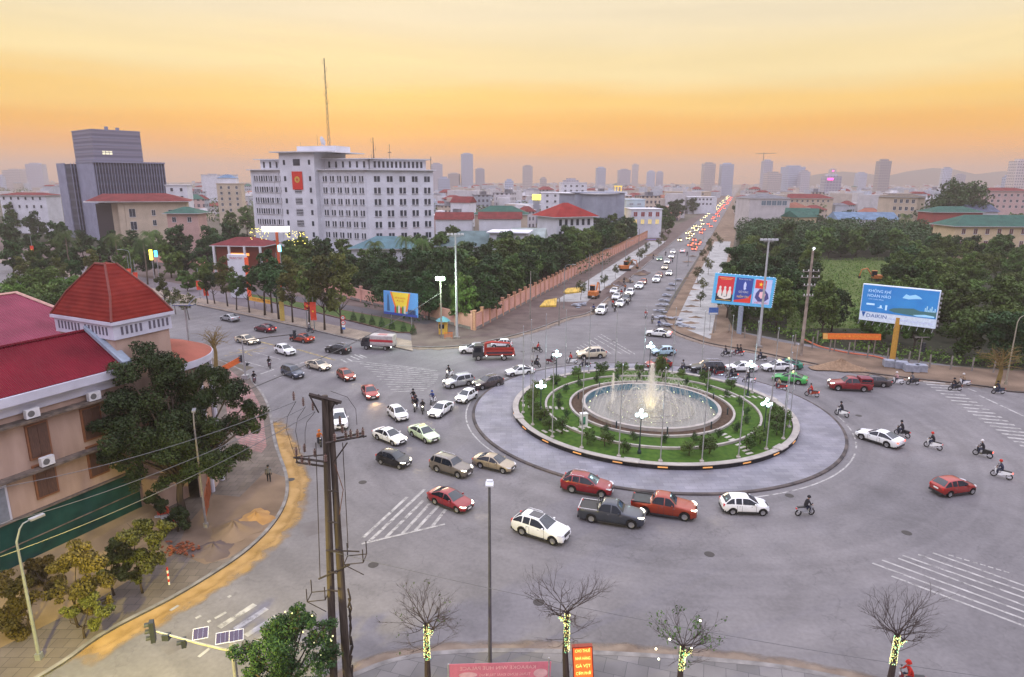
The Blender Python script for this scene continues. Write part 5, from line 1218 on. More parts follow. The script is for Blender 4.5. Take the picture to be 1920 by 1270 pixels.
for k in range(7): a = MB(); fr.rect(a, .84+k*.02,.42,.855+k*.02,.46+.06*math.sin(k*2.1)+.06,.055); a.build('skyline_picture', P3('billboard towers', (.3,.55,.7)), b2)
a = MB(); fr.text(a, 'KHÔNG KHÍ', .235,.83,.115,.06, fit=.3); fr.text(a, 'HOÀN HẢO', .235,.70,.115,.06, fit=.31); fr.text(a, 'CHO CUỘC SỐNG', .2,.605,.04,.06, fit=.2); a.build('slogan_text', P3('billboard letters', (.5,.75,.95)), b2)
a = MB(); fr.rect(a, .08,.44,.19,.49,.06); fr.poly(a, [(.22,.38),(.26,.4),(.265,.46),(.285,.46),(.29,.4),(.31,.38)], .06); fr.rect(a, .335,.34,.36,.48,.06); a.build('appliance_picture', P3('billboard letters', (.5,.75,.95)), b2)
a = MB(); fr.text(a, 'DAIKIN', .235,.145,.14,.05, fit=.27); fr.poly(a, [(.03,.24),(.085,.24),(.055,.09)], .05); a.build('brand_text', P3('billboard dark blue', (.01,.08,.3)), b2)
a = MB(); fr.text(a, 'THƯƠNG HIỆU ĐIỀU HÒA SỐ 1 NHẬT BẢN', .68,.11,.06,.05, fit=.56); a.build('caption_text', P3('billboard lilac', (.35,.4,.65)), b2)
for k in range(11): a = MB(); p_ = fr.p(.02+k*.096,0,0); a.tube([p_, p_+fr.n*1.3+Vector((0,0,-.4))], .03, 4); a.build('lamp_bracket', M_steel, b2)
for k in range(8): a = MB(); fr.rect(a, 1.0,.05+k*.12,1.03,.11+k*.12,-.3); a.build('edge_rib', M_steel, b2)
# orange banner on the fence
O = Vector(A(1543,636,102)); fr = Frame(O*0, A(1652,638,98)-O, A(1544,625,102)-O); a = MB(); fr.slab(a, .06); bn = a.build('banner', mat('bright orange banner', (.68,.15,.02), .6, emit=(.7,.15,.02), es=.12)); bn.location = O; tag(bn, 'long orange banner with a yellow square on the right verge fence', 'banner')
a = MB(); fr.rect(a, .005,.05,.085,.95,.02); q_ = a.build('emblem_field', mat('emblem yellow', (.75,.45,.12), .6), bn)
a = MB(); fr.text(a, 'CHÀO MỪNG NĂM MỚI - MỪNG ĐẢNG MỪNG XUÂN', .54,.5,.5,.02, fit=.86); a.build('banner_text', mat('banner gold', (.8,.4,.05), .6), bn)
g_ = G(1654,650)
for i, (bx, by, ty) in enumerate(((1533,646,622),(1565,662,632),(1602,666,634),(1639,670,636))):
    g_ = G(bx,by); h = A(bx,ty,g_.y).z; o = mast('fence_post', (g_.x,g_.y+.3,.1), h, .09, .09, M_conc, 'grey concrete post carrying the orange banner on the right verge', 'post'); o['group'] = 'posts behind the orange banner'
# small blue notice board, red small plate
g_ = G(1335,622); o = empty('notice_board', (g_.x,g_.y,.15), 0, 'small blue notice board at the end of the new footpath', 'sign'); h = A(1335,582,g_.y).z
a = MB(); a.tube([(-.5,0,0),(-.5,0,h)], .05, 6); a.tube([(.6,0,0),(.6,0,h)], .05, 6); a.build('post', M_steel, o); a = MB(); a.box((0,0,h-.3), (1.7,.08,1.3)); a.build('board', mat('notice blue', (.06,.16,.5), .5), o)
a = MB(); a.box((0,-.06,h-.75), (1.5,.02,.3)); a.build('white_band', M_plate, o)
# propaganda board at the wedge wall
O = Vector(A(720,588,121)); fr = Frame(O*0, A(783,596,117)-O, A(721,545,121)-O)
b3 = a = MB(); fr.slab(a, .2); b3 = a.build('billboard', P3('board blue', (.10,.28,.6), .2)); b3.location = O; tag(b3, 'blue and yellow picture board in front of the pink wall', 'billboard')
a = MB(); fr.poly(a, [(.2,.98),(.8,.98),(.68,.2),(.38,.25)], .03); a.build('yellow_field', P3('board yellow', (.75,.55,.05), .2), b3)
a = MB(); fr.poly(a, [(.2,.98),(.25,.98),(.41,.25),(.36,.25)], .05); fr.poly(a, [(.75,.98),(.8,.98),(.71,.2),(.66,.2)], .05); a.build('orange_ray', P3('board orange', (.75,.2,.03), .2), b3)
a = MB(); fr.rect(a, 0,0,1,.1,.04); a.build('lower_band', P3('board dark blue', (.03,.06,.3), .2), b3)
for k in range(6): a = MB(); x_ = .36+.055*k; z_ = .2+.03*(k%3); fr.poly(a, [(x_-.03,.1),(x_-.03,z_+.1),(x_,z_+.2),(x_+.03,z_+.1),(x_+.03,.1)], .06+.004*k); a.build('crowd_figure', P3(('board red','board green','board white2')[k%3], ((.55,.05,.04),(.06,.25,.06),(.6,.55,.5))[k%3], .1), b3)
for k in range(5): a = MB(); x_ = .75+.045*k; fr.poly(a, [(x_-.02,.1),(x_-.02,.26),(x_,.32),(x_+.02,.26),(x_+.02,.1)], .06); a.build('crowd_figure', P3('board navy', (.03,.05,.12), .1), b3)
a = MB(); fr.poly(a, [(.1,.15),(.12,.8),(.14,.9),(.16,.8),(.19,.15)], .04); a.build('tower_picture', P3('board slate', (.05,.12,.25), .1), b3)
a = MB(); fr.text(a, 'NHIỆT LIỆT CHÀO MỪNG', .5,.74,.09,.05, fit=.32); fr.text(a, 'ĐẠI HỘI', .51,.62,.09,.05, fit=.2); a.build('board_text', P3('board red text', (.6,.05,.02), .1), b3)
for k in range(2): a = MB(); p_ = fr.p(.2+.6*k,0,-.2); a.tube([(p_.x,p_.y,-O.z),(p_.x,p_.y,0)], .07, 6); a.build('post', M_steel, b3)

# yellow banner and yellow column on the left footway
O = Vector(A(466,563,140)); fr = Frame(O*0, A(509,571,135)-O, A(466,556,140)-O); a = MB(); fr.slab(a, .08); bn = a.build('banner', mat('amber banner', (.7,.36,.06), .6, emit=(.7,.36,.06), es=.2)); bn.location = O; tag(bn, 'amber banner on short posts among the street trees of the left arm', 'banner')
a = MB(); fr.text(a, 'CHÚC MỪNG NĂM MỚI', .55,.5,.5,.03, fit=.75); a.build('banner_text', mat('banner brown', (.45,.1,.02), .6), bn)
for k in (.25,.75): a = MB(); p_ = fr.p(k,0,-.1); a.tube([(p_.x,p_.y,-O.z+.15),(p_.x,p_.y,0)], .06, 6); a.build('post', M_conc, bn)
g_ = G(530,603); o = empty('advertising_column', (g_.x,g_.y,.15), 0, 'slim yellow column standing on the left footway', 'column'); h = A(530,566,g_.y).z; a = MB(); a.box((0,0,h/2), (.75,.5,h)); a.build('shaft', mat('column yellow', (.5,.36,.08), .6), o); a = MB(); a.box((0,0,h+.06), (.85,.6,.14)); a.build('cap', M_conc, o)
# vertical red flags / banners on lamp posts
def flag_post(px_, py_, fy0, fy1, label, side=0):
    g_ = G(px_,py_); o = empty('banner_post', (g_.x,g_.y,.15), 0, label, 'banner post'); z1 = A(px_,fy0,g_.y).z; z0 = A(px_,fy1,g_.y).z
    a = MB(); a.tube([(0,0,0),(0,0,z1+3)], [.1,.07], 8); a.build('pole', M_lampg, o)
    a = MB(); n_ = 8; vs = []
    for i in range(n_+1): f = i/n_; vs += [(-.55+side,-.15+.06*math.sin(f*9),z1+(z0-z1)*f),(.55+side,-.15+.08*math.sin(f*7+1),z1+(z0-z1)*f)]
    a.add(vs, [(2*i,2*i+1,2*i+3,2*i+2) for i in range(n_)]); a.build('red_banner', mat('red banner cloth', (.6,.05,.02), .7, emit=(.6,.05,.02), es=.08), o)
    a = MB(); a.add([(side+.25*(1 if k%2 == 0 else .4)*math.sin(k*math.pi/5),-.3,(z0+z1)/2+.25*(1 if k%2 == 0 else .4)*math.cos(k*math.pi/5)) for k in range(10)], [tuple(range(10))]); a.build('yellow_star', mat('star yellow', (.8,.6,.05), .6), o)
flag_post(590,619,568,602,'lamp post with red star banner between the street trees')
flag_post(576,612,568,582,'slim post with small red pennant behind the street trees',.3)
flag_post(389,570,538,556,'lamp post with red banner at the far end of the left arm kerb')
flag_post(376,562,528,545,'left lamp post with orange red banner near the gate')
flag_post(259,552,512,530,'lamp post with red banner just right of the tower roof')
flag_post(247,545,505,515,'post with small red flag above the tower roof')
flag_post(66,500,462,476,'post with red flag beyond the dark hedge on the left')
flag_post(524,560,500,528,'post with orange red banner beside the lit gate slab')
g_ = G(250,560); arm_lamp(A(258,560,150) and (G(252,545).x,G(252,545).y,.15), A(252,470,G(252,545).y).z, 170, 2.5, M_lampg, 'curved street lamp above the red tower roof')

# near bottom: pink banner (read from behind) and lit red sign
O = Vector(A(840,1300,29.0)); fr = Frame(O*0, A(1030,1294,29.5)-O, A(842,1246,29.0)-O); a = MB(); fr.slab(a, .02); bn = a.build('banner', mat('pink banner', (.55,.16,.22), .7, var=.08)); bn.location = O; tag(bn, 'pink banner seen from behind with mirrored lettering at the bottom edge', 'banner')
a = MB(); fr.text(a, 'KARAOKE WIN HUE PALACE', .48,.84,.17,.02, mirror=True, fit=.74); fr.text(a, 'TƯNG BỪNG KHAI TRƯƠNG', .55,.6,.13,.02, mirror=True, fit=.5); fr.text(a, 'ƯU ĐÃI GIẢM 50%', .55,.42,.13,.02, mirror=True, fit=.4); a.build('banner_text', mat('banner pale text', (.72,.42,.42), .7), bn)
for x_, r_ in ((.9,.07),(.19,.09)): a = MB(); fr.poly(a, [(x_+r_*math.cos(t_*.4),.62+r_*2.2*math.sin(t_*.4)*(1 if x_ > .5 else .5)) for t_ in range(16)], .02); a.build('banner_oval', mat('banner pale', (.6,.35,.38), .7), bn)
for k in (.01,.99): a = MB(); p_ = fr.p(k,0,-.02); a.tube([(p_.x,p_.y,-O.z),(p_.x,p_.y,fr.h)], .05, 6); a.build('post', M_steel, bn)
O = Vector(A(1077,1310,29.6)); fr = Frame(O*0, A(1115,1308,29.6)-O, A(1078,1214,29.6)-O); a = MB(); fr.slab(a, .25); sgn = a.build('lit_sign', mat('sign casing', (.25,.03,.01), .5)); sgn.location = O; tag(sgn, 'upright glowing orange red sign board beside the middle lit tree', 'sign')
a = MB(); fr.rect(a, .06,.02,.94,.98,.02); a.build('lit_face', glow('sign face', (1,.12,.02), 1.1), sgn)
a = MB()
for k, tx in enumerate(('CHO THUÊ','NHÀ HÀNG','GÀ VỊT','CƠM PHỞ','TRƯỜNG AN')): fr.text(a, tx, .5,.93-.145*k,.085,.04, fit=.72)
a.build('sign_text', glow('sign letters', (1,.75,.15), 1.8), sgn)
a = MB(); p_ = fr.p(.5,0,-.1); a.tube([(p_.x,p_.y,-O.z),(p_.x,p_.y,.1)], .08, 6); a.build('post', M_steel, sgn)

# ================================================================== buildings
M_win = mat('window glass', (.035,.045,.06), .15, var=.3, scale=.7, spec=.6); M_winw = mat('pale window', (.2,.22,.26), .3)
M_frame = mat('white frame', (.6,.6,.62), .6)
def mwall(n, c_, rnd=0): return mat('wall '+n, c_, .85, var=.10, scale=.25, detail=7, rnd=rnd)
W_white = mwall('white', (.62,.63,.67)); W_cream = mwall('cream', (.50,.42,.32)); W_pink = mwall('pink', (.50,.33,.29)); W_grey = mwall('grey', (.30,.32,.38)); W_yellow = mwall('yellow', (.62,.50,.32))
def roofm(n, c_, sc_=2.2):
    m = mat('roof '+n, c_, .78, var=.2, scale=.4, detail=9)
    t = m.node_tree; b = t.nodes['Principled BSDF']; wv = t.nodes.new('ShaderNodeTexWave'); wv.inputs['Scale'].default_value = sc_; wv.inputs['Distortion'].default_value = .3
    tcn = t.nodes.new('ShaderNodeTexCoord'); t.links.new(tcn.outputs['Object'], wv.inputs['Vector'])
    bp = t.nodes.new('ShaderNodeBump'); bp.inputs['Strength'].default_value = .9; bp.inputs['Distance'].default_value = .1; t.links.new(wv.outputs['Fac'], bp.inputs['Height']); t.links.new(bp.outputs[0], b.inputs['Normal']); return m
R_red = roofm('red', (.20,.035,.035)); R_green = roofm('green', (.045,.13,.10)); R_teal = roofm('teal', (.12,.22,.25)); R_blue = roofm('blue', (.17,.26,.38)); R_crimson = roofm('crimson', (.32,.02,.045)); R_orange = roofm('orange', (.30,.12,.08)); R_grey = roofm('grey', (.2,.2,.22)); R_pink = roofm('pink', (.50,.16,.18))
def facade_mat(name, wall, glass, fz=3.3, fx=2.6, wz=.5, wx=.55):
    m = bpy.data.materials.new(name); m.use_nodes = True; t = m.node_tree; b = t.nodes['Principled BSDF']; l = t.links.new
    tcn = t.nodes.new('ShaderNodeTexCoord'); s = t.nodes.new('ShaderNodeSeparateXYZ'); l(tcn.outputs['Object'], s.inputs[0])
    def mth(op, a, b_=None):
        n = t.nodes.new('ShaderNodeMath'); n.operation = op
        for i, v in enumerate((a, b_)):
            if v is None: continue
            if isinstance(v, (int, float)): n.inputs[i].default_value = v
            else: l(v, n.inputs[i])
        return n.outputs[0]
    z = mth('LESS_THAN', mth('FRACT', mth('DIVIDE', s.outputs['Z'], fz)), wz)
    x = mth('LESS_THAN', mth('FRACT', mth('DIVIDE', mth('ADD', s.outputs['X'], s.outputs['Y']), fx)), wx)
    gN = t.nodes.new('ShaderNodeNewGeometry'); sn = t.nodes.new('ShaderNodeSeparateXYZ'); l(tcn.outputs['Normal'], sn.inputs[0])
    flat = mth('LESS_THAN', mth('ABSOLUTE', sn.outputs['Z']), .5)
    f = mth('MULTIPLY', mth('MULTIPLY', z, x), flat)
    oi = t.nodes.new('ShaderNodeObjectInfo'); hs = t.nodes.new('ShaderNodeHueSaturation'); hs.inputs['Color'].default_value = (*wall, 1)
    mr = t.nodes.new('ShaderNodeMapRange'); mr.inputs['To Min'].default_value = .7; mr.inputs['To Max'].default_value = 1.15; l(oi.outputs['Random'], mr.inputs['Value']); l(mr.outputs[0], hs.inputs['Value'])
    mx_ = t.nodes.new('ShaderNodeMix'); mx_.data_type = 'RGBA'; l(f, mx_.inputs['Factor']); l(hs.outputs[0], mx_.inputs['A']); mx_.inputs['B'].default_value = (*glass, 1); l(mx_.outputs['Result'], b.inputs['Base Color']); b.inputs['Roughness'].default_value = .7
    return m
def corner(px_, py_, Y, th):
    p = A(px_, py_, Y); return p, R(th)
def bl(name, label, pos, th, w, d, h, wall, roof=None, rtype='flat', rh=2.0, over=.6, wins=(), cat='building', z0=0, cap=True):
    """pos = nearest front corner; x runs along the front, y runs back"""
    o = empty(name, (pos[0], pos[1], z0), R(th), label, cat)
    a = MB(); a.box((w/2,d/2,h/2), (w,d,h)); a.build('wall', wall, o)
    if rtype == 'flat':
        if cap: a = MB(); a.box((w/2,d/2,h+.15), (w+2*over*.6,d+2*over*.6,.3)); a.build('roof', roof or wall, o)
    elif rtype == 'hip':
        a = MB(); e = over; r_ = min(w,d)/2; b_ = [(-e,-e,h),(w+e,-e,h),(w+e,d+e,h),(-e,d+e,h)]
        if w >= d: q = [(r_,d/2,h+rh),(w-r_,d/2,h+rh)]; fs = [(0,1,5,4),(1,2,5),(2,3,4,5),(3,0,4),(3,2,1,0)]
        else: q = [(w/2,r_,h+rh),(w/2,d-r_,h+rh)]; fs = [(0,1,4),(1,2,5,4),(2,3,5),(3,0,4,5),(3,2,1,0)]
        a.add(b_+q, fs); a.build('roof', roof, o); a = MB(); a.box((w/2,d/2,h-.12), (w+2*e-.1,d+2*e-.1,.22)); a.build('eaves', M_frame, o)
    elif rtype == 'gable':
        a = MB(); e = over; b_ = [(-e,-e,h),(w+e,-e,h),(w+e,d+e,h),(-e,d+e,h),(-e,d/2,h+rh),(w+e,d/2,h+rh)]
        a.add(b_, [(0,1,5,4),(2,3,4,5),(1,2,5),(3,0,4),(3,2,1,0)]); a.build('roof', roof, o)
    cnt = 0; wm = {}
    for face, cols, rows, x0, dx, z0_, dz, ww, wh, m in wins:
        for r_ in range(rows):
            for c_ in range(cols):
                u_ = x0+dx*c_; z_ = z0_+dz*r_
                k = (ww, wh, m.name)
                if k not in wm:
                    a = MB(); a.box((0,-.02,0), (ww,.08,wh)); n_ = 1 if ww < 1.3 else 2
                    for q in range(n_+1): a.box((-ww/2+q*ww/n_,-.07,0), (.07,.05,wh+.1), 0, 1)
                    for q in (-1,1): a.box((0,-.075,q*wh/2), (ww,.05,.08), 0, 1)
                    a.box((0,-.12,-wh/2-.08), (ww+.25,.2,.08), 0, 1)
                    wm[k] = a.mesh('window', [m, M_frame])
                if cnt < 95:
                    q = link('window', wm[k], o); cnt += 1
                    if face == 'f': q.location = (u_,0,z_)
                    elif face == 'l': q.location = (0,u_,z_); q.rotation_euler = (0,0,-math.pi/2)
                    elif face == 'r': q.location = (w,u_,z_); q.rotation_euler = (0,0,math.pi/2)
                else:
                    if 'rest' not in wm: wm['rest'] = MB()
                    M_ = {'f':Matrix.Translation((u_,0,z_)),'l':Matrix.Translation((0,u_,z_)) @ Matrix.Rotation(-math.pi/2,4,'Z'),'r':Matrix.Translation((w,u_,z_)) @ Matrix.Rotation(math.pi/2,4,'Z')}[face]
                    b_ = MB(); b_.box((0,-.02,0), (ww,.08,wh)); wm['rest'].merge(b_, M_)
    if 'rest' in wm: tag(wm['rest'].build('windows', M_win, o), kind='stuff')
    return o
# --- headquarters
Yh = 219
p0 = A(470,330,222); p1 = A(688,330,206); p2 = A(812,330,213)
dv = (p1-p0); L1 = math.hypot(dv.x,dv.y); th1 = math.degrees(math.atan2(dv.y,dv.x)); dv2 = p2-p1; L2 = math.hypot(dv2.x,dv2.y); th2 = math.degrees(math.atan2(dv2.y,dv2.x))
hq = empty('headquarters_building', (p0.x,p0.y,0), R(th1), 'large white seven storey headquarters with red emblem banner and tall mast', 'building')
M_l2 = Matrix.Translation((L1,0,0)) @ Matrix.Rotation(R(th2-th1),4,'Z')
a = MB(); a.box((L1/2,8,14.9), (L1,16,29.8)); a.merge(MB().box((L2/2,8,14.9),(L2,16,29.79)), M_l2); a.build('wall', W_white, hq)
for M_, l_ in ((Matrix.Identity(4), L1),(M_l2, L2)):
    a = MB(); a.merge(MB().box((l_/2,8,29.95),(l_+1.8,18,.28)), M_); a.build('cornice', M_frame, hq)
    a = MB(); a.merge(MB().box((l_/2,9.3,31.6),(l_-3,12,3.2)), M_); a.build('top_storey', W_white, hq)
    a = MB(); a.merge(MB().box((l_/2,9,33.3),(l_+.2,14.5,.25)), M_); a.build('cornice', M_frame, hq)
T0, T1 = None, None
def local_x(px_):  # along the long front where picture column px_ meets it
    best = min(range(0, 1000), key=lambda k: abs((lambda P: (960+FOC*P.x/(P.y*math.cos(PITCH)+(27-15)*math.sin(PITCH))))(p0.lerp(p1,k/1000))-px_)); return L1*best/1000
xa, xb = local_x(538), local_x(602)
a = MB(); a.box(((xa+xb)/2,6.5,17.6), (xb-xa,17,35.2)); a.build('stair_tower', W_white, hq)
a = MB(); a.box(((xa+xb)/2+2,6.5,35.35), (xb-xa+9,20,.3)); a.build('cornice', M_frame, hq)
a = MB(); a.box((xb-3.5,8,36.3), (15,8,2.2)); a.build('roof_room', W_white, hq)
wmesh = {}
def hqwin(M_, x, y, z, ww, wh, n):
    k = (ww, wh, n)
    if k not in wmesh:
        a = MB(); a.box((0,0,0), (ww,.1,wh)); 
        for q in range(1,n): a.box((-ww/2+q*ww/n,-.08,0), (.34 if n == 2 else .1,.08,wh), 0, 1)
        a.box((0,-.1,-wh/2-.1),(ww+.3,.25,.1),0,1); wmesh[k] = a.mesh('window', [M_win, M_frame])
    o = link('window', wmesh[k], hq); o.matrix_local = M_ @ Matrix.Translation((x,y-.03,z))
I4 = Matrix.Identity(4); nW = 0
zs = [27.2,23.7,20.2,16.7,13.2,9.7,6.2]
for r_, z in enumerate(zs):
    for c_ in range(6):
        if r_ < 5: hqwin(I4, 2.2+c_*(xa-3.0)/5.6, 0, z, 1.45, 1.7, 2)
    for c_ in range(6):
        if r_ < 6: hqwin(I4, xb+2.2+c_*(L1-xb-3.2)/5.4, 0, z, 1.45, 1.7, 2)
stf = MB()
for r_, z in enumerate(zs):
    for c_ in range(5):
        x = 3.0+c_*(L2-5)/4; 
        if r_ in (1,2,3,4): hqwin(M_l2, x, 0, z, 2.0, 1.8, 2)
        else: stf.merge(MB().box((x-.5,-.03,z),(.8,.1,1.7)), M_l2); stf.merge(MB().box((x+.5,-.03,z),(.8,.1,1.7)), M_l2)
for l_, M_, n_ in ((L1,I4,16),(L2,M_l2,12)):
    for c_ in range(n_):
        x = 3+c_*(l_-6)/(n_-1)
        if M_ is I4 and xa-1 < x < xb+1: continue
        stf.merge(MB().box((x,3.28,31.6),(.7,.1,1.9)), M_)
xm = (xa+xb)/2
for r_, z in enumerate([32.2]+zs[:6]):
    for s in (-1,1): stf.box((xm+s*(xb-xa)*.36,-2.03,z), (.8,.1,1.5))
    stf.box((xm,-2.03,z), (2.6,.1,2.0)); 
o = stf.build('windows', M_win, hq); o['kind'] = 'stuff'
a = MB()
for z in zs[1:6]:
    for k in range(4): a.box((xm,-2.12,z-.75+k*.5), (2.7,.06,.14))
a.build('stair_louvre', M_frame, hq)
for c_ in range(7):
    a = MB(); a.box((.9+c_*(xa-1.5)/5.8,-.06,15), (.22,.12,28)); a.build('pilaster', W_white, hq)
    a = MB(); a.box((xb+.9+c_*(L1-xb-2)/5.8,-.06,15), (.22,.12,28)); a.build('pilaster', W_white, hq)
a = MB(); a.box((xm,-2.2,26.6), (4.0,.1,5.6)); em = a.build('emblem_banner', mat('emblem red', (.6,.03,.015), .6), hq)
a = MB().merge(MB().lathe([(.001,0),(1.0,0)], (0,0,0), 18), Matrix.Translation((xm,-2.27,26.9)) @ Matrix.Rotation(math.pi/2,4,'X') ); a.build('emblem_ring', mat('emblem gold', (.6,.38,.06), .5), em)
a = MB(); a.add([(xm+.65*(1 if k%2 == 0 else .4)*math.sin(k*math.pi/5),-2.3,26.9+.65*(1 if k%2 == 0 else .4)*math.cos(k*math.pi/5)) for k in range(10)], [tuple(range(10))]); a.build('emblem_star', mat('emblem red2', (.5,.05,.02), .6), em)
a = MB(); a.merge(MB().box((L2*.52,-1.6,3.5),(L2*.72,3.2,7.6)), M_l2); a.build('red_annex', mwall('dark red', (.25,.04,.04)), hq)
# masts and dish on the roof (parts of the building)
def lattice(x, y, z0, z1, w_, name='mast'):
    a = MB(); n_ = int((z1-z0)/1.5)
    for s in range(3):
        an = s*2.094; a.tube([(x+w_*math.cos(an),y+w_*math.sin(an),z0),(x+w_*.25*math.cos(an),y+w_*.25*math.sin(an),z1)], .05, 4)
    for k in range(n_):
        f0, f1 = k/n_, (k+1)/n_
        for s in range(3):
            a0, a1 = s*2.094, (s+1)*2.094; w0, w1 = w_*(1-.75*f0), w_*(1-.75*f1)
            a.tube([(x+w0*math.cos(a0),y+w0*math.sin(a0),z0+(z1-z0)*f0),(x+w1*math.cos(a1),y+w1*math.sin(a1),z0+(z1-z0)*f1)], .035, 3)
    for k in range(6): zz = z1-1.5-k*2.4; a.tube([(x-.1,y,zz),(x+.8*(1 if k%2 else -1),y,zz),(x+.8*(1 if k%2 else -1),y,zz+1.2)], .05, 4)
    a.build(name, mat('mast metal', (.16,.13,.10), .6), hq)
lattice(xb-.5, 7, 37.3, 64, .5); lattice(L1-3, 9, 33.4, 40, .2); 
a = MB(); a.merge(MB().tube([(L2*.42,9,33.4),(L2*.42,9,38)], .09, 5), M_l2); a.merge(MB().box((L2*.42,9,35.5),(1.2,.2,.2)), M_l2); a.build('mast', MATS['mast metal'], hq)
a = MB(); a.merge(MB().tube([(L2-.4,1,26),(L2-.4,1,34.2)], .1, 5), M_l2); a.build('mast', MATS['mast metal'], hq)
a = MB(); a.tube([(xa+2,7,35.4),(xa+1.6,7,39)], .05, 4); a.tube([(xb-5,7,37),(xb-5,7,41)], .05, 4); a.build('antenna', MATS['mast metal'], hq)
a = MB().merge(MB().lathe([(.05,0),(.8,.12),(1.4,.45),(1.5,.55)], (0,0,0), 16), Matrix.Translation((xb-2,5,38.8)) @ Matrix.Rotation(R(-70),4,'X') @ Matrix.Rotation(R(25),4,'Y')); a.tube([(xb-2,5,37.3),(xb-2,5,38.8)], .08, 5); a.build('satellite_dish', M_frame, hq)

# --- dark office towers
M_fin = mat('fin grey', (.21,.22,.30), .6, var=.1); M_dark = facade_mat('dark curtain wall', (.07,.075,.11), (.03,.035,.055), 3.6, 1.2, .7, .8); M_stripe = facade_mat('striped curtain wall', (.22,.21,.26), (.13,.125,.17), 3.0, 400, .35, 1.1); M_slab = mwall('slate', (.25,.26,.34))
of = empty('office_tower', tuple(A(180,330,290).xy)+(0,), R(50), 'dark grey office complex with a striped block on finned lower blocks', 'building')
z1 = A(180,305,290).z; z2 = A(178,242,296).z
a = MB(); a.box((14,10,z1/2), (29,20,z1)); a.build('lower_block', M_dark, of)
a = MB(); a.box((-.55,10,z1/2+.2), (.5,20.4,z1+.5)); a.build('side_wall', M_slab, of)
a = MB()
for k in range(25): a.box((.3+k*1.18,-.35,z1/2), (.22,.7,z1))
a.build('fins', M_fin, of)
a = MB(); a.box((14,9.7,z1+.3), (30,21.5,.6)); a.build('parapet', M_fin, of)
a = MB(); a.box((6,28,z1/2-.2), (18,15,z1-.4)); a.build('lower_block', M_dark, of)
a = MB(); a.box((-3.1,33,z1/2), (.5,11,z1)); a.build('side_wall', M_slab, of)
a = MB()
for k in range(16): a.box((-2.9+k*1.15,20.0-.0,z1/2), (.22,.5,z1))
a.build('fins', M_fin, of)
a = MB(); a.box((12,17,(z1+z2)/2), (20,24,z2-z1)); a.build('upper_block', M_stripe, of)
a = MB()
for k in range(5): a.box((12,17,z1+1.5+k*(z2-z1)/4.6), (20.3,24.3,.35))
a.build('ledge', M_fin, of)
for k in range(3): a = MB(); a.box((6+k*1.4,4.9,z1+4.4), (1.1,.1,1.5)); a.build('lit_window', glow('warm window', (.8,.75,.5), .8), of)
for x, y in ((10,10),(16,14)): a = MB(); a.box((x,y,z2+.8), (1.2,1.2,1.6)); a.build('roof_unit', M_fin, of)

# --- civic hall with red hip roof
Yc = 262; c0 = A(232,380,Yc); zt = A(232,378,Yc).z
cv = bl('civic_hall','cream civic hall with tall columns and a red hip roof', c0, 22, 22, 15, zt, W_cream, R_red, 'hip', 3.0, 2.0, wins=[('f',2,3,10,6,zt-4.5,-4,1.3,2.2,M_win),('f',1,2,2.5,1,zt-4.5,-5,2.2,3.2,M_win)])
for k in range(4): a = MB(); a.box((-1.2-.9*k*3,1.0+3.5*k,zt/2), (2.2,1.6,zt)); a.build('column', W_cream, cv)
a = MB(); a.box((-6,9,zt/2-.5), (9,10,zt-1)); a.build('portico', mat('shaded glass', (.05,.045,.05), .3), cv)
a = MB(); a.box((-5,7,zt-.05), (17,16,.5)); a.build('eaves', M_frame, cv)
a = MB(); a.add([(-13,-1,zt+.2),(2,-1.4,zt+.2),(2,15,zt+.2),(-13,15,zt+.2),(-8,7,zt+2.9),(11,7,zt+2.9)], [(0,1,5,4),(1,2,5),(2,3,4,5),(3,0,4)]); a.build('roof', R_red, cv)
def bz(px_, py_, Y): return A(px_, py_, Y).z
def at2(px_, Y): return tuple(A(px_, 400, Y).xy)
Wn = lambda cols, rows, x0, dx, z0, dz, ww=1.2, wh=1.5, face='f', m=None: (face, cols, rows, x0, dx, z0, dz, ww, wh, m or M_win)
bl('pink_house','small pink house with green roof beside the cream civic hall', at2(312,245), 5, 11, 9, bz(330,400,245), W_pink, R_green, 'hip', 2.2, 1.2, wins=[Wn(2,1,2.5,5.5,bz(330,412,245),-3.5,1.4,1.8)])
bl('white_block','long low white building with red edge roof at the far left', at2(5,330), -4, 24, 10, bz(40,366,330), W_white, R_red, 'hip', 1.2, .8, wins=[Wn(6,2,2,3.8,bz(40,372,330),-4,1.1,1.5)])
bl('hotel_building','narrow cream hotel with red lit sign standing among distant trees', at2(411,410), 12, 14, 12, bz(430,345,410), W_cream, None, 'flat', wins=[Wn(3,5,2.5,4.5,bz(430,352,410),-3.4,1.3,1.7)])
o = bl('roof_pavilion','small mansard pavilion crowning the narrow cream hotel', at2(413,411.5), 12, 11, 9, 3.2, W_white, R_blue, 'hip', 2.2, .3, z0=bz(430,345,410)+.3)
bl('white_block','wide pale blue white building far behind the hotel', at2(384,640), 3, 30, 14, bz(400,328,640), W_white, None, 'flat', wins=[])
bl('villa','white villa with teal awnings next to the dark office complex', at2(316,300), 10, 9, 8, bz(325,348,300), W_white, None, 'flat', wins=[Wn(2,3,2.5,4,bz(325,356,300),-3.5)])
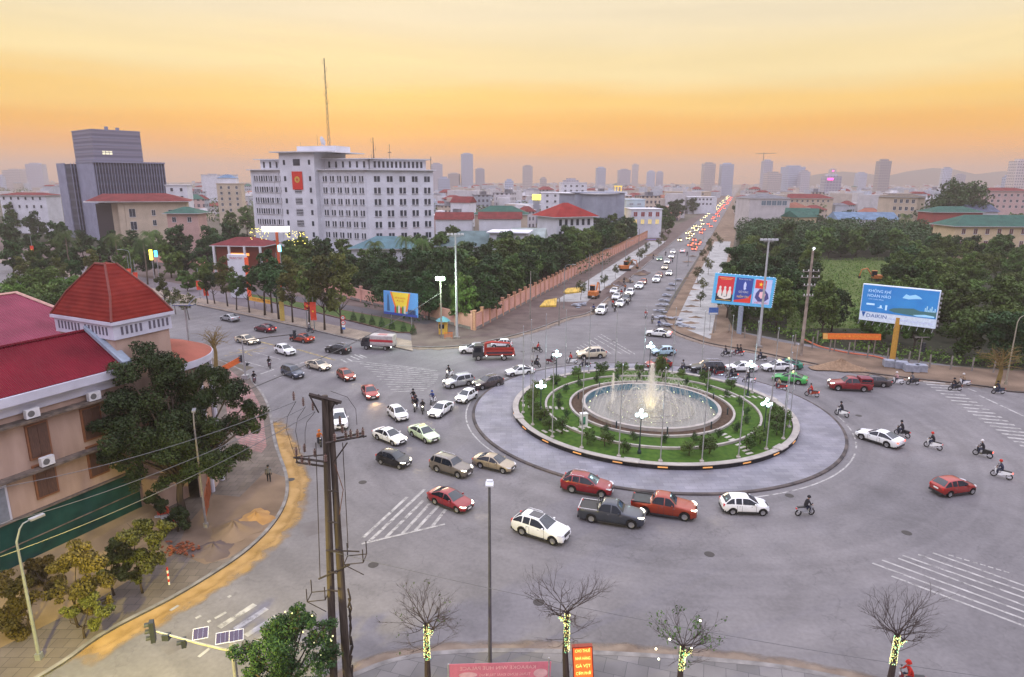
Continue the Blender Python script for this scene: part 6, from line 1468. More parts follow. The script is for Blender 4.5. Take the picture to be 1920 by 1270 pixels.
# gate house and lit slab
g0 = at2(398,175); zg = bz(450,462,172)
gt = bl('gatehouse','gatehouse with dark red hip roof on white posts at the compound entrance', g0, -6, 13, 8, zg, mwall('gate red', (.16,.045,.03)), roofm('maroon', (.20,.035,.04)), 'hip', 1.9, 1.2, cat='gatehouse')
for x in (0,4.3,8.6,13): a = MB(); a.box((x,-1.1,zg/2), (.5,.5,zg)); a.build('column', M_frame, gt)
a = MB(); a.box((6.5,-.1,zg-2.4), (5.5,.12,.7)); a.build('lit_strip', glow('warm neon', (1,.35,.08), 1.4), gt)
gs = at2(420,150); z_ = bz(435,478,150); o = empty('entrance_sign', (gs[0],gs[1],.15), R(-14), 'white entrance slab with red edge in front of the gatehouse', 'sign')
a = MB(); a.box((2.3,0,z_/2), (4.6,.9,z_)); a.build('slab', W_white, o); a = MB(); a.box((4.75,-.1,z_/2-.3), (.35,1.0,z_-.6)); a.build('red_edge', mat('sign edge red', (.6,.08,.03), .5, emit=(.7,.1,.03), es=.3), o)
fr = Frame(Vector((.3,-.5,z_-1.3)), Vector((4.2,-.5,z_-1.3)), Vector((.3,-.5,z_-.4))); a = MB(); fr.text(a, 'TRUNG TÂM', .5,.5,.8,.03, fit=.85); a.build('sign_text', mat('sign red letters', (.5,.04,.04), .5), o)
zb = bz(515,430,165); sb = A(517,430,165); o = empty('light_board', (sb.x,sb.y,0), 0, 'bright white lit board on an orange post above the trees', 'sign'); a = MB(); a.box((0,0,zb), (6.8,.4,1.3)); a.build('lit_board', glow('white board', (1,1,.92), 3), o); a = MB(); a.tube([(0,.4,0),(0,.4,zb-.6)], .35, 10); a.build('post', mat('rust orange post', (.5,.10,.04), .5), o)
for px_, py_, Y, nm, cc, h in ((283,478,165,'yellow',(1,.85,.1),2.6),(292,476,165,'blue',(.1,.6,1),1.6),(524,466,160,'cyan',(.3,.9,1),1.6)):
    p = A(px_,py_,Y); o = empty('neon_sign', (p.x,p.y,0), 0, 'slim %s neon sign glowing among the trees' % nm, 'sign'); a = MB(); a.box((0,0,p.z), (.7,.3,h)); a.build('tube', glow('neon '+nm, cc, 2.5), o); a = MB(); a.tube([(0,.2,0),(0,.2,p.z)], .1, 6); a.build('post', M_steel, o)
# strings of yellow lights in the trees by the board
for px_, py_, lb in ((486,440,'left'),(556,446,'right')):
    p = A(px_,py_,163); a = MB()
    for k in range(34): a.sphere((random.uniform(-2.6,2.6), random.uniform(-1,1), 1.6-abs(random.gauss(0,1.4))), .09, 6, 4)
    o = a.build('light_string', glow('yellow fairy', (1,.85,.15), 3)); o.location = p; tag(o, 'string of yellow lights in the treetop on the %s of the lit board' % lb, 'fairy lights')
# --- middle distance
bl('long_shed','teal roofed long shed between the wood and the headquarters', at2(655,186), 0, 18, 12, bz(700,466,186), W_white, R_teal, 'hip', 3.0, 1)
bl('long_shed','green grey roofed hall behind the wood left of the white flat roofed house', at2(818,200), 0, 22, 14, bz(880,462,200), W_white, roofm('grey green', (.16,.23,.23)), 'hip', 4.2, 1)
bl('flat_house','white flat roofed house with brick red side in the wood', at2(918,196), -8, 11, 10, bz(950,437,196), W_white, None, 'flat', over=1.5)
bl('flat_house','pale metal roofed wing right of the white flat roofed house', at2(958,204), -8, 10, 12, bz(1000,448,204), W_white, roofm('silver green', (.38,.44,.42)), 'gable', 3.0, .5)
bl('white_villa','white two storey villa with bright red hip roof behind the roadside wood', at2(1044,222), 28, 15, 13, bz(1045,407,222), W_white, roofm('bright red', (.30,.025,.022)), 'hip', 4.4, 1.5, wins=[Wn(6,2,1.5,2.3,bz(1045,418,222),-4,1.2,2.2)])
b11 = bl('office_block','big pale grey block with finned right end behind the villa', at2(1170,300), 128, 24, 18, bz(1160,364,300), W_grey, M_frame, 'flat', over=1.5, wins=[('f',4,2,5,3,bz(1160,378,300),-5.5,1.1,2.4,M_win)])
b11 = bl('office_block','big pale grey office block with thin overhanging roof', at2(1078,296), 2, 22, 18, bz(1100,362,296), W_grey, None, 'flat', over=1.2, wins=[Wn(4,2,9,2.2,bz(1110,378,296),-6,1.0,2.6)])
bl('arcade_building','three storey white arcade building with red shutters at the pink wall end', at2(1184,318), 4, 15, 14, bz(1200,393,318), W_white, None, 'flat', wins=[Wn(4,1,2,3.6,bz(1200,402,318),-4,1.8,2.2,m=mat('red shutters', (.25,.05,.05), .6)),Wn(4,1,2,3.6,bz(1200,416,318),-4,1.8,2.2,m=glow('lit yellow window', (.7,.55,.2), .5))])
bl('white_block','tall narrow pale blue block beside the finned office', at2(1172,335), 4, 10, 12, bz(1180,375,335), mwall('pale blue', (.42,.50,.55)), None, 'flat', wins=[Wn(2,3,3,4,bz(1180,383,335),-4.2,2.0,.9,m=M_winw)])
bl('long_shed','green roofed hall in the middle distance', at2(890,300), 0, 24, 14, bz(935,402,300), W_cream, R_green, 'hip', 3.6, .8)
bl('long_shed','red roofed low hall in front of the green roofed hall', at2(898,282), 0, 18, 10, bz(930,411,282), W_white, R_red, 'gable', 2.8, .6)
bl('long_shed','red roofed low hall right of the headquarters', at2(816,290), 0, 16, 11, bz(850,412,290), W_white, R_red, 'gable', 3.0, .6)
bl('white_villa','white house with a red sloped roof behind the low halls', at2(845,390), -20, 12, 10, bz(850,380,390), W_white, R_red, 'gable', 3.5, .5)
bl('white_block','blue white block with scattered small windows and a yellow lit edge', at2(1014,420), -4, 26, 14, bz(1030,362,420), W_white, None, 'flat', wins=[Wn(4,3,4,5,bz(1030,367,420),-3.6,1.4,1.4)])
bl('white_block','white block with blue glass behind the scattered window block', at2(1052,520), 4, 20, 14, bz(1060,343,520), W_white, None, 'flat', wins=[Wn(4,4,3,4.5,bz(1060,349,520),-3.6,1.6,1.4)])
p = A(1006,370,425); o = empty('neon_sign', (p.x,p.y,0), 0, 'yellow and blue glowing roof sign in the middle distance', 'sign'); a = MB(); a.box((0,0,p.z), (5.5,.5,3.4)); a.build('lit_face', glow('neon yellow', (1,.8,.1), 1.6), o); a = MB(); a.box((0,.5,p.z/2), (4,.5,p.z)); a.build('base_wall', W_grey, o)
p = A(1159,354,330); o = empty('roof_sign', (p.x,p.y,0), 0, 'yellow framed roof structure above the grey office block', 'sign'); a = MB()
for x in (-1.5,0,1.5): a.box((x,0,p.z), (.3,.3,2.4))
a.box((0,0,p.z+1.2), (4,.5,.4)); a.box((0,0,p.z/2-1), (3,3,p.z-1)); a.build('frame', glow('yellow lit frame', (.9,.65,.12), .7), o)
# --- right side
wb = bl('white_block','plain white hall with dark grey roof edge above the right hand wood', at2(1404,372), 3, 23, 20, bz(1440,372,372), mwall('chalk', (.48,.46,.46)), R_grey, 'hip', 2.6, .6, wins=[Wn(5,1,8,3,bz(1440,381,372),-4,2.6,2.6,m=mat('blue grey glazing', (.12,.18,.22), .3))])
bl('long_shed','green twin gabled roof left of the blue roof in the right wood', at2(1474,330), -25, 14, 10, bz(1490,402,330), W_yellow, R_green, 'gable', 3.0, .8)
bl('long_shed','second green gabled roof just right of the twin gabled one', at2(1498,318), 25, 12, 10, bz(1500,408,318), W_yellow, R_green, 'gable', 3.0, .8)
bl('long_shed','long pale blue metal roof in the right wood', at2(1574,340), -3, 30, 14, bz(1610,412,340), W_white, R_blue, 'gable', 3.6, .6)
bl('school_building','cream four storey block with balconies left of the huge round tree', at2(1717,360), 40, 11, 20, bz(1717,370,360), W_cream, roofm('brown', (.16,.13,.10)), 'hip', 1.6, .8, wins=[Wn(4,3,2,3,bz(1717,378,360),-4,1.5,2,face='l')])
bl('long_shed','green roofed red walled shed before the huge round tree', at2(1750,320), 0, 24, 12, bz(1790,398,320), mwall('brick red', (.30,.08,.07)), R_green, 'hip', 2.6, .8)
bl('villa','blue roofed white villa right of the green roofed shed', at2(1826,330), 10, 14, 11, bz(1850,398,330), W_white, roofm('slate blue', (.13,.15,.22)), 'gable', 3.5, .8)
bl('school_building','cream two storey school with long green hip roof at the right edge', at2(1796,232), -2, 40, 13, bz(1830,424,232), W_yellow, R_green, 'hip', 3.6, 1.2, wins=[Wn(9,2,3,4.1,bz(1830,434,232),-4.2,1.3,1.9,m=mat('brown shutters', (.14,.06,.05), .6))])
bl('school_building','pink cream three storey school behind the blue roofed villa', at2(1838,430), -8, 28, 14, bz(1860,358,430), mwall('rose', (.50,.36,.34)), R_red, 'hip', 2, .8, wins=[Wn(7,3,2,3.7,bz(1860,366,430),-3.6,1.4,1.6)])
bl('long_shed','red roofed long school beyond the white hall', at2(1468,480), 2, 36, 14, bz(1490,372,480), W_cream, R_red, 'hip', 3, .8, wins=[Wn(9,1,2,3.8,bz(1490,377,480),-4,1.4,1.6)])
bl('long_shed','orange roofed house right of the white hall', at2(1480,385), 10, 12, 10, bz(1490,390,385), W_cream, R_orange, 'hip', 3, .8)
# red lit block etc
for k, (px_, py_, Y, w_, d_, hh, nm, lb) in enumerate(((1252,360,620,40,16,0,'cream','long cream block beside the boulevard vanishing point'),(1290,370,560,24,14,0,'white','white block left of the boulevard with dark windows'),(1208,388,470,20,12,0,'pink','pink block among the trees left of the boulevard'))):
    bl('white_block', lb, at2(px_,Y), 3, w_, d_, bz(px_+8,py_,Y), {'cream':W_cream,'white':W_white,'pink':W_pink}[nm], None, 'flat', wins=[Wn(6,2,3,(w_-5)/6,bz(px_+8,py_+4,Y),-3.8,1.6,1.6)])

# --- far towers in the haze, wall colours paled to add to it
FM = [facade_mat('far hazed blue', (.42,.46,.56), (.20,.23,.30)), facade_mat('far hazed grey', (.48,.47,.52), (.22,.22,.28), 3.2, 3.4), facade_mat('far hazed cream', (.52,.47,.45), (.22,.21,.24), 3.4, 3.0)]
TW = [(864,889,289,1500,'tallest slim far tower'),(891,910,317,1600,'lower tower attached right of the tallest'),(978,999,312,1400,'single far tower over the middle roofs'),(1118,1137,315,1500,'far tower above the grey office block'),
 (1159,1184,319,1500,'broad far tower'),(1183,1197,309,1560,'thin far tower joined to the broad one'),(1211,1229,322,1500,'left half of the double far block'),(1229,1244,323,1520,'right half of the double far block'),(1317,1342,307,1250,'left of the twin towers by the boulevard end'),(1350,1376,308,1250,'right of the twin towers by the boulevard end'),
 (1428,1448,302,1150,'brown far tower under construction crane'),(1437,1468,325,1100,'stepped pale block under the brown tower'),(1472,1513,313,1200,'wide far block with curved top'),(1500,1520,322,1180,'side wing of the wide far block'),(1644,1669,302,900,'tall grey tower with narrow base above red roofs'),
 (1765,1783,316,1300,'far tower over the round tree'),(1791,1810,328,1350,'low far tower right of the one over the round tree'),(1899,1935,302,820,'big tower cut by the right edge'),(1884,1899,332,850,'low block left of the right edge tower'),(1545,1580,331,760,'pale blue block with pink neon'),(1555,1568,318,1400,'faint tower behind the pink neon block'),(1607,1627,325,1500,'faint tower left of the tall grey tower'),
 (808,832,308,1300,'hazy tower just right of the headquarters'),(838,862,326,1500,'low hazy tower left of the tallest'),(820,845,335,900,'pale lower block right of the headquarters'),(51,83,308,1300,'hazy tower at the left horizon'),(0,46,319,1400,'wide hazy block at the left edge'),(-8,6,330,1200,'small hazy block at the left edge'),(1056,1088,338,900,'greenish glass block in the middle haze'),(1013,1026,335,1200,'small hazy block right of the single tower'),(945,963,339,1000,'pale flat block in the haze'),(384,412,328,1500,'pale hazy hotel block behind the cream hotel')]
for i, (x0, x1, yt, D, lb) in enumerate(TW):
    p0_, p1_ = A(x0,340,D), A(x1,340,D); wd = p1_.x-p0_.x; h = A(x0,yt,D).z; tilt = random.uniform(-14,14)
    o = empty('far_tower', ((p0_.x+p1_.x)/2, D, 0), R(tilt), lb+' on the hazy skyline', 'tower'); wd *= .86
    m = FM[i%3]; a = MB(); a.box((0,wd*.35,h/2), (wd,wd*.7,h)); a.build('wall', m, o)
    a = MB(); a.box((0,wd*.35,h+1.2), (wd*.6,wd*.4,2.6)); a.build('roof_room', m, o)
    if 'crane' in lb:
        a = MB(); a.tube([(-8,4,h),(-8,4,h+14)], .6, 4); a.tube([(-22,4,h+12),(14,4,h+13)], .4, 4); a.build('crane', MATS['mast metal'], o)
    if 'neon' in lb: a = MB(); a.box((-wd*.2,-.5,h-3), (wd*.35,.6,2.4)); a.build('neon_strip', glow('pink neon', (1,.1,.5), 2), o)
# --- small far houses, one thing each
HM = [facade_mat('house facade %d' % i, c_, (.08,.08,.10), 3.4, 2.6, .5, .5) for i, c_ in enumerate(((.50,.48,.50),(.5,.42,.34),(.42,.46,.52),(.5,.36,.33)))]
HN = ['white','cream','pale blue','pink']; RN = [('red',R_red),('flat grey',R_grey),('orange',R_orange),('green',R_green),('pale',M_frame)]
hm = {}
def house_mesh(wi, ri, fl):
    k = (wi, ri, fl)
    if k not in hm:
        w_, d_, h_ = 9+2*(wi%2), 9, 3.4*fl+1; a = MB(); a.box((0,0,h_/2), (w_,d_,h_)); b_ = MB()
        if RN[ri][0] in ('flat grey','pale'): b_.box((0,0,h_+.2), (w_+.6,d_+.6,.4)); b_.box((1.5,1.5,h_+1.4), (3.5,3.5,2.2))
        else: b_.add([(-w_/2-.5,-d_/2-.5,h_),(w_/2+.5,-d_/2-.5,h_),(w_/2+.5,d_/2+.5,h_),(-w_/2-.5,d_/2+.5,h_),(-w_/2+2.5,0,h_+2.6),(w_/2-2.5,0,h_+2.6)], [(0,1,5,4),(1,2,5),(2,3,4,5),(3,0,4)])
        hm[k] = (a.mesh('wall', HM[wi]), b_.mesh('roof', RN[ri][1]))
    return hm[k]
cnt = 0; occ = []
while cnt < 294:
    Y = 340*math.exp(random.random()*1.75); px_ = random.uniform(815,1930) if cnt < 262 else random.uniform(320,470)
    if px_ < 500: Y = random.uniform(430,900)
    x = A(px_,350,Y).x
    if abs(x-(-22+.346*Y)) < 24: continue
    if 700 < px_ < 812: continue
    if any((x-a_)**2+(Y-b_)**2 < 150 for a_, b_ in occ): continue
    if px_ > 1400 and Y < 430 and random.random() < .7: continue
    occ.append((x, Y)); wi = random.randrange(4); ri = random.choice((0,0,1,1,1,2,4,4,3)); fl = random.choice((1,2,2,3,3,4) if Y > 450 else (1,2,2))
    me1, me2 = house_mesh(wi, ri, fl); o = empty('town_house', (x,Y,0), R(random.choice((0,18,-20,70,30))), '%s %d storey town house with %s roof' % (HN[wi], fl, RN[ri][0]), 'house', '%s town houses with %s roofs, %d storeys' % (HN[wi], RN[ri][0], fl))
    link('wall', me1, o); link('roof', me2, o); s_ = random.uniform(.9,1.5); o.scale = (s_, s_, random.uniform(.9,1.25)); cnt += 1
# the remaining far rooftops: past 300 houses, one mass
ft_ = MB()
for k in range(1500):
    Y = 470*math.exp(random.random()*1.85); px_ = random.uniform(812,1935) if k%6 else random.uniform(-5,470); x = A(px_,350,Y).x
    if abs(x-(-22+.346*Y)) < 22 or (px_ < 470 and Y < 650): continue
    w_, d_, h_ = random.uniform(7,15), random.uniform(8,14), random.choice((4,7,7,10,10,14,18)); M_ = Matrix.Translation((x,Y,h_/2)) @ Matrix.Rotation(random.uniform(0,3),4,'Z')
    b_ = MB(); b_.box((0,0,0), (w_,d_,h_), 0, random.randrange(3)); r_ = random.random()
    if r_ < .3: b_.box((0,0,h_/2+.8), (w_+.6,d_+.6,1.6), 0, random.choice((3,3,4)), .45)
    elif r_ < .7: b_.box((w_*.2,0,h_/2+1.2), (3,3,2.4), 0, random.randrange(3))
    ft_.merge(b_, M_)
o = ft_.build('distant_town', [mwall('town pale', (.50,.49,.50)), mwall('town cream', (.46,.41,.36)), mwall('town blue', (.40,.43,.48)), R_red, R_grey], None, fix=False); tag(o, 'dense mass of tiny far rooftops before the hazy skyline', 'town', kind='stuff')
# hills on the horizon
a = MB(); hp = [(1480,337),(1540,326),(1580,322),(1620,325),(1660,331),(1700,322),(1750,315),(1790,318),(1830,327),(1880,321),(1930,326),(2000,320),(2060,335)]
vs = []; n_ = len(hp)
for x, y in hp: p = A(x,y,3900); vs += [(p.x,p.y,-5),(p.x,p.y,p.z),(p.x,p.y+500,-5)]
a.add(vs, [(3*i,3*i+3,3*i+4,3*i+1) for i in range(n_-1)]+[(3*i+1,3*i+4,3*i+5,3*i+2) for i in range(n_-1)]); structure('hills', a, mat('hill', (.06,.08,.07), .9), True)

# ================================================================== compound walls
M_pinkw = mat('pink wall paint', (.60,.33,.26), .85, var=.15, scale=.5, detail=8); M_pinkp = mat('orange pink pillar', (.5,.27,.17), .85)
def wall_run(name, label, p, q, h, step, m, mp_, base=.15, pil=.5):
    p, q = Vector((p[0],p[1],0)), Vector((q[0],q[1],0)); d = q-p; l_ = d.length; th = math.atan2(d.y,d.x); o = empty(name, (p.x,p.y,base), th, label, 'wall')
    a = MB(); a.box((l_/2,0,h/2), (l_,.22,h)); a.build('panel', m, o); a = MB(); a.box((l_/2,0,h+.06), (l_,.36,.12)); a.build('coping', mp_, o); a = MB(); a.box((l_/2,-.06,.25), (l_,.3,.5)); a.build('plinth', M_conc, o)
    n_ = int(l_/step)
    for k in range(min(n_+1,99)): a = MB(); a.box((k*l_/n_,0,(h+.7)/2), (pil,pil,h+.7)); a.box((k*l_/n_,0,h+.75), (pil+.15,pil+.15,.14)); a.build('pillar', mp_, o)
    return o
wr0 = (-6.9,116.6); wall_run('compound_wall','long pink boundary wall with orange pillars along the boulevard', wr0, (64.3,313.5), 2.9, 3.6, M_pinkw, M_pinkp)
wall_run('compound_wall','pink boundary wall with orange pillars facing the left arm', (-37.5,148.5), (-7.3,117.0), 2.7, 4.6, M_pinkw, M_pinkw)
wall_run('compound_wall','far pink boundary wall behind the street trees of the left arm', (-120,215), (-38,149.0), 2.6, 6, M_pinkw, M_pinkw)
# dark wire fence posts on the right verge
fp_ = [G(1345,632), G(1500,657), G(1640,680), G(1760,700), G(1925,712)]
def along(ps, step):
    out = []; 
    for a_, b_ in zip(ps, ps[1:]):
        l_ = (b_-a_).length; n_ = int(l_/step)
        out += [a_.lerp(b_, i/n_) for i in range(n_)]
    return out
o0 = None
for p in along(fp_, 2.6):
    if o0 is None: o0 = a = MB(); a.box((0,0,1.05), (.16,.16,2.1)); o0 = a.build('fence_post', M_conc); tag(o0, 'grey concrete fence post before the right wood', 'fence post', 'concrete posts along the right verge'); q = o0
    else: q = o0.copy(); COL.objects.link(q)
    q.location = (p.x, p.y+2.2, .1); q.rotation_euler = (random.uniform(-.04,.04), random.uniform(-.04,.04), 0)

# ================================================================== near building with the red tower
U = Vector((.432,.902,0)); V = Vector((-.902,.432,0)); AO = Vector((-32.7,41.1,0))
nb = empty('red_roofed_building', AO, math.atan2(.902,.432), 'pink two storey building with crimson metal roofs and a steep red tiled tower', 'building')
M_pk = mat('near pink render', (.34,.235,.185), .85, scale=.9, detail=10, col2=(.47,.34,.275), stretch=(1,1,.22)); M_wt = mat('near white trim', (.52,.52,.60), .75, var=.12, scale=.6, detail=8); M_br = mat('brown shutter', (.09,.045,.03), .6, var=.3, scale=5, stretch=(6,6,.6)); M_or = mat('orange brown frame', (.22,.09,.04), .6)
M_crim = roofm('near crimson', (.175,.009,.021), 1.9); M_pnk = roofm('near pink', (.22,.045,.075), 1.2)
def nq(mb, name, m, smooth=False): return mb.build(name, m, nb, smooth)
a = MB(); a.box((-8.4,3.6,6.6), (30.8,7.2,13.2)); nq(a, 'wall', M_pk)     # x along the wall, y back
a = MB(); a.box((-8.4,-.18,12.45), (31.2,.5,.28)); a.box((-8.4,-.42,12.95), (31.4,.95,.62)); a.box((-8.4,-.10,12.05),(31,.24,.5)); nq(a, 'fascia', M_wt)
a = MB(); a.add([(-24,-.75,13.3),(7.0,-.75,13.3),(7.0,3.3,15.6),(-24,3.3,15.6),(7.0,7.4,13.3),(-24,7.4,13.3)], [(0,1,2,3),(3,2,4,5),(1,4,2)]); nq(a, 'roof', M_crim)
a = MB(); a.tube([(-24,3.3,15.66),(7,3.3,15.66)], .12, 6); nq(a, 'ridge_cap', M_crim)
a = MB(); a.add([(6.6,-.85,13.36),(7.35,-.85,13.36),(7.35,3.3,15.9),(6.6,3.3,15.72),(6.6,-.85,13.66),(7.35,-.85,13.66),(7.35,3.3,16.15),(6.6,3.3,16.0)], [(0,1,5,4),(1,2,6,5),(2,3,7,6),(3,0,4,7),(4,5,6,7)]); nq(a, 'flashing', mat('blue grey flashing', (.26,.31,.37), .5))
for z_, dk in ((11.25,.3),(7.65,.3)):
    a = MB(); a.box((-8.4,-.38,z_), (30.8,.76,.16)); nq(a, 'ledge', mat('weathered ledge', (.085,.07,.06), .9, var=.5, scale=2, col2=(.2,.16,.13)))
for x in (-16.2,-12.2,-8.1,-4.2,.55,4.2):
    for z_ in (9.55,6.65):
        a = MB(); a.box((x,-.05,z_), (1.45,.16,2.5)); wf_ = nq(a, 'window', M_or); a = MB(); a.box((x,-.14,z_+.02), (1.2,.08,2.25)); a.box((x,-.19,z_),(.06,.05,2.2)); a.build('shutter', M_br, wf_)
a = MB(); a.box((-2.6,-.06,6.0), (1.5,.12,2.6)); wf_ = nq(a, 'window', M_wt); a = MB(); a.box((-2.6,-.14,6.0), (1.2,.06,2.3)); a.build('pane', M_winw, wf_)
for x, z_ in ((.15,11.75),(.55,8.15),(4.3,11.7),(-6,11.75)):
    a = MB(); a.box((x,-.62,z_), (.85,.34,.62)); ac = nq(a, 'air_conditioner', M_frame); a = MB().merge(MB().lathe([(.001,0),(.22,0)], (0,0,0), 14), Matrix.Translation((x-.12,-.80,z_)) @ Matrix.Rotation(math.pi/2,4,'X')); a.build('fan_grille', mat('grille grey', (.12,.12,.12), .6), ac)
# green lower canopy
M_gt = mat('dark green sheet', (.005,.03,.028), .85, scale=.7, detail=10, col2=(.012,.062,.052)); a = MB(); a.box((-8.4,-.07,2.5), (30.7,.2,4.4)); nq(a, 'green_base', M_gt)
a = MB(); a.box((-8.4,-.19,2.9), (30.7,.05,.07)); a.box((-8.4,-.2,4.72), (30.9,.3,.1)); nq(a, 'base_rail', mat('weathered ledge', (.085,.07,.06)))
a = MB(); P_ = [(tuple((AO+U*x+V*(-y))[:2])+(z,)) for x in (-24,7.5) for y, z in ((.1,1.5),(1.2,1.35),(3.3,.17))]
a.add(P_, [(0,1,4,3),(1,2,5,4)]); a.add([P_[3],P_[4],P_[5],P_[3][:2]+(.1,)], [(0,1,2),(0,2,3)]); structure('earth_bank', a, M_yground)
# tower
t0_, t1_, s0_, s1_ = 7.0, 11.5, .25, 7.1
M_tile2 = mat('red roof tiles', (.135,.009,.006), .78, var=.15, scale=.8, col2=(.19,.018,.011)); tt = M_tile2.node_tree; bb2 = tt.nodes['Principled BSDF']
brn = tt.nodes.new('ShaderNodeTexWave'); brn.bands_direction = 'Z'; brn.inputs['Scale'].default_value = 1.1; brn.inputs['Distortion'].default_value = .4; tcn = tt.nodes.new('ShaderNodeTexCoord'); tt.links.new(tcn.outputs['Object'], brn.inputs['Vector'])
bp = tt.nodes.new('ShaderNodeBump'); bp.inputs['Strength'].default_value = .4; bp.inputs['Distance'].default_value = .05; tt.links.new(brn.outputs['Fac'], bp.inputs['Height']); tt.links.new(bp.outputs[0], bb2.inputs['Normal'])
a = MB(); a.box(((t0_+t1_)/2,(s0_+s1_)/2,7.9), (t1_-t0_,s1_-s0_,15.8)); nq(a, 'tower_wall', M_pk)
a = MB(); a.box(((t0_+t1_)/2,(s0_+s1_)/2,15.75), (t1_-t0_+.35,s1_-s0_+.35,1.15)); a.box(((t0_+t1_)/2,(s0_+s1_)/2,16.45), (t1_-t0_+.75,s1_-s0_+.75,.25)); nq(a, 'tower_band', M_wt)
a = MB()
for k in range(16):
    if k % 8 == 7: continue
    a.box((t0_-.18,s0_+.6+k*.42,15.8), (.06,.16,.62)); 
for k in range(11):
    if k % 6 == 5: continue
    a.box((t0_+.5+k*.38,s0_-.18,15.8), (.16,.06,.62))
nq(a, 'vent_slots', mat('slot shadow grey', (.12,.11,.14), .8))
e = .32; z0_ = 16.6; cx, cyy = (t0_+t1_)/2, (s0_+s1_)/2
rb_ = [(t0_-e,s0_-e,z0_),(t1_+e,s0_-e,z0_),(t1_+e,s1_+e,z0_),(t0_-e,s1_+e,z0_)]; md = [(t0_+.55,s0_+.75,z0_+1.75),(t1_-.55,s0_+.75,z0_+1.75),(t1_-.55,s1_-.75,z0_+1.75),(t0_+.55,s1_-.75,z0_+1.75)]
tp_ = [(cx-.45,cyy-.6,20.5),(cx+.45,cyy-.6,20.5),(cx+.45,cyy+.6,20.5),(cx-.45,cyy+.6,20.5)]
a = MB(); a.add(rb_+md+tp_, [(0,1,5,4),(1,2,6,5),(2,3,7,6),(3,0,4,7),(4,5,9,8),(5,6,10,9),(6,7,11,10),(7,4,8,11),(8,9,10,11)]); nq(a, 'tower_roof', M_tile2)
for k in range(4): a = MB(); a.tube([rb_[k], md[k], tp_[k]], .09, 6); nq(a, 'hip_ridge', mat('dark ridge tile', (.16,.03,.02), .7))
a = MB(); a.tube([tp_[0], tp_[3]], .12, 6); nq(a, 'top_ridge', MATS['dark ridge tile'])
for s in (-.55,.55): a = MB(); a.lathe([(.1,0),(.14,.1),(.05,.2),(.1,.32),(.02,.5)], (cx,cyy+s,20.65), 8); nq(a, 'finial', M_iron)
# hall behind, large pink roof
a = MB(); a.box((-6,19,6.4), (38,22.8,12.8)); nq(a, 'hall_wall', M_pk)
a = MB(); a.add([(-26,7.3,12.9),(13.6,7.3,12.9),(13.6,31,12.9),(-26,31,12.9),(-26,17.5,17.0),(9.6,17.5,17.0)], [(0,1,5,4),(1,2,5),(2,3,4,5)]); nq(a, 'hall_roof', M_pnk)
a = MB(); a.tube([(9.6,17.5,17.05),(13.6,31,12.95)], .16, 5); a.tube([(9.6,17.5,17.05),(13.6,7.3,12.95)], .16, 5); a.tube([(-26,17.5,17.05),(9.6,17.5,17.05)], .14, 5); nq(a, 'hall_ridge', mat('pale ridge', (.5,.3,.24), .7))
# round corner pavilion roof
a = MB(); a.lathe([(5.0,12.4),(3.6,12.95),(.05,14.0)], (11.8,3.8,0), 40, 0, -math.pi*.55, math.pi*.55); nq(a, 'round_roof', roofm('near salmon', (.38,.12,.085), 2.6))
a = MB(); a.lathe([(5.0,11.8),(5.05,12.38),(4.7,12.4)], (11.8,3.8,0), 40, 0, -math.pi*.55, math.pi*.55); nq(a, 'round_fascia', M_wt)
a = MB(); a.lathe([(4.5,0),(4.5,11.9)], (11.8,3.8,0), 40, 0, -math.pi*.5, math.pi*.5); nq(a, 'round_wall', M_pk)
for k in range(6): t_ = -1.3+k*.5; a = MB(); a.tube([(11.8+4.7*math.cos(t_),3.8+4.7*math.sin(t_),0),(11.8+4.7*math.cos(t_),3.8+4.7*math.sin(t_),11.8)], .22, 8); nq(a, 'round_column', M_wt)
# rusty fence panels and small structures by the tree
for k, (x, y) in enumerate(((385,985),(392,950),(398,920))):
    p, q = G(x,y), G(x+6,y-30); d = q-p; o = empty('mesh_fence', (p.x,p.y,.15), math.atan2(d.y,d.x), ('nearest','middle','rear')[k]+' rusty orange framed mesh panel fencing the corner building', 'fence'); l_ = d.length; a = MB(); a.tube([(0,0,0),(0,0,1.9),(l_,0,1.9),(l_,0,0)], .05, 5); a.build('frame', mat('rust paint', (.35,.10,.04), .7), o)
    a = MB(); [a.tube([(i*.22,0,.1),(i*.22,0,1.85)], .018, 4) for i in range(1,int(l_/.22))]; a.build('bars', MATS['rust paint'], o)
p = G(322,985); o = empty('stacked_crates', (p.x,p.y,.16), .5, 'red and white boxes heaped beside the big dark tree', 'crates')
for k in range(7): a = MB(); a.box((random.uniform(-1,1),random.uniform(-.6,.6),.25+.45*(k//3)), (.8,.5,.42), random.uniform(-.3,.3)); a.build('box', mat(('red crate','white crate')[k%2], ((.5,.06,.03),(.5,.5,.48))[k%2], .7), o)
p = G(340,1035); a = MB()
for k in range(60): a.box((random.gauss(0,.7),random.gauss(0,.45),.1+abs(random.gauss(0,.16))), (.24,.12,.08), random.uniform(0,3))
o = a.build('brick_pile', mat('loose orange bricks', (.24,.075,.035), .85, var=.3)); o.location = (p.x,p.y,.16); tag(o, 'heap of loose orange bricks on the left pavement', 'brick pile')
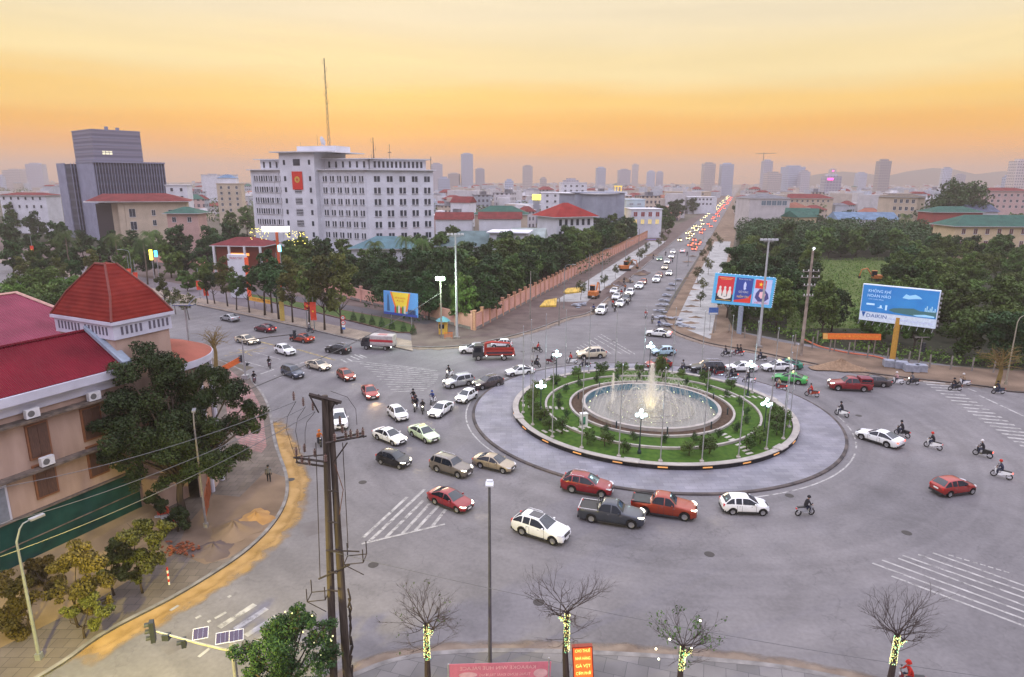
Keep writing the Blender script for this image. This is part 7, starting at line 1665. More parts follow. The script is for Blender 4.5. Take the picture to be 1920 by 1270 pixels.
def heap(name, px_, py_, r_, h, m, label, sy=1.0, ground=.15):
    a = MB(); n_, k_ = 22, 6; vs = []
    for i in range(k_+1):
        f = i/k_
        for j in range(n_):
            t_ = 2*math.pi*j/n_; rr_ = r_*f*(1+.18*math.sin(3*t_+px_)+.1*math.sin(7*t_+py_)); vs.append((rr_*math.cos(t_), rr_*math.sin(t_)*sy, h*(1-f)**1.3*(1+.25*math.sin(5*t_+px_+4*f))+random.uniform(0,.05)*h))
    a.add(vs, [(i*n_+j, i*n_+(j+1)%n_, (i+1)*n_+(j+1)%n_, (i+1)*n_+j) for i in range(k_) for j in range(n_)])
    o = a.build(name, m, None, True); g_ = G(px_,py_); o.location = (g_.x,g_.y,ground); return tag(o, label, 'heap')
heap('soil_heap', 440,1000,1.9,.8, M_dirt, 'brown soil heap with rubble on the left corner pavement'); heap('soil_heap', 400,1035,1.5,.5, M_dirtdk, 'darker soil heap in front of the larger corner heap'); heap('soil_heap', 480,975,1.4,.5, M_sand, 'orange sandy heap at the kerb of the left corner')
heap('sand_heap', 1575,692,4.2,1.2, mat('pale sand', (.24,.16,.10), .95, var=.2), 'wide pale sand heap on the right verge below the orange banner', .5); heap('sand_heap', 1365,632,3.4,.8, M_dirt, 'brown heap beside the grey billboard post', .6)
for i in range(9):
    x, y = ((1148,540),(1160,535),(1172,529),(1140,556),(1193,505),(1206,513),(1200,516),(1185,498),(1220,480))[i]; heap('rubble_heap', x, y, random.uniform(1.6,2.8), random.uniform(.5,1.0), (M_dirt,M_dirtdk)[i%2], ('rust brown' if i%2 else 'dark brown')+' rubble heap of the left verge', .7); 
for i in range(16):
    y = 618-i*10.5; x = 1285+(640-y)*.03+(i%3)*9; heap('soil_patch', x, y, random.uniform(1.0,1.9), .3, M_dirt, 'small brown soil mound on the new footpath', .5)['group'] = 'soil mounds of the new footpath'
M_stonep = mat('grey stone slabs', (.27,.29,.34), .7, var=.2, scale=2)
for i, (x, y, w_) in enumerate(((1666,690,1.5),(1688,693,1.7),(1708,699,1.9),(1725,699,1.5))):
    g_ = G(x,y); o = empty('stone_pallet', (g_.x,g_.y,.12), -.25, ('leftmost','second','third','rightmost')[i]+' wrapped stone pallet at the foot of the yellow billboard post', 'pallet')
    a = MB(); [a.box((random.uniform(-.03,.03),0,.2+.17*k), (w_,1.2,.15)) for k in range(6)]; a.build('stone_stack', M_stonep, o); a = MB(); a.box((0,0,.06), (w_,1.3,.12)); a.build('pallet', mat('pallet wood', (.2,.13,.07), .8), o)
SS = [(1246,612),(1240,598),(1237,586),(1243,575),(1247,566),(1250,556),(1258,545),(1262,536),(1270,527),(1274,612),(1285,616),(1264,600),(1090,573),(1083,577),(1146,538)]
for i, (x, y) in enumerate(SS):
    g_ = G(x,y); a = MB()
    for k in range(9): a.box((random.gauss(0,.55),random.gauss(0,.55),.12+.09*(k%5)), (.9,.6,.09), random.uniform(-.5,.5))
    o = a.build('slab_stack', M_stonep); o.location = (g_.x,g_.y,.15); tag(o, 'untidy stack of grey paving slabs', 'slab stack', 'stacks of paving slabs along the boulevard')
# yellow slabs
for lb, pts in (('yellow striped formwork mat near the pink wall corner', ((1012,578),(1022,567),(1044,563),(1043,577))),('bright yellow sheet stack behind the formwork mat', ((1056,551),(1064,544),(1094,542),(1090,550),(1062,553)))):
    P_ = [G(*q) for q in pts]; c_ = sum(P_, Vector())/len(P_); a = MB(); a.prism([(p.x-c_.x,p.y-c_.y) for p in P_], .02, .35); o = a.build('yellow_panels', mat('yellow panel', (.52,.34,.05), .7, var=.35, scale=1.2, stretch=(3,.4,1))); o.location = (c_.x,c_.y,.16); tag(o, lb, 'panels')
# diggers
def digger(px_, py_, head, label):
    g_ = G(px_,py_); o = empty('excavator', (g_.x,g_.y,.15), R(head), label, 'excavator'); M_o = mat('digger orange', (.5,.15,.03), .5, var=.2)
    for s in (.9,-.9): a = MB(); a.prism([(-1.4,s-.22),(1.4,s-.22),(1.4,s+.22),(-1.4,s+.22)], .05, .7); a.build('track', M_blk, o)
    a = MB(); a.box((-.5,0,1.25), (2.4,2.1,.95)); a.build('body', M_o, o); a = MB(); a.box((.5,.45,2.1), (1.2,1.0,1.5)); a.build('cab', M_glass, o); a = MB(); a.box((.5,.45,2.9), (1.3,1.1,.1)); a.build('cab_roof', M_o, o)
    a = MB(); a.tube([(.7,-.4,1.4),(2.2,-.4,3.4),(3.6,-.4,3.0)], [.22,.2,.15], 4); a.tube([(3.6,-.4,3.0),(4.0,-.4,1.2)], .13, 4); a.build('boom', M_o, o); a = MB(); a.add([(3.7,-.8,1.2),(4.3,-.8,1.1),(4.1,-.8,.5),(3.6,-.8,.7),(3.7,0,1.2),(4.3,0,1.1),(4.1,0,.5),(3.6,0,.7)], [(0,1,2,3),(4,5,6,7),(1,2,6,5),(2,3,7,6),(3,0,4,7)]); a.build('bucket', M_iron, o)
digger(1113,560,70,'orange excavator parked behind the grey slab stacks by the boulevard'); digger(1172,509,20,'orange excavator farther up the boulevard beside the curved lamp'); digger(1640,528,170,'orange digger beyond the top of the blue billboard')
g_ = G(1226,458); 
o = empty('awning', (G(1222,462).x, G(1222,462).y, .15), .3, 'purple awning on the far left verge beside the pink wall', 'awning'); a = MB(); a.box((0,0,2.7), (5,3,.15)); a.build('canopy', mat('purple sheet', (.10,.06,.22), .6), o)
for x in (-2.3,2.3): a = MB(); a.tube([(x,-1.3,0),(x,-1.3,2.7)], .06, 6); a.build('post', M_steel, o)
# orange corrugated pipe on the verge
a = MB(); P_ = smooth_line([tuple(G(*q).xy) for q in ((1508,640),(1540,654),(1590,665),(1640,672),(1668,680))], 6); a.tube([(x,y,.3) for x, y in P_], .13, 6); tag(a.build('orange_hose', mat('orange hose', (.5,.12,.05), .6)), 'long orange hose lying in front of the right verge fence', 'hose')

# ================================================================== trees and plants
LEAF = {'dark': leafmat('leaf dark green', (.014,.038,.011), (.045,.095,.026)), 'mid': leafmat('leaf mid green', (.03,.062,.011), (.09,.15,.03)), 'olive': leafmat('leaf olive', (.04,.055,.012), (.11,.12,.03)), 'warm': leafmat('leaf lamplit yellow', (.045,.04,.008), (.13,.095,.025)),  # the warm leaves carry the yellow of lamplight in their colour
        'lit': leafmat('leaf bright green', (.05,.10,.015), (.12,.19,.035)), 'near': leafmat('leaf near dark', (.012,.022,.008), (.04,.06,.018), .1)}
M_bark = mat('bark', (.06,.045,.035), .95, var=.3, scale=2, stretch=(3,3,.5)); M_barkl = mat('pale bark', (.16,.13,.10), .95, var=.3, scale=2)
def leaf_cloud(centers, radii, n, size, seed, flat=.85, shell=.62):
    r = np.random.default_rng(seed); c_ = np.array(centers, float); rad = np.array(radii, float); wgt = rad**2; wgt /= wgt.sum()
    idx = r.choice(len(c_), n, p=wgt); d = r.normal(size=(n,3)); d /= np.linalg.norm(d,axis=1)[:,None]
    rr_ = rad[idx]*(shell+(1.08-shell)*r.random(n)**.5); p = c_[idx]+d*rr_[:,None]*np.array([1,1,flat])
    nr_ = d*.8+r.normal(size=(n,3))*.75+np.array([0,0,.25]); nr_ /= np.linalg.norm(nr_,axis=1)[:,None]
    t = np.cross(nr_, r.normal(size=(n,3))); t /= np.linalg.norm(t,axis=1)[:,None]; b = np.cross(nr_, t)
    s = size*r.uniform(.55,1.25,n)[:,None]
    q = np.stack([p-t*s*.5, p+b*s*.3+nr_*s*.05, p+t*s*.55, p-b*s*.3+nr_*s*.05],1).reshape(-1,3)
    f = np.arange(n*4).reshape(-1,4); return q, f
def clump(cs, rs, k, f, seed):
    rd = random.Random(seed); c2 = []; r2 = []
    for c_, r_ in zip(cs, rs):
        for _ in range(k):
            d = Vector((rd.gauss(0,1), rd.gauss(0,1), rd.gauss(.15,.9))).normalized()*r_*rd.uniform(.55,.95); c2.append((c_[0]+d.x, c_[1]+d.y, c_[2]+d.z*.85)); r2.append(r_*f*rd.uniform(.6,1.15))
        c2.append(tuple(c_)); r2.append(r_*.6)
    return c2, r2
def np_mesh(name, q, f, m):
    me = bpy.data.meshes.new(name); me.vertices.add(len(q)); me.vertices.foreach_set('co', q.astype(np.float32).ravel()); me.loops.add(f.size); me.loops.foreach_set('vertex_index', f.astype(np.int32).ravel())
    me.polygons.add(len(f)); me.polygons.foreach_set('loop_start', np.arange(0,f.size,4,dtype=np.int32)); me.polygons.foreach_set('loop_total', np.full(len(f),4,dtype=np.int32)); me.materials.append(m); me.update(); me.validate(); return me
def trunk_mesh(h, r_, seed, limbs=5, spread=2.0, top=None, bark=None):
    rd = random.Random(seed); a = MB(); tx, ty = rd.uniform(-.3,.3), rd.uniform(-.3,.3); a.tube([(0,0,-.1),(tx*.3,ty*.3,h*.35),(tx,ty,h)], [r_*1.25,r_,r_*.7], 7)
    for k in range(limbs): t_ = k*6.283/limbs+rd.uniform(-.4,.4); z_ = h*rd.uniform(.6,1.0); a.tube([(tx*z_/h,ty*z_/h,z_),(spread*.5*math.cos(t_),spread*.5*math.sin(t_),z_+spread*.5),(spread*math.cos(t_),spread*math.sin(t_),z_+spread*1.1)], [r_*.5,r_*.35,r_*.15], 5)
    return a.mesh('trunk', bark or M_bark, True)
TP = {}
def tree_kind(key, H_, Rc, th, n, size, leaf, seed, lobes=11, flat=.8, bark=None, tr=.2):
    rd = random.Random(seed); zc = (H_+th)/2; hh = (H_-th)/2; cs = []; rs = []
    for k in range(lobes):
        f = rd.random(); t_ = rd.uniform(0,6.283); z_ = th+.25*hh+(2*hh-.6*hh)*f; env = math.sqrt(max(.05, 1-((z_-zc)/(hh*1.08))**2)); d_ = Rc*env*rd.uniform(.35,.72)
        cs.append((d_*math.cos(t_), d_*math.sin(t_), z_)); rs.append(Rc*rd.uniform(.30,.50)*(.7+.3*env))
    cs.append((0,0,zc)); rs.append(Rc*.55); cs.append((0,0,H_-Rc*.4)); rs.append(Rc*.38)
    if key not in ('ball',): cs, rs = clump(cs, rs, 5, .42, seed)
    q, f = leaf_cloud(cs, rs, n, size, seed, flat)
    TP[key] = (np_mesh('crown', q, f, LEAF[leaf]), trunk_mesh(th+1.0, tr, seed, 5, Rc*.45, bark=bark))
for i in range(4): tree_kind('wood%d' % i, 11.5+i*.5, 4.3+.3*(i%2), 2.0, 5000, .60, ('dark','dark','mid','dark')[i], 100+i, 13)
for i in range(3): tree_kind('far%d' % i, 11+i, 5.0, 1.2, 2600, .95, ('mid','dark','mid')[i], 120+i, 11)
for i in range(3): tree_kind('street%d' % i, 9.5+i, 2.3+.3*i, 2.9, 3400, .40, ('mid','dark','olive')[i], 140+i, 10, 1.0, tr=.15)
for i in range(2): tree_kind('right%d' % i, 8.5+i, 4.6, 1.2, 4600, .58, ('mid','lit')[i], 160+i, 12)
tree_kind('young', 4.4, 1.9, 1.5, 700, .28, 'olive', 170, 6, tr=.05); tree_kind('bushy', 1.35, .95, .1, 1300, .14, 'mid', 171, 8, tr=.04); tree_kind('ball', .95, .55, .02, 900, .09, 'dark', 172, 5, tr=.03)
tree_kind('giant', 20, 12, 3, 9000, 1.0, 'dark', 173, 22, .8, tr=.5)
_tn = {}
def tree(key, x, y, label, s=1.0, cat='tree', group=None, z=0.0, name='tree', sz=None, parts=True):
    cm, tm = TP[key]
    o = link(name, tm) if False else None
    o = bpy.data.objects.new(name, None); COL.objects.link(o); o.location = (x, y, z); o.rotation_euler = (0,0,random.uniform(0,6.28)); o.scale = (s,s,sz or s*random.uniform(.9,1.1)); tag(o, label, cat, group)
    link('crown', cm, o); link('trunk' if key not in ('bushy','ball') else 'stem', tm, o); return o
# wood behind the pink walls
inw = Vector((-.941,.339,0)); rd_ = Vector((.339,.941,0)); W0 = Vector((-6.9,116.6,0))
for row, off in enumerate((4.2,12,21)):
    s = 3.0+row*2
    while s < (196 if row < 2 else 150):
        p = W0+rd_*s+inw*(off+random.uniform(-1,1)); k = random.randrange(4)
        gap = False
        tree('wood%d' % k, p.x, p.y, ('first row tree behind the long pink wall','second row tree behind the long pink wall','third row tree behind the long pink wall','x')[row], random.uniform(.8,1.1) if row < 2 else random.uniform(.7,1.0), group=('first','second','third','deep')[row]+' row of the compound wood')
        s += random.uniform(6.2,8.0) if row < 2 else random.uniform(8,10.5)
inl = Vector((.70,.712,0)); ld_ = Vector((-.695,.72,0))
for row, off in enumerate((5,13,22,32)):
    s = 4+row*8
    while s < 62:
        p = W0+ld_*s+inl*off+Vector((random.uniform(-1.5,1.5),random.uniform(-1.5,1.5),0)); tree('wood%d' % random.randrange(4), p.x, p.y, ('dark tree behind the wall facing the left arm','inner tree of the walled wedge wood','inner tree of the walled wedge wood','inner tree of the walled wedge wood')[row], random.uniform(.72,.92), group='wedge wood row %s' % ('first','second','second','second')[row]); s += random.uniform(7,9)
for px_, Y in ((830,235),(850,240),(880,232),(905,238),(935,245),(960,232),(1000,236),(825,262),(845,300),(875,345),(975,330),(1020,300),(560,196),(600,192),(640,196),(740,192),(780,196),(820,200),(720,185),(1110,262),(1130,266),(1150,250),(1060,258)):
    p = A(px_,400,Y); tree('far%d' % random.randrange(3), p.x, p.y, 'round tree among the low roofed halls', random.uniform(.6,.95), group='trees among the low halls')
# left: trees beyond the left arm
for px_, Y, s in [(x, y_, s_) for x, y_, s_ in ((20,230,.9),(60,215,.9),(100,235,1),(150,225,.9),(200,215,.85),(240,225,.9),(285,215,.8),(330,225,1),(375,215,1.0),(420,225,1.0),(455,215,.9),(500,205,.9),(535,200,.9),(0,190,.8),(50,180,.8),(90,185,.85),(130,180,.8),(180,178,.85),(225,172,.8),(265,180,.8),(310,180,.85),(345,185,.9),(15,260,1),(385,260,1),(430,280,1.1),(350,300,1.1),(455,320,1.2),(560,190,.9),(590,186,.9),(60,290,1.1),(20,330,1.2),(480,178,.8),(365,168,.7),(330,158,.55),(540,170,.8),(580,165,.85),(615,162,.85),(650,160,.85))]:
    p = A(px_+random.uniform(-6,6),400,Y); tree(random.choice(('far0','far1','wood2','wood1')), p.x, p.y, 'park belt tree beyond the left arm', s, group='park belt trees of the left side')
for px_, Y in ((45,120),(10,112),(75,124),(100,130),(20,135),(60,140),(-20,125),(105,118)):
    p = A(px_,400,Y); tree('right%d' % (Y%2), p.x, p.y, 'bushy dark tree behind the pink hall roof', random.uniform(.8,.95), group='trees behind the hall roof')
for px_, Y in ((120,160),(160,158),(200,150),(60,160),(90,152),(20,158)):
    p = A(px_,400,Y); tree('street%d' % (Y%3), p.x, p.y, 'slim tree of the far left boulevard', .85, group='slim trees of the far left boulevard')
# street trees of the left arm
ST_ = [(390,571,.8,0),(403,571,.75,1),(427,576,.85,2),(444,582.5,.8,0),(468,587.5,.9,1),(497,592.6,1.15,1),(523,600,1.15,1),(549,606,.95,2),(580,612.7,1.0,0),(609,620,1.05,2),(641,627,1.1,2),(510,588,1.1,1)]
for i, (x, y, s, k) in enumerate(ST_):
    g_ = G(x,y); s *= 1.12; tree('street%d' % k, g_.x, g_.y, ('first','second','third','fourth','fifth','sixth','seventh','eighth','ninth','tenth','eleventh','twelfth')[i]+' tree counting from the gate end of the left arm footway, '+('green','dark','olive')[k], s, z=.15, name='street_tree')
g_ = G(310,575); tree('street2', g_.x, g_.y, 'small olive tree right behind the red tower roof', .62, z=0); g_ = G(330,590); tree('young', g_.x, g_.y, 'low leafy tree by the solar panel pole', 1.3); g_ = G(355,600); tree('young', g_.x, g_.y, 'yellow green bush tree between the solar panel pole and the road', 1.4)
# cone shrubs
cq = leaf_cloud([(0,0,.25+.22*k) for k in range(8)], [.62-.075*k for k in range(8)], 900, .13, 5)
cm_ = np_mesh('crown', *cq, LEAF['dark'])
for i, (x, y) in enumerate(((663,604),(680,608),(698,612),(716,616),(735,620),(757,625),(775,629))):
    g_ = G(x,y); o = link('cone_shrub', cm_); o.location = (g_.x,g_.y,.3); o.scale = (1,1,1.15); tag(o, 'dark cone shrub below the picture board', 'shrub', 'cone shrubs of the corner lawn')
# island planting
for k in range(22):
    t_ = R(k*360/22+4); tree('ball', C0.x+11.0*math.cos(t_), C0.y+11.0*math.sin(t_), 'clipped ball shrub on the island lawn', random.uniform(.95,1.15), 'shrub', 'ball shrubs of the island', .68, 'ball_shrub')
for an, r_, s in ((-172,14.2,1.2),(-166,14.4,1.1),(-158,13.9,1.3),(-150,14.4,1.05),(-143,14.0,1.35),(-128,14.3,1.1),(-121,13.7,1.2),(-112,14.5,.9),(-86,14.0,1.1),(-77,13.8,1.45),(-60,14.4,1.0),(-50,14.2,1.3),(-42,13.7,1.1),(-36,14.6,1.2),(-28,14.2,1.3),(-22,14.6,1.25),(-12,14.2,1.1),(30,13.9,1.0),(48,14.2,1.1),(60,14,1.0),(72,14,1.5),(84,14,1.0),(95,14,1.3),(108,14,1.4),(122,14,1.2),(140,14,1.1),(160,14.2,1.3),(172,14,1.2)):
    t_ = R(an); tree('bushy', C0.x+r_*math.cos(t_), C0.y+r_*math.sin(t_), 'loose leafy shrub on the island outer ring', s, 'shrub', 'leafy shrubs of the island', .6, 'leafy_shrub')
tree('bushy', C0.x+4.2, C0.y+12.6, 'tall upright yellowish bush behind the fountain', 1.1, 'shrub', None, .65, 'tall_bush', 2.4)
for k in range(10):
    t_ = R(18+36*k); a = MB(); a.tube([(0,0,0),(0,0,.7)], [.08,.07], 8); a.lathe([(.09,.7),(.11,.74),(.02,.84)], (0,0,0), 8); o = a.build('bollard_light', M_dkgreen); o.location = (C0.x+8.8*math.cos(t_), C0.y+8.8*math.sin(t_), .75); tag(o, 'short dark bollard in the basin soil ring', 'bollard', 'garden bollards of the island')
# wood on the right
def inside(x, y):
    xl = road_x(y,1)+13
    if x < xl+2: return False
    pts = [(33.5,114),(38.5,112.5),(46,106),(54,97.5),(60,92),(70,88.5),(110,82)]
    ye = interp(pts, x)
    if y < ye+13: return False
    if 120 < y < 230 and 1535+(y-120)*.1 < 960+1255*x/y < 1695: return False     # open field
    return True
pl_ = []; tries = 0
def plant(x, y, dmin):
    for a_, b_ in pl_:
        if (a_-x)**2+(b_-y)**2 < dmin**2: return False
    pl_.append((x, y)); return True
n_ = 0
for x, y in [(44,121),(49,117.5),(35.5+8,129),(55,112.5),(50,124),(61,107),(66,103.5),(71,99),(72.5,93.5),(79,91),(86,90.5),(93,89),(66,112),(59,117),(77,98),(84,97),(91,96)]:
    plant(x, y, 1); k = random.choice(('wood2','right0','wood0')); tree(k, x, y, 'front edge tree of the right wood', random.uniform(.72,.9), group='front edge of the right wood')
while tries < 9000 and n_ < 118:
    tries += 1; y = 95+random.random()**.9*150; x = random.uniform(30, 235)
    if not inside(x, y): continue
    q = 960+1255*x/(y); 
    if q > 1985: continue
    if not plant(x, y, 6.9 if y < 170 else 8.6): continue
    n_ += 1; k = random.choice(('right0','right1','wood2','right0')) if x > .52*y+18 else random.choice(('wood0','wood2','wood3','right0')); tree(k if y < 210 else 'far%d' % random.randrange(3), x, y, 'inner tree of the right wood' if y < 170 else 'rear tree of the right wood', random.uniform(.78,1.0)*(.85 if k.startswith('right') else 1), group='inner trees of the right wood' if y < 170 else 'rear trees of the right wood')
p = A(1793,380,345); tree('giant', p.x, p.y, 'huge round dark tree towering over the green roofed shed', 1.4)
for px_, Y, s in ((1725,300,.8),(1890,285,1.1),(1845,262,.8),(1905,300,1.2),(1660,330,.9),(1235,420,1.2),(1262,450,1.3),(1275,480,1.3),(1300,560,1.2),(1392,430,1.2),(1385,520,1.2),(1240,380,1.1),(1250,355,1.0),(1535,380,1),(1590,400,1),(1560,300,.9)):
    p = A(px_,400,Y); tree('far%d' % random.randrange(3), p.x, p.y, 'single tree among the middle distance roofs', s, group='single trees among the far roofs')
cs = []; rs = []
for k in range(420):
    y = random.uniform(238,330); x = random.uniform(road_x(y,1)+16, .82*y)
    if 1790-40 < 960+1255*x/y < 1990 and y > 225: continue
    cs.append((x, y, random.uniform(4,7.5))); rs.append(random.uniform(3,4.6))
q, f = leaf_cloud(cs, rs, 52000, 1.0, 79, .8); o = link('rear_wood', np_mesh('rear_wood', q, f, LEAF['dark'])); tag(o, 'continuous rear part of the right hand wood', 'wood', kind='stuff')
# tree belt far away: nobody could count it
cs = []; rs = []
for k in range(1500):
    Y = random.uniform(420,2700); x = random.uniform(-.95*Y-60, .85*Y)
    if abs(x-(-22+.346*Y)) < 26 : continue
    if x > -.05*Y and Y > 1300: continue
    cs.append((x, Y, random.uniform(3,6))); rs.append(random.uniform(5,9))
q, f = leaf_cloud(cs, rs, 60000, 2.2, 77, .8); o = link('treeline', np_mesh('treeline', q, f, LEAF['mid'])); o['kind'] = 'stuff'; tag(o, 'continuous belt of far off trees between the distant roofs', 'trees')
cs = [la(random.uniform(10,175), random.uniform(30,120), random.uniform(.5,3)) for _ in range(330)]+[tuple(W0+rd_*random.uniform(3,190)+inw*random.uniform(8,30)+Vector((0,0,1.5))) for _ in range(120)]
q, f = leaf_cloud(cs, [random.uniform(2.0,3.4) for _ in cs], 42000, .62, 80, .8); o = link('undergrowth', np_mesh('undergrowth', q, f, LEAF['dark'])); tag(o, 'bushy undergrowth filling the park and walled wood', 'undergrowth', kind='stuff')
# undergrowth of the open field and wood floor
q, f = leaf_cloud([(y_*random.uniform(.40,.61), y_, random.uniform(0,.8)) for y_ in [random.uniform(118,230) for _ in range(420)]]+[(x_, interp([(44,119),(60,99),(72,94),(110,87)], x_)+random.uniform(0,6), .3) for x_ in [random.uniform(44,110) for _ in range(160)]], [1.8]*580, 24000, .45, 78, .6); o = link('undergrowth', np_mesh('undergrowth', q, f, LEAF['lit'])); tag(o, 'rough green undergrowth covering the open field', 'undergrowth', kind='stuff')
a = MB(); a.add([(52,120,.03),(72,120,.03),(136,230,.03),(98,230,.03)], [(0,1,2,3)]); structure('grass_field', a, mat('field grass', (.06,.10,.02), .95, scale=.4, world=True, detail=8, col2=(.12,.15,.045)))
# young trees on the dug up verges
for i in range(22):
    left = i%2; y = 140+i*8.5; x = (road_x(y,-1)-random.uniform(2.5,6)) if left else (road_x(y,1)+random.uniform(2,8)); tree('young', x, y, 'newly planted thin tree on the boulevard %s verge' % ('left','right')[1-left if left else 1], random.uniform(.8,1.15), group='new trees on the %s verge' % ('left' if left else 'right'), z=.15)
# palms
def palm_mesh(seed):
    rd = random.Random(seed); vs = []; fs = []
    for k in range(16):
        t_ = k*.3927+rd.uniform(-.15,.15); up_ = rd.uniform(.2,1.1); P_ = []
        for j in range(7): f = j/6; l_ = 3.0*f; P_.append(Vector((l_*math.cos(t_)*(1-.15*f), l_*math.sin(t_)*(1-.15*f), up_*2*f-2.4*f*f)))
        side = Vector((-math.sin(t_), math.cos(t_), 0))
        for j in range(6):
            for s in (1,-1):
                for m_ in range(3):
                    b_ = P_[j].lerp(P_[j+1], m_/3); o_ = len(vs); tipp = b_+side*s*.75*(1-.5*j/6)+Vector((.25*math.cos(t_),.25*math.sin(t_),-.35)); d_ = (P_[j+1]-P_[j])*.16; vs += [b_, b_+d_, tipp+d_*.3, tipp]; fs.append((o_,o_+1,o_+2,o_+3))
    return np_mesh('fronds', np.array([tuple(v_) for v_ in vs])+np.array([0,0,5.5]), np.array(fs), LEAF['mid'])
pmh = palm_mesh(3); ptm = MB().tube([(0,0,0),(.15,0,3),(.1,0,5.6)], [.2,.14,.12], 8).mesh('trunk', M_barkl, True)
for i, (px_, Y, h) in enumerate(((260,168,1.1),(275,185,1.15),(115,176,1.2),(210,180,1.1),(760,178,1.1),(790,172,1.1),(700,174,1.0),(945,172,1.1),(1005,196,1.0),(1700,292,1.2),(1000,176,1.0),(870,176,1.0))):
    p = A(px_,400,Y); o = empty('palm_tree', (p.x,p.y,0), i, 'palm sticking out of the tree tops', 'palm tree', 'palms among the tree tops'); o.scale = (h*1.15,h*1.15,h*1.9); link('fronds', pmh, o); link('trunk', ptm, o)

# --- near trees
def near_tree(name, base, th, lobes, n, size, leaf, label, seed, tr=.2, limbs=6, extra=None):
    o = empty(name, base, 0, label, 'tree'); cs = [l_[:3] for l_ in lobes]; rs = [l_[3] for l_ in lobes]
    cc_, rr2 = clump(cs, rs, 6, .5, seed); q, f = leaf_cloud(cc_, rr2, int(n*1.9), size*1.08, seed, .85, .3); link('crown', np_mesh('crown', q, f, LEAF[leaf]), o)
    a = MB(); rd = random.Random(seed); a.tube([(0,0,-.1),(rd.uniform(-.2,.2),rd.uniform(-.2,.2),th*.5),(0,0,th)], [tr*1.3,tr,tr*.8], 9)
    for c_, r_ in zip(cs, rs):
        m_ = Vector(c_)*.5+Vector((0,0,th*.5)); m_ += Vector((rd.uniform(-.3,.3),rd.uniform(-.3,.3),0)); a.tube([(0,0,th*rd.uniform(.7,1)), m_, Vector(c_)+Vector((0,0,r_*.4))], [tr*.55,tr*.35,.04], 6)
        for _ in range(4): e_ = Vector((rd.gauss(0,1),rd.gauss(0,1),rd.gauss(0,.8))).normalized()*r_*.95; a.tube([c_, Vector(c_)+e_], [.035,.012], 4)
    a.build('trunk', M_bark, o, True); return o
bt = G(350,985)
def rel(px_, py_, Y, r_): p = A(px_,py_,Y); return (p.x-bt.x, p.y-bt.y, p.z-.15, r_)
lob = [rel(*q) for q in ((270,668,47.5,1.25),(320,690,49,1.5),(235,705,46,1.2),(350,735,50,1.6),(400,745,50,1.5),(215,760,45.5,1.35),(280,750,47,1.9),(330,790,48,2.0),(400,810,49,1.9),(445,800,50,1.35),(455,850,49,1.25),(235,810,45,1.6),(205,850,45,1.0),(290,840,46,1.9),(360,860,47,1.7),(420,870,47,1.4),(250,870,45.5,1.2),(180,790,45.5,.9),(470,800,50,.7),(465,760,50.5,.6),(250,900,45,.9),(310,900,46.5,.9),(440,730,50,1.3),(475,775,50.5,1.0),(385,700,50,1.3),(300,700,48,1.4),(400,860,48.5,1.4),(330,830,46,1.7),(205,800,45,1.2))]
near_tree('tree', (bt.x,bt.y,.15), 4.5, lob, 40000, .19, 'near', 'big dark leafy tree covering the corner of the pink building', 31, .26)
def small_near(px_, py_, h, blobs, n, size, leaf, label, seed, tr=.07):
    b_ = G(px_,py_); lob = []
    for x, y, Y, r_ in blobs: p = A(x,y,b_.y+Y); lob.append((p.x-b_.x,p.y-b_.y,p.z-.15,r_))
    return near_tree('tree', (b_.x,b_.y,.15), h, lob, n, size, leaf, label, seed, tr)
small_near(148,1180,1.6, [(145,1040,0,.85),(115,1060,.3,.7),(175,1060,-.2,.8),(150,1100,-.6,.75),(110,1110,.4,.65),(195,1090,.2,.6),(160,1140,-.4,.55),(205,1125,.1,.35)], 4200, .17, 'warm', 'lamplit yellow tree on the left pavement beside the curved street lamp', 41)
small_near(268,1115,1.6, [(255,1000,.2,.9),(290,1010,0,.8),(230,1030,.2,.75),(270,1050,-.4,.8),(300,1050,.2,.55),(250,1080,-.3,.6),(310,985,.6,.5)], 4200, .17, 'olive', 'olive tree on the left pavement between the brick heap and the lamplit yellow tree', 42)
small_near(60,1190,1.2, [(20,1105,0,.9),(45,1130,0,.7),(10,1160,-.3,.9),(30,1190,-.4,.6),(50,1090,.5,.5),(5,1080,.4,.6)], 3600, .17, 'warm', 'lamplit orange brown tree at the bottom left corner', 43)
small_near(160,1200,.8, [(165,1130,0,.6),(195,1150,-.1,.5),(130,1150,0,.5),(180,1170,-.2,.4)], 2200, .14, 'olive', 'low green sapling under the lamplit yellow tree', 44)
small_near(215,1120,1.2, [(205,1050,.3,.7),(225,1075,0,.65),(190,1085,.2,.6),(235,1045,.5,.6),(215,1020,.4,.5)], 3600, .17, 'olive', 'bushy olive tree squeezed between the two taller pavement trees', 45)
small_near(90,1120,1.2, [(85,1060,.5,.6),(70,1085,.3,.65),(100,1090,.2,.6),(60,1060,.6,.5),(90,1125,0,.5)], 3400, .17, 'warm', 'lamplit rust coloured tree right behind the curved street lamp', 46)
small_near(335,1000,1.0, [(330,960,.2,.7),(310,980,0,.6),(350,985,.1,.55),(300,950,.4,.6),(285,930,.6,.6)], 3600, .18, 'near', 'dark bushy plant under the left side of the big dark tree', 47)
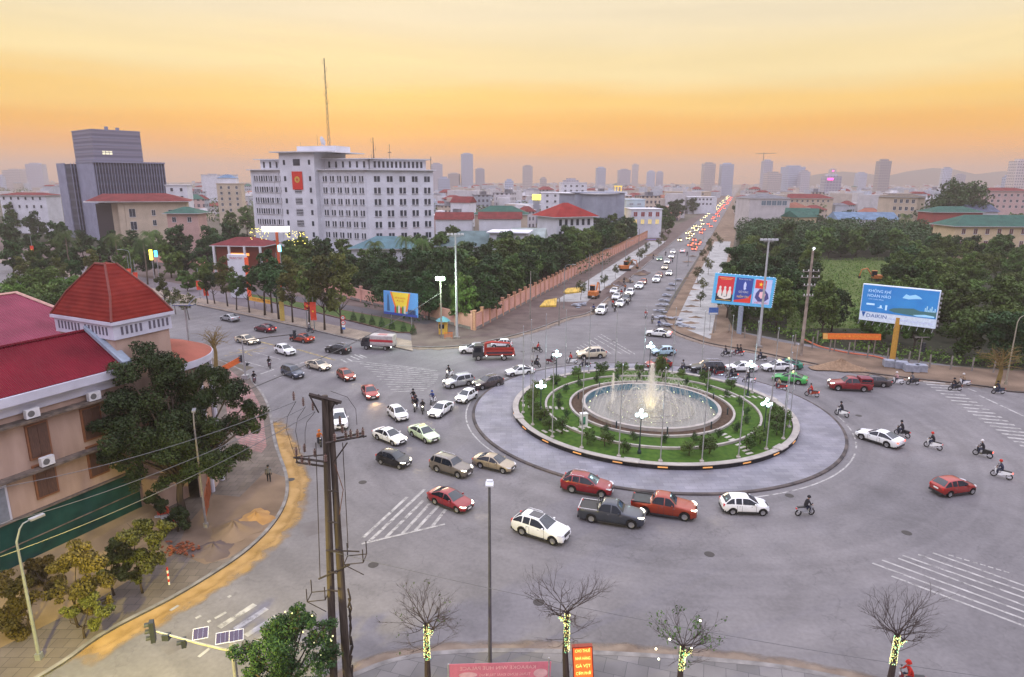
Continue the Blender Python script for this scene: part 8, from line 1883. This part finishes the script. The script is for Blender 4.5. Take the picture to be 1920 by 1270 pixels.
# leafy tree with pale blossoms at the bottom
b_ = Vector((-11.2,27.6,0)); lob = []
for x, y, dY, r_ in ((545,1175,0,.75),(500,1205,0,.65),(590,1195,.2,.65),(540,1215,-.4,.9),(485,1240,-.2,.6),(600,1235,0,.65),(545,1260,-.5,.9),(470,1265,0,.5),(620,1225,.3,.45),(520,1170,.3,.4),(575,1160,.3,.45),(505,1290,0,.8),(590,1290,0,.8),(460,1225,.2,.6),(560,1150,.3,.5),(610,1180,.4,.5),(515,1185,.1,.6)):
    p = A(x,y,28+dY); lob.append((p.x-b_.x,p.y-b_.y,p.z-.15,r_*1.15))
nt_ = near_tree('tree', (b_.x,b_.y,.15), 2.4, lob, 11000, .12, 'dark', 'round leafy tree with pale blossoms at the bottom beside the utility poles', 51, .1)
a = MB()
for k in range(16): c_ = random.choice(lob[6:]); a.sphere((c_[0]+random.uniform(-.5,.5),c_[1]-c_[3]*.9+random.uniform(-.2,.2),c_[2]+random.uniform(-.5,.5)), random.uniform(.025,.05), 6, 4)
a.build('blossoms', glow('lit blossom', (.8,.8,.4), .8), nt_)
# bare trees wound with fairy lights
M_twig = mat('bare twig', (.055,.04,.035), .9)
M_fairy = glow('fairy lamp', (1,.9,.3), 3.2); M_fairyg = glow('green fairy lamp', (.3,1,.5), 4)
def bare_tree(px_, pyt, pyc, label, seed, Y=29.6, leaves=0, amber=False, fork=True):
    rd = random.Random(seed); top = A(px_,pyt,Y); o = empty('bare_tree', (top.x,top.y,.15), 0, label, 'tree'); th = top.z-.15; a = MB()
    a.tube([(rd.uniform(-.1,.1),0,-.1),(rd.uniform(-.1,.1),0,th*.5),(0,0,th)], [.20,.15,.11], 9)
    forks = []
    if fork: f0 = Vector((0,0,th-.75)); f1 = f0+Vector((rd.choice((-1,1))*.38,0,.5)); a.tube([f0,f1], [.09,.07], 7); forks.append((f0,f1))
    tips = []
    def grow(p, d, l_, r_, dep):
        pts = [p]; q = p; n_ = 4
        for i in range(n_): d = (d+Vector((rd.gauss(0,.11),rd.gauss(0,.11),rd.gauss(0,.05)+.035))).normalized(); q = q+d*l_/n_; pts.append(q)
        a.tube(pts, [r_*(1-.55*i/n_) for i in range(n_+1)], 4 if dep else 5, caps=False); tips.append(q)
        if dep < 3:
            for i in range(rd.choice((3,4)) if dep < 2 else 3):
                j = rd.choice((2,3,4)); ax = Vector((rd.gauss(0,1),rd.gauss(0,1),rd.gauss(0,.6))).normalized(); grow(pts[j], (d+ax*.62).normalized(), l_*rd.uniform(.5,.72), r_*.5, dep+1)
    for s, nb_ in ((Vector((0,0,th)), 11),)+tuple((f[1], 5) for f in forks):
        for k in range(nb_): t_ = k*6.283/nb_+rd.uniform(-.3,.3); el = rd.uniform(.15,1.2); grow(s, Vector((math.cos(t_)*math.cos(el), math.sin(t_)*math.cos(el)*.8, math.sin(el))), rd.uniform(.85,1.35)*pyc, .028, 0)
    for k in range(4): t_ = rd.uniform(0,6.28); grow(Vector((0,0,th*rd.uniform(.55,.8))), Vector((math.cos(t_),math.sin(t_)*.7,.15)), 1.0*pyc, .02, 1)
    a.build('trunk', M_twig, o)
    for gi, (m_, n_) in enumerate(((M_fairy, 300),(M_fairyg, 90))):
        b_ = MB()
        for k in range(n_):
            z_ = rd.uniform(.5,1)*th if rd.random() < .85 or not forks else None
            if z_ is not None: t_ = rd.uniform(0,6.28); r_ = .19-.07*z_/th+.02; c_ = (r_*math.cos(t_), r_*math.sin(t_), z_)
            else: f0, f1 = forks[0]; u_ = rd.random(); p = f0.lerp(f1,u_); c_ = (p.x+rd.gauss(0,.06), p.y-.09, p.z+rd.gauss(0,.05))
            s_ = .015; b_.add([(c_[0]-s_,c_[1],c_[2]),(c_[0],c_[1]-s_,c_[2]),(c_[0]+s_,c_[1],c_[2]),(c_[0],c_[1]+s_,c_[2]),(c_[0],c_[1],c_[2]+s_),(c_[0],c_[1],c_[2]-s_)], [(0,1,4),(1,2,4),(2,3,4),(3,0,4),(1,0,5),(2,1,5),(3,2,5),(0,3,5)])
        b_.build('fairy_lights', m_ if not amber or gi else M_fairy, o)
    if leaves:
        q, f = leaf_cloud([tuple(rd.choice(tips)) for _ in range(60)], [.18]*60, leaves, .14, seed); link('leaves', np_mesh('leaves', q, f, LEAF['mid']), o)
bare_tree(799,1172,1.2,'bare tree wound with yellow fairy lights, leftmost of the four lit trees',61,29.6,60)
bare_tree(1064,1148,1.2,'bare tree wound with fairy lights standing next to the glowing red sign',62,29.8,0)
bare_tree(1281,1212,1.05,'lit fairy light tree still holding a few green leaves',63,29.6,420)
bare_tree(1683,1192,1.4,'bare forked tree with fairy lights at the bottom right',64,29.6,0)
for k, (x, y) in enumerate(((1313,1164),(1256,1199),(1230,1217),(1297,1216),(1235,1236))): p = A(x,y,29.6); a = MB(); a.sphere((0,0,0), .055, 8, 6); o = a.build('hanging_bulb', glow('hanging bulb', (1,.9,.6), 7)); o.location = p; tag(o, 'small warm bulb in the leafy lit tree', 'bulb', 'bulbs hanging in the leafy lit tree')
# bare tree at the right verge, dry tree behind the tower
for px_, py_, pt_, lb, Y, sc_ in ((1868,730,640,'bare golden twigged tree at the right edge behind the street lamp',86,2.6),(405,690,640,'dry sprawling tree right of the round salmon roof',80,2.2)):
    rd = random.Random(px_); g_ = G(px_,py_); o = empty('bare_tree', (g_.x,g_.y,.15), 0, lb, 'tree'); a = MB(); a.tube([(0,0,0),(.2,0,2.2),(0,0,4.0)], [.3,.25,.15], 8)
    for k in range(26):
        t_ = rd.uniform(0,6.28); el = rd.uniform(.0,1.3); d = Vector((math.cos(t_)*math.cos(el),math.sin(t_)*math.cos(el),math.sin(el))); p = Vector((0,0,rd.uniform(2.6,4))); e_ = p+d*sc_*rd.uniform(.7,1.3); a.tube([p, p.lerp(e_,.5)+Vector((0,0,.3)), e_], [.07,.04,.02], 4)
        for _ in range(7): w_ = p.lerp(e_, rd.uniform(.4,1)); a.tube([w_, w_+Vector((rd.gauss(0,.6),rd.gauss(0,.6),rd.gauss(.3,.4)))], [.02,.01], 3)
    a.build('trunk', mat('golden twig', (.2,.14,.05), .9), o)

# ================================================================== the evening haze
hz = MB(); hz.box((0,1950,58), (9000,4300,118))
hm_ = bpy.data.materials.new('haze'); hm_.use_nodes = True; t = hm_.node_tree; t.nodes.clear(); ov = t.nodes.new('ShaderNodeOutputMaterial'); pv = t.nodes.new('ShaderNodeVolumePrincipled')
pv.inputs['Color'].default_value = (.62,.54,.49,1); pv.inputs['Density'].default_value = HAZE; pv.inputs['Anisotropy'].default_value = 0
t.links.new(pv.outputs[0], ov.inputs['Volume'])
o = hz.build('haze', hm_); o['kind'] = 'stuff'

# ---- labels of look-alikes get their place in the row
ORD = ('leftmost','second','third','fourth','fifth','sixth','seventh','eighth','ninth','tenth')
def ordn(k, n):
    if k == n-1: return 'rightmost'
    return ORD[k] if k < 10 else '%d%s' % (k+1, {1:'st',2:'nd',3:'rd'}.get((k+1)%10 if (k+1)%100 not in (11,12,13) else 0, 'th'))
bpy.context.view_layer.update()
byl = {}
for o in COL.objects:
    if o.parent is None and o.get('category') and o.get('kind') is None: byl.setdefault(o['label'], []).append(o)
for lb, os_ in byl.items():
    if len(os_) > 1 and os_[0]['category'] not in ('stepping stone',):
        os_.sort(key=lambda o: o.location.x/max(o.location.y, 1))
        for k, o in enumerate(os_): o['label'] = '%s, %s of %d from the left' % (lb, ordn(k, len(os_)), len(os_)) if 0 < k < len(os_)-1 else '%s, %s of %d' % (lb, ordn(k, len(os_)), len(os_))
for o in COL.objects:
    if o.get('label') and len(o['label'].split()) > 16: o['label'] = ' '.join(o['label'].split()[:16])
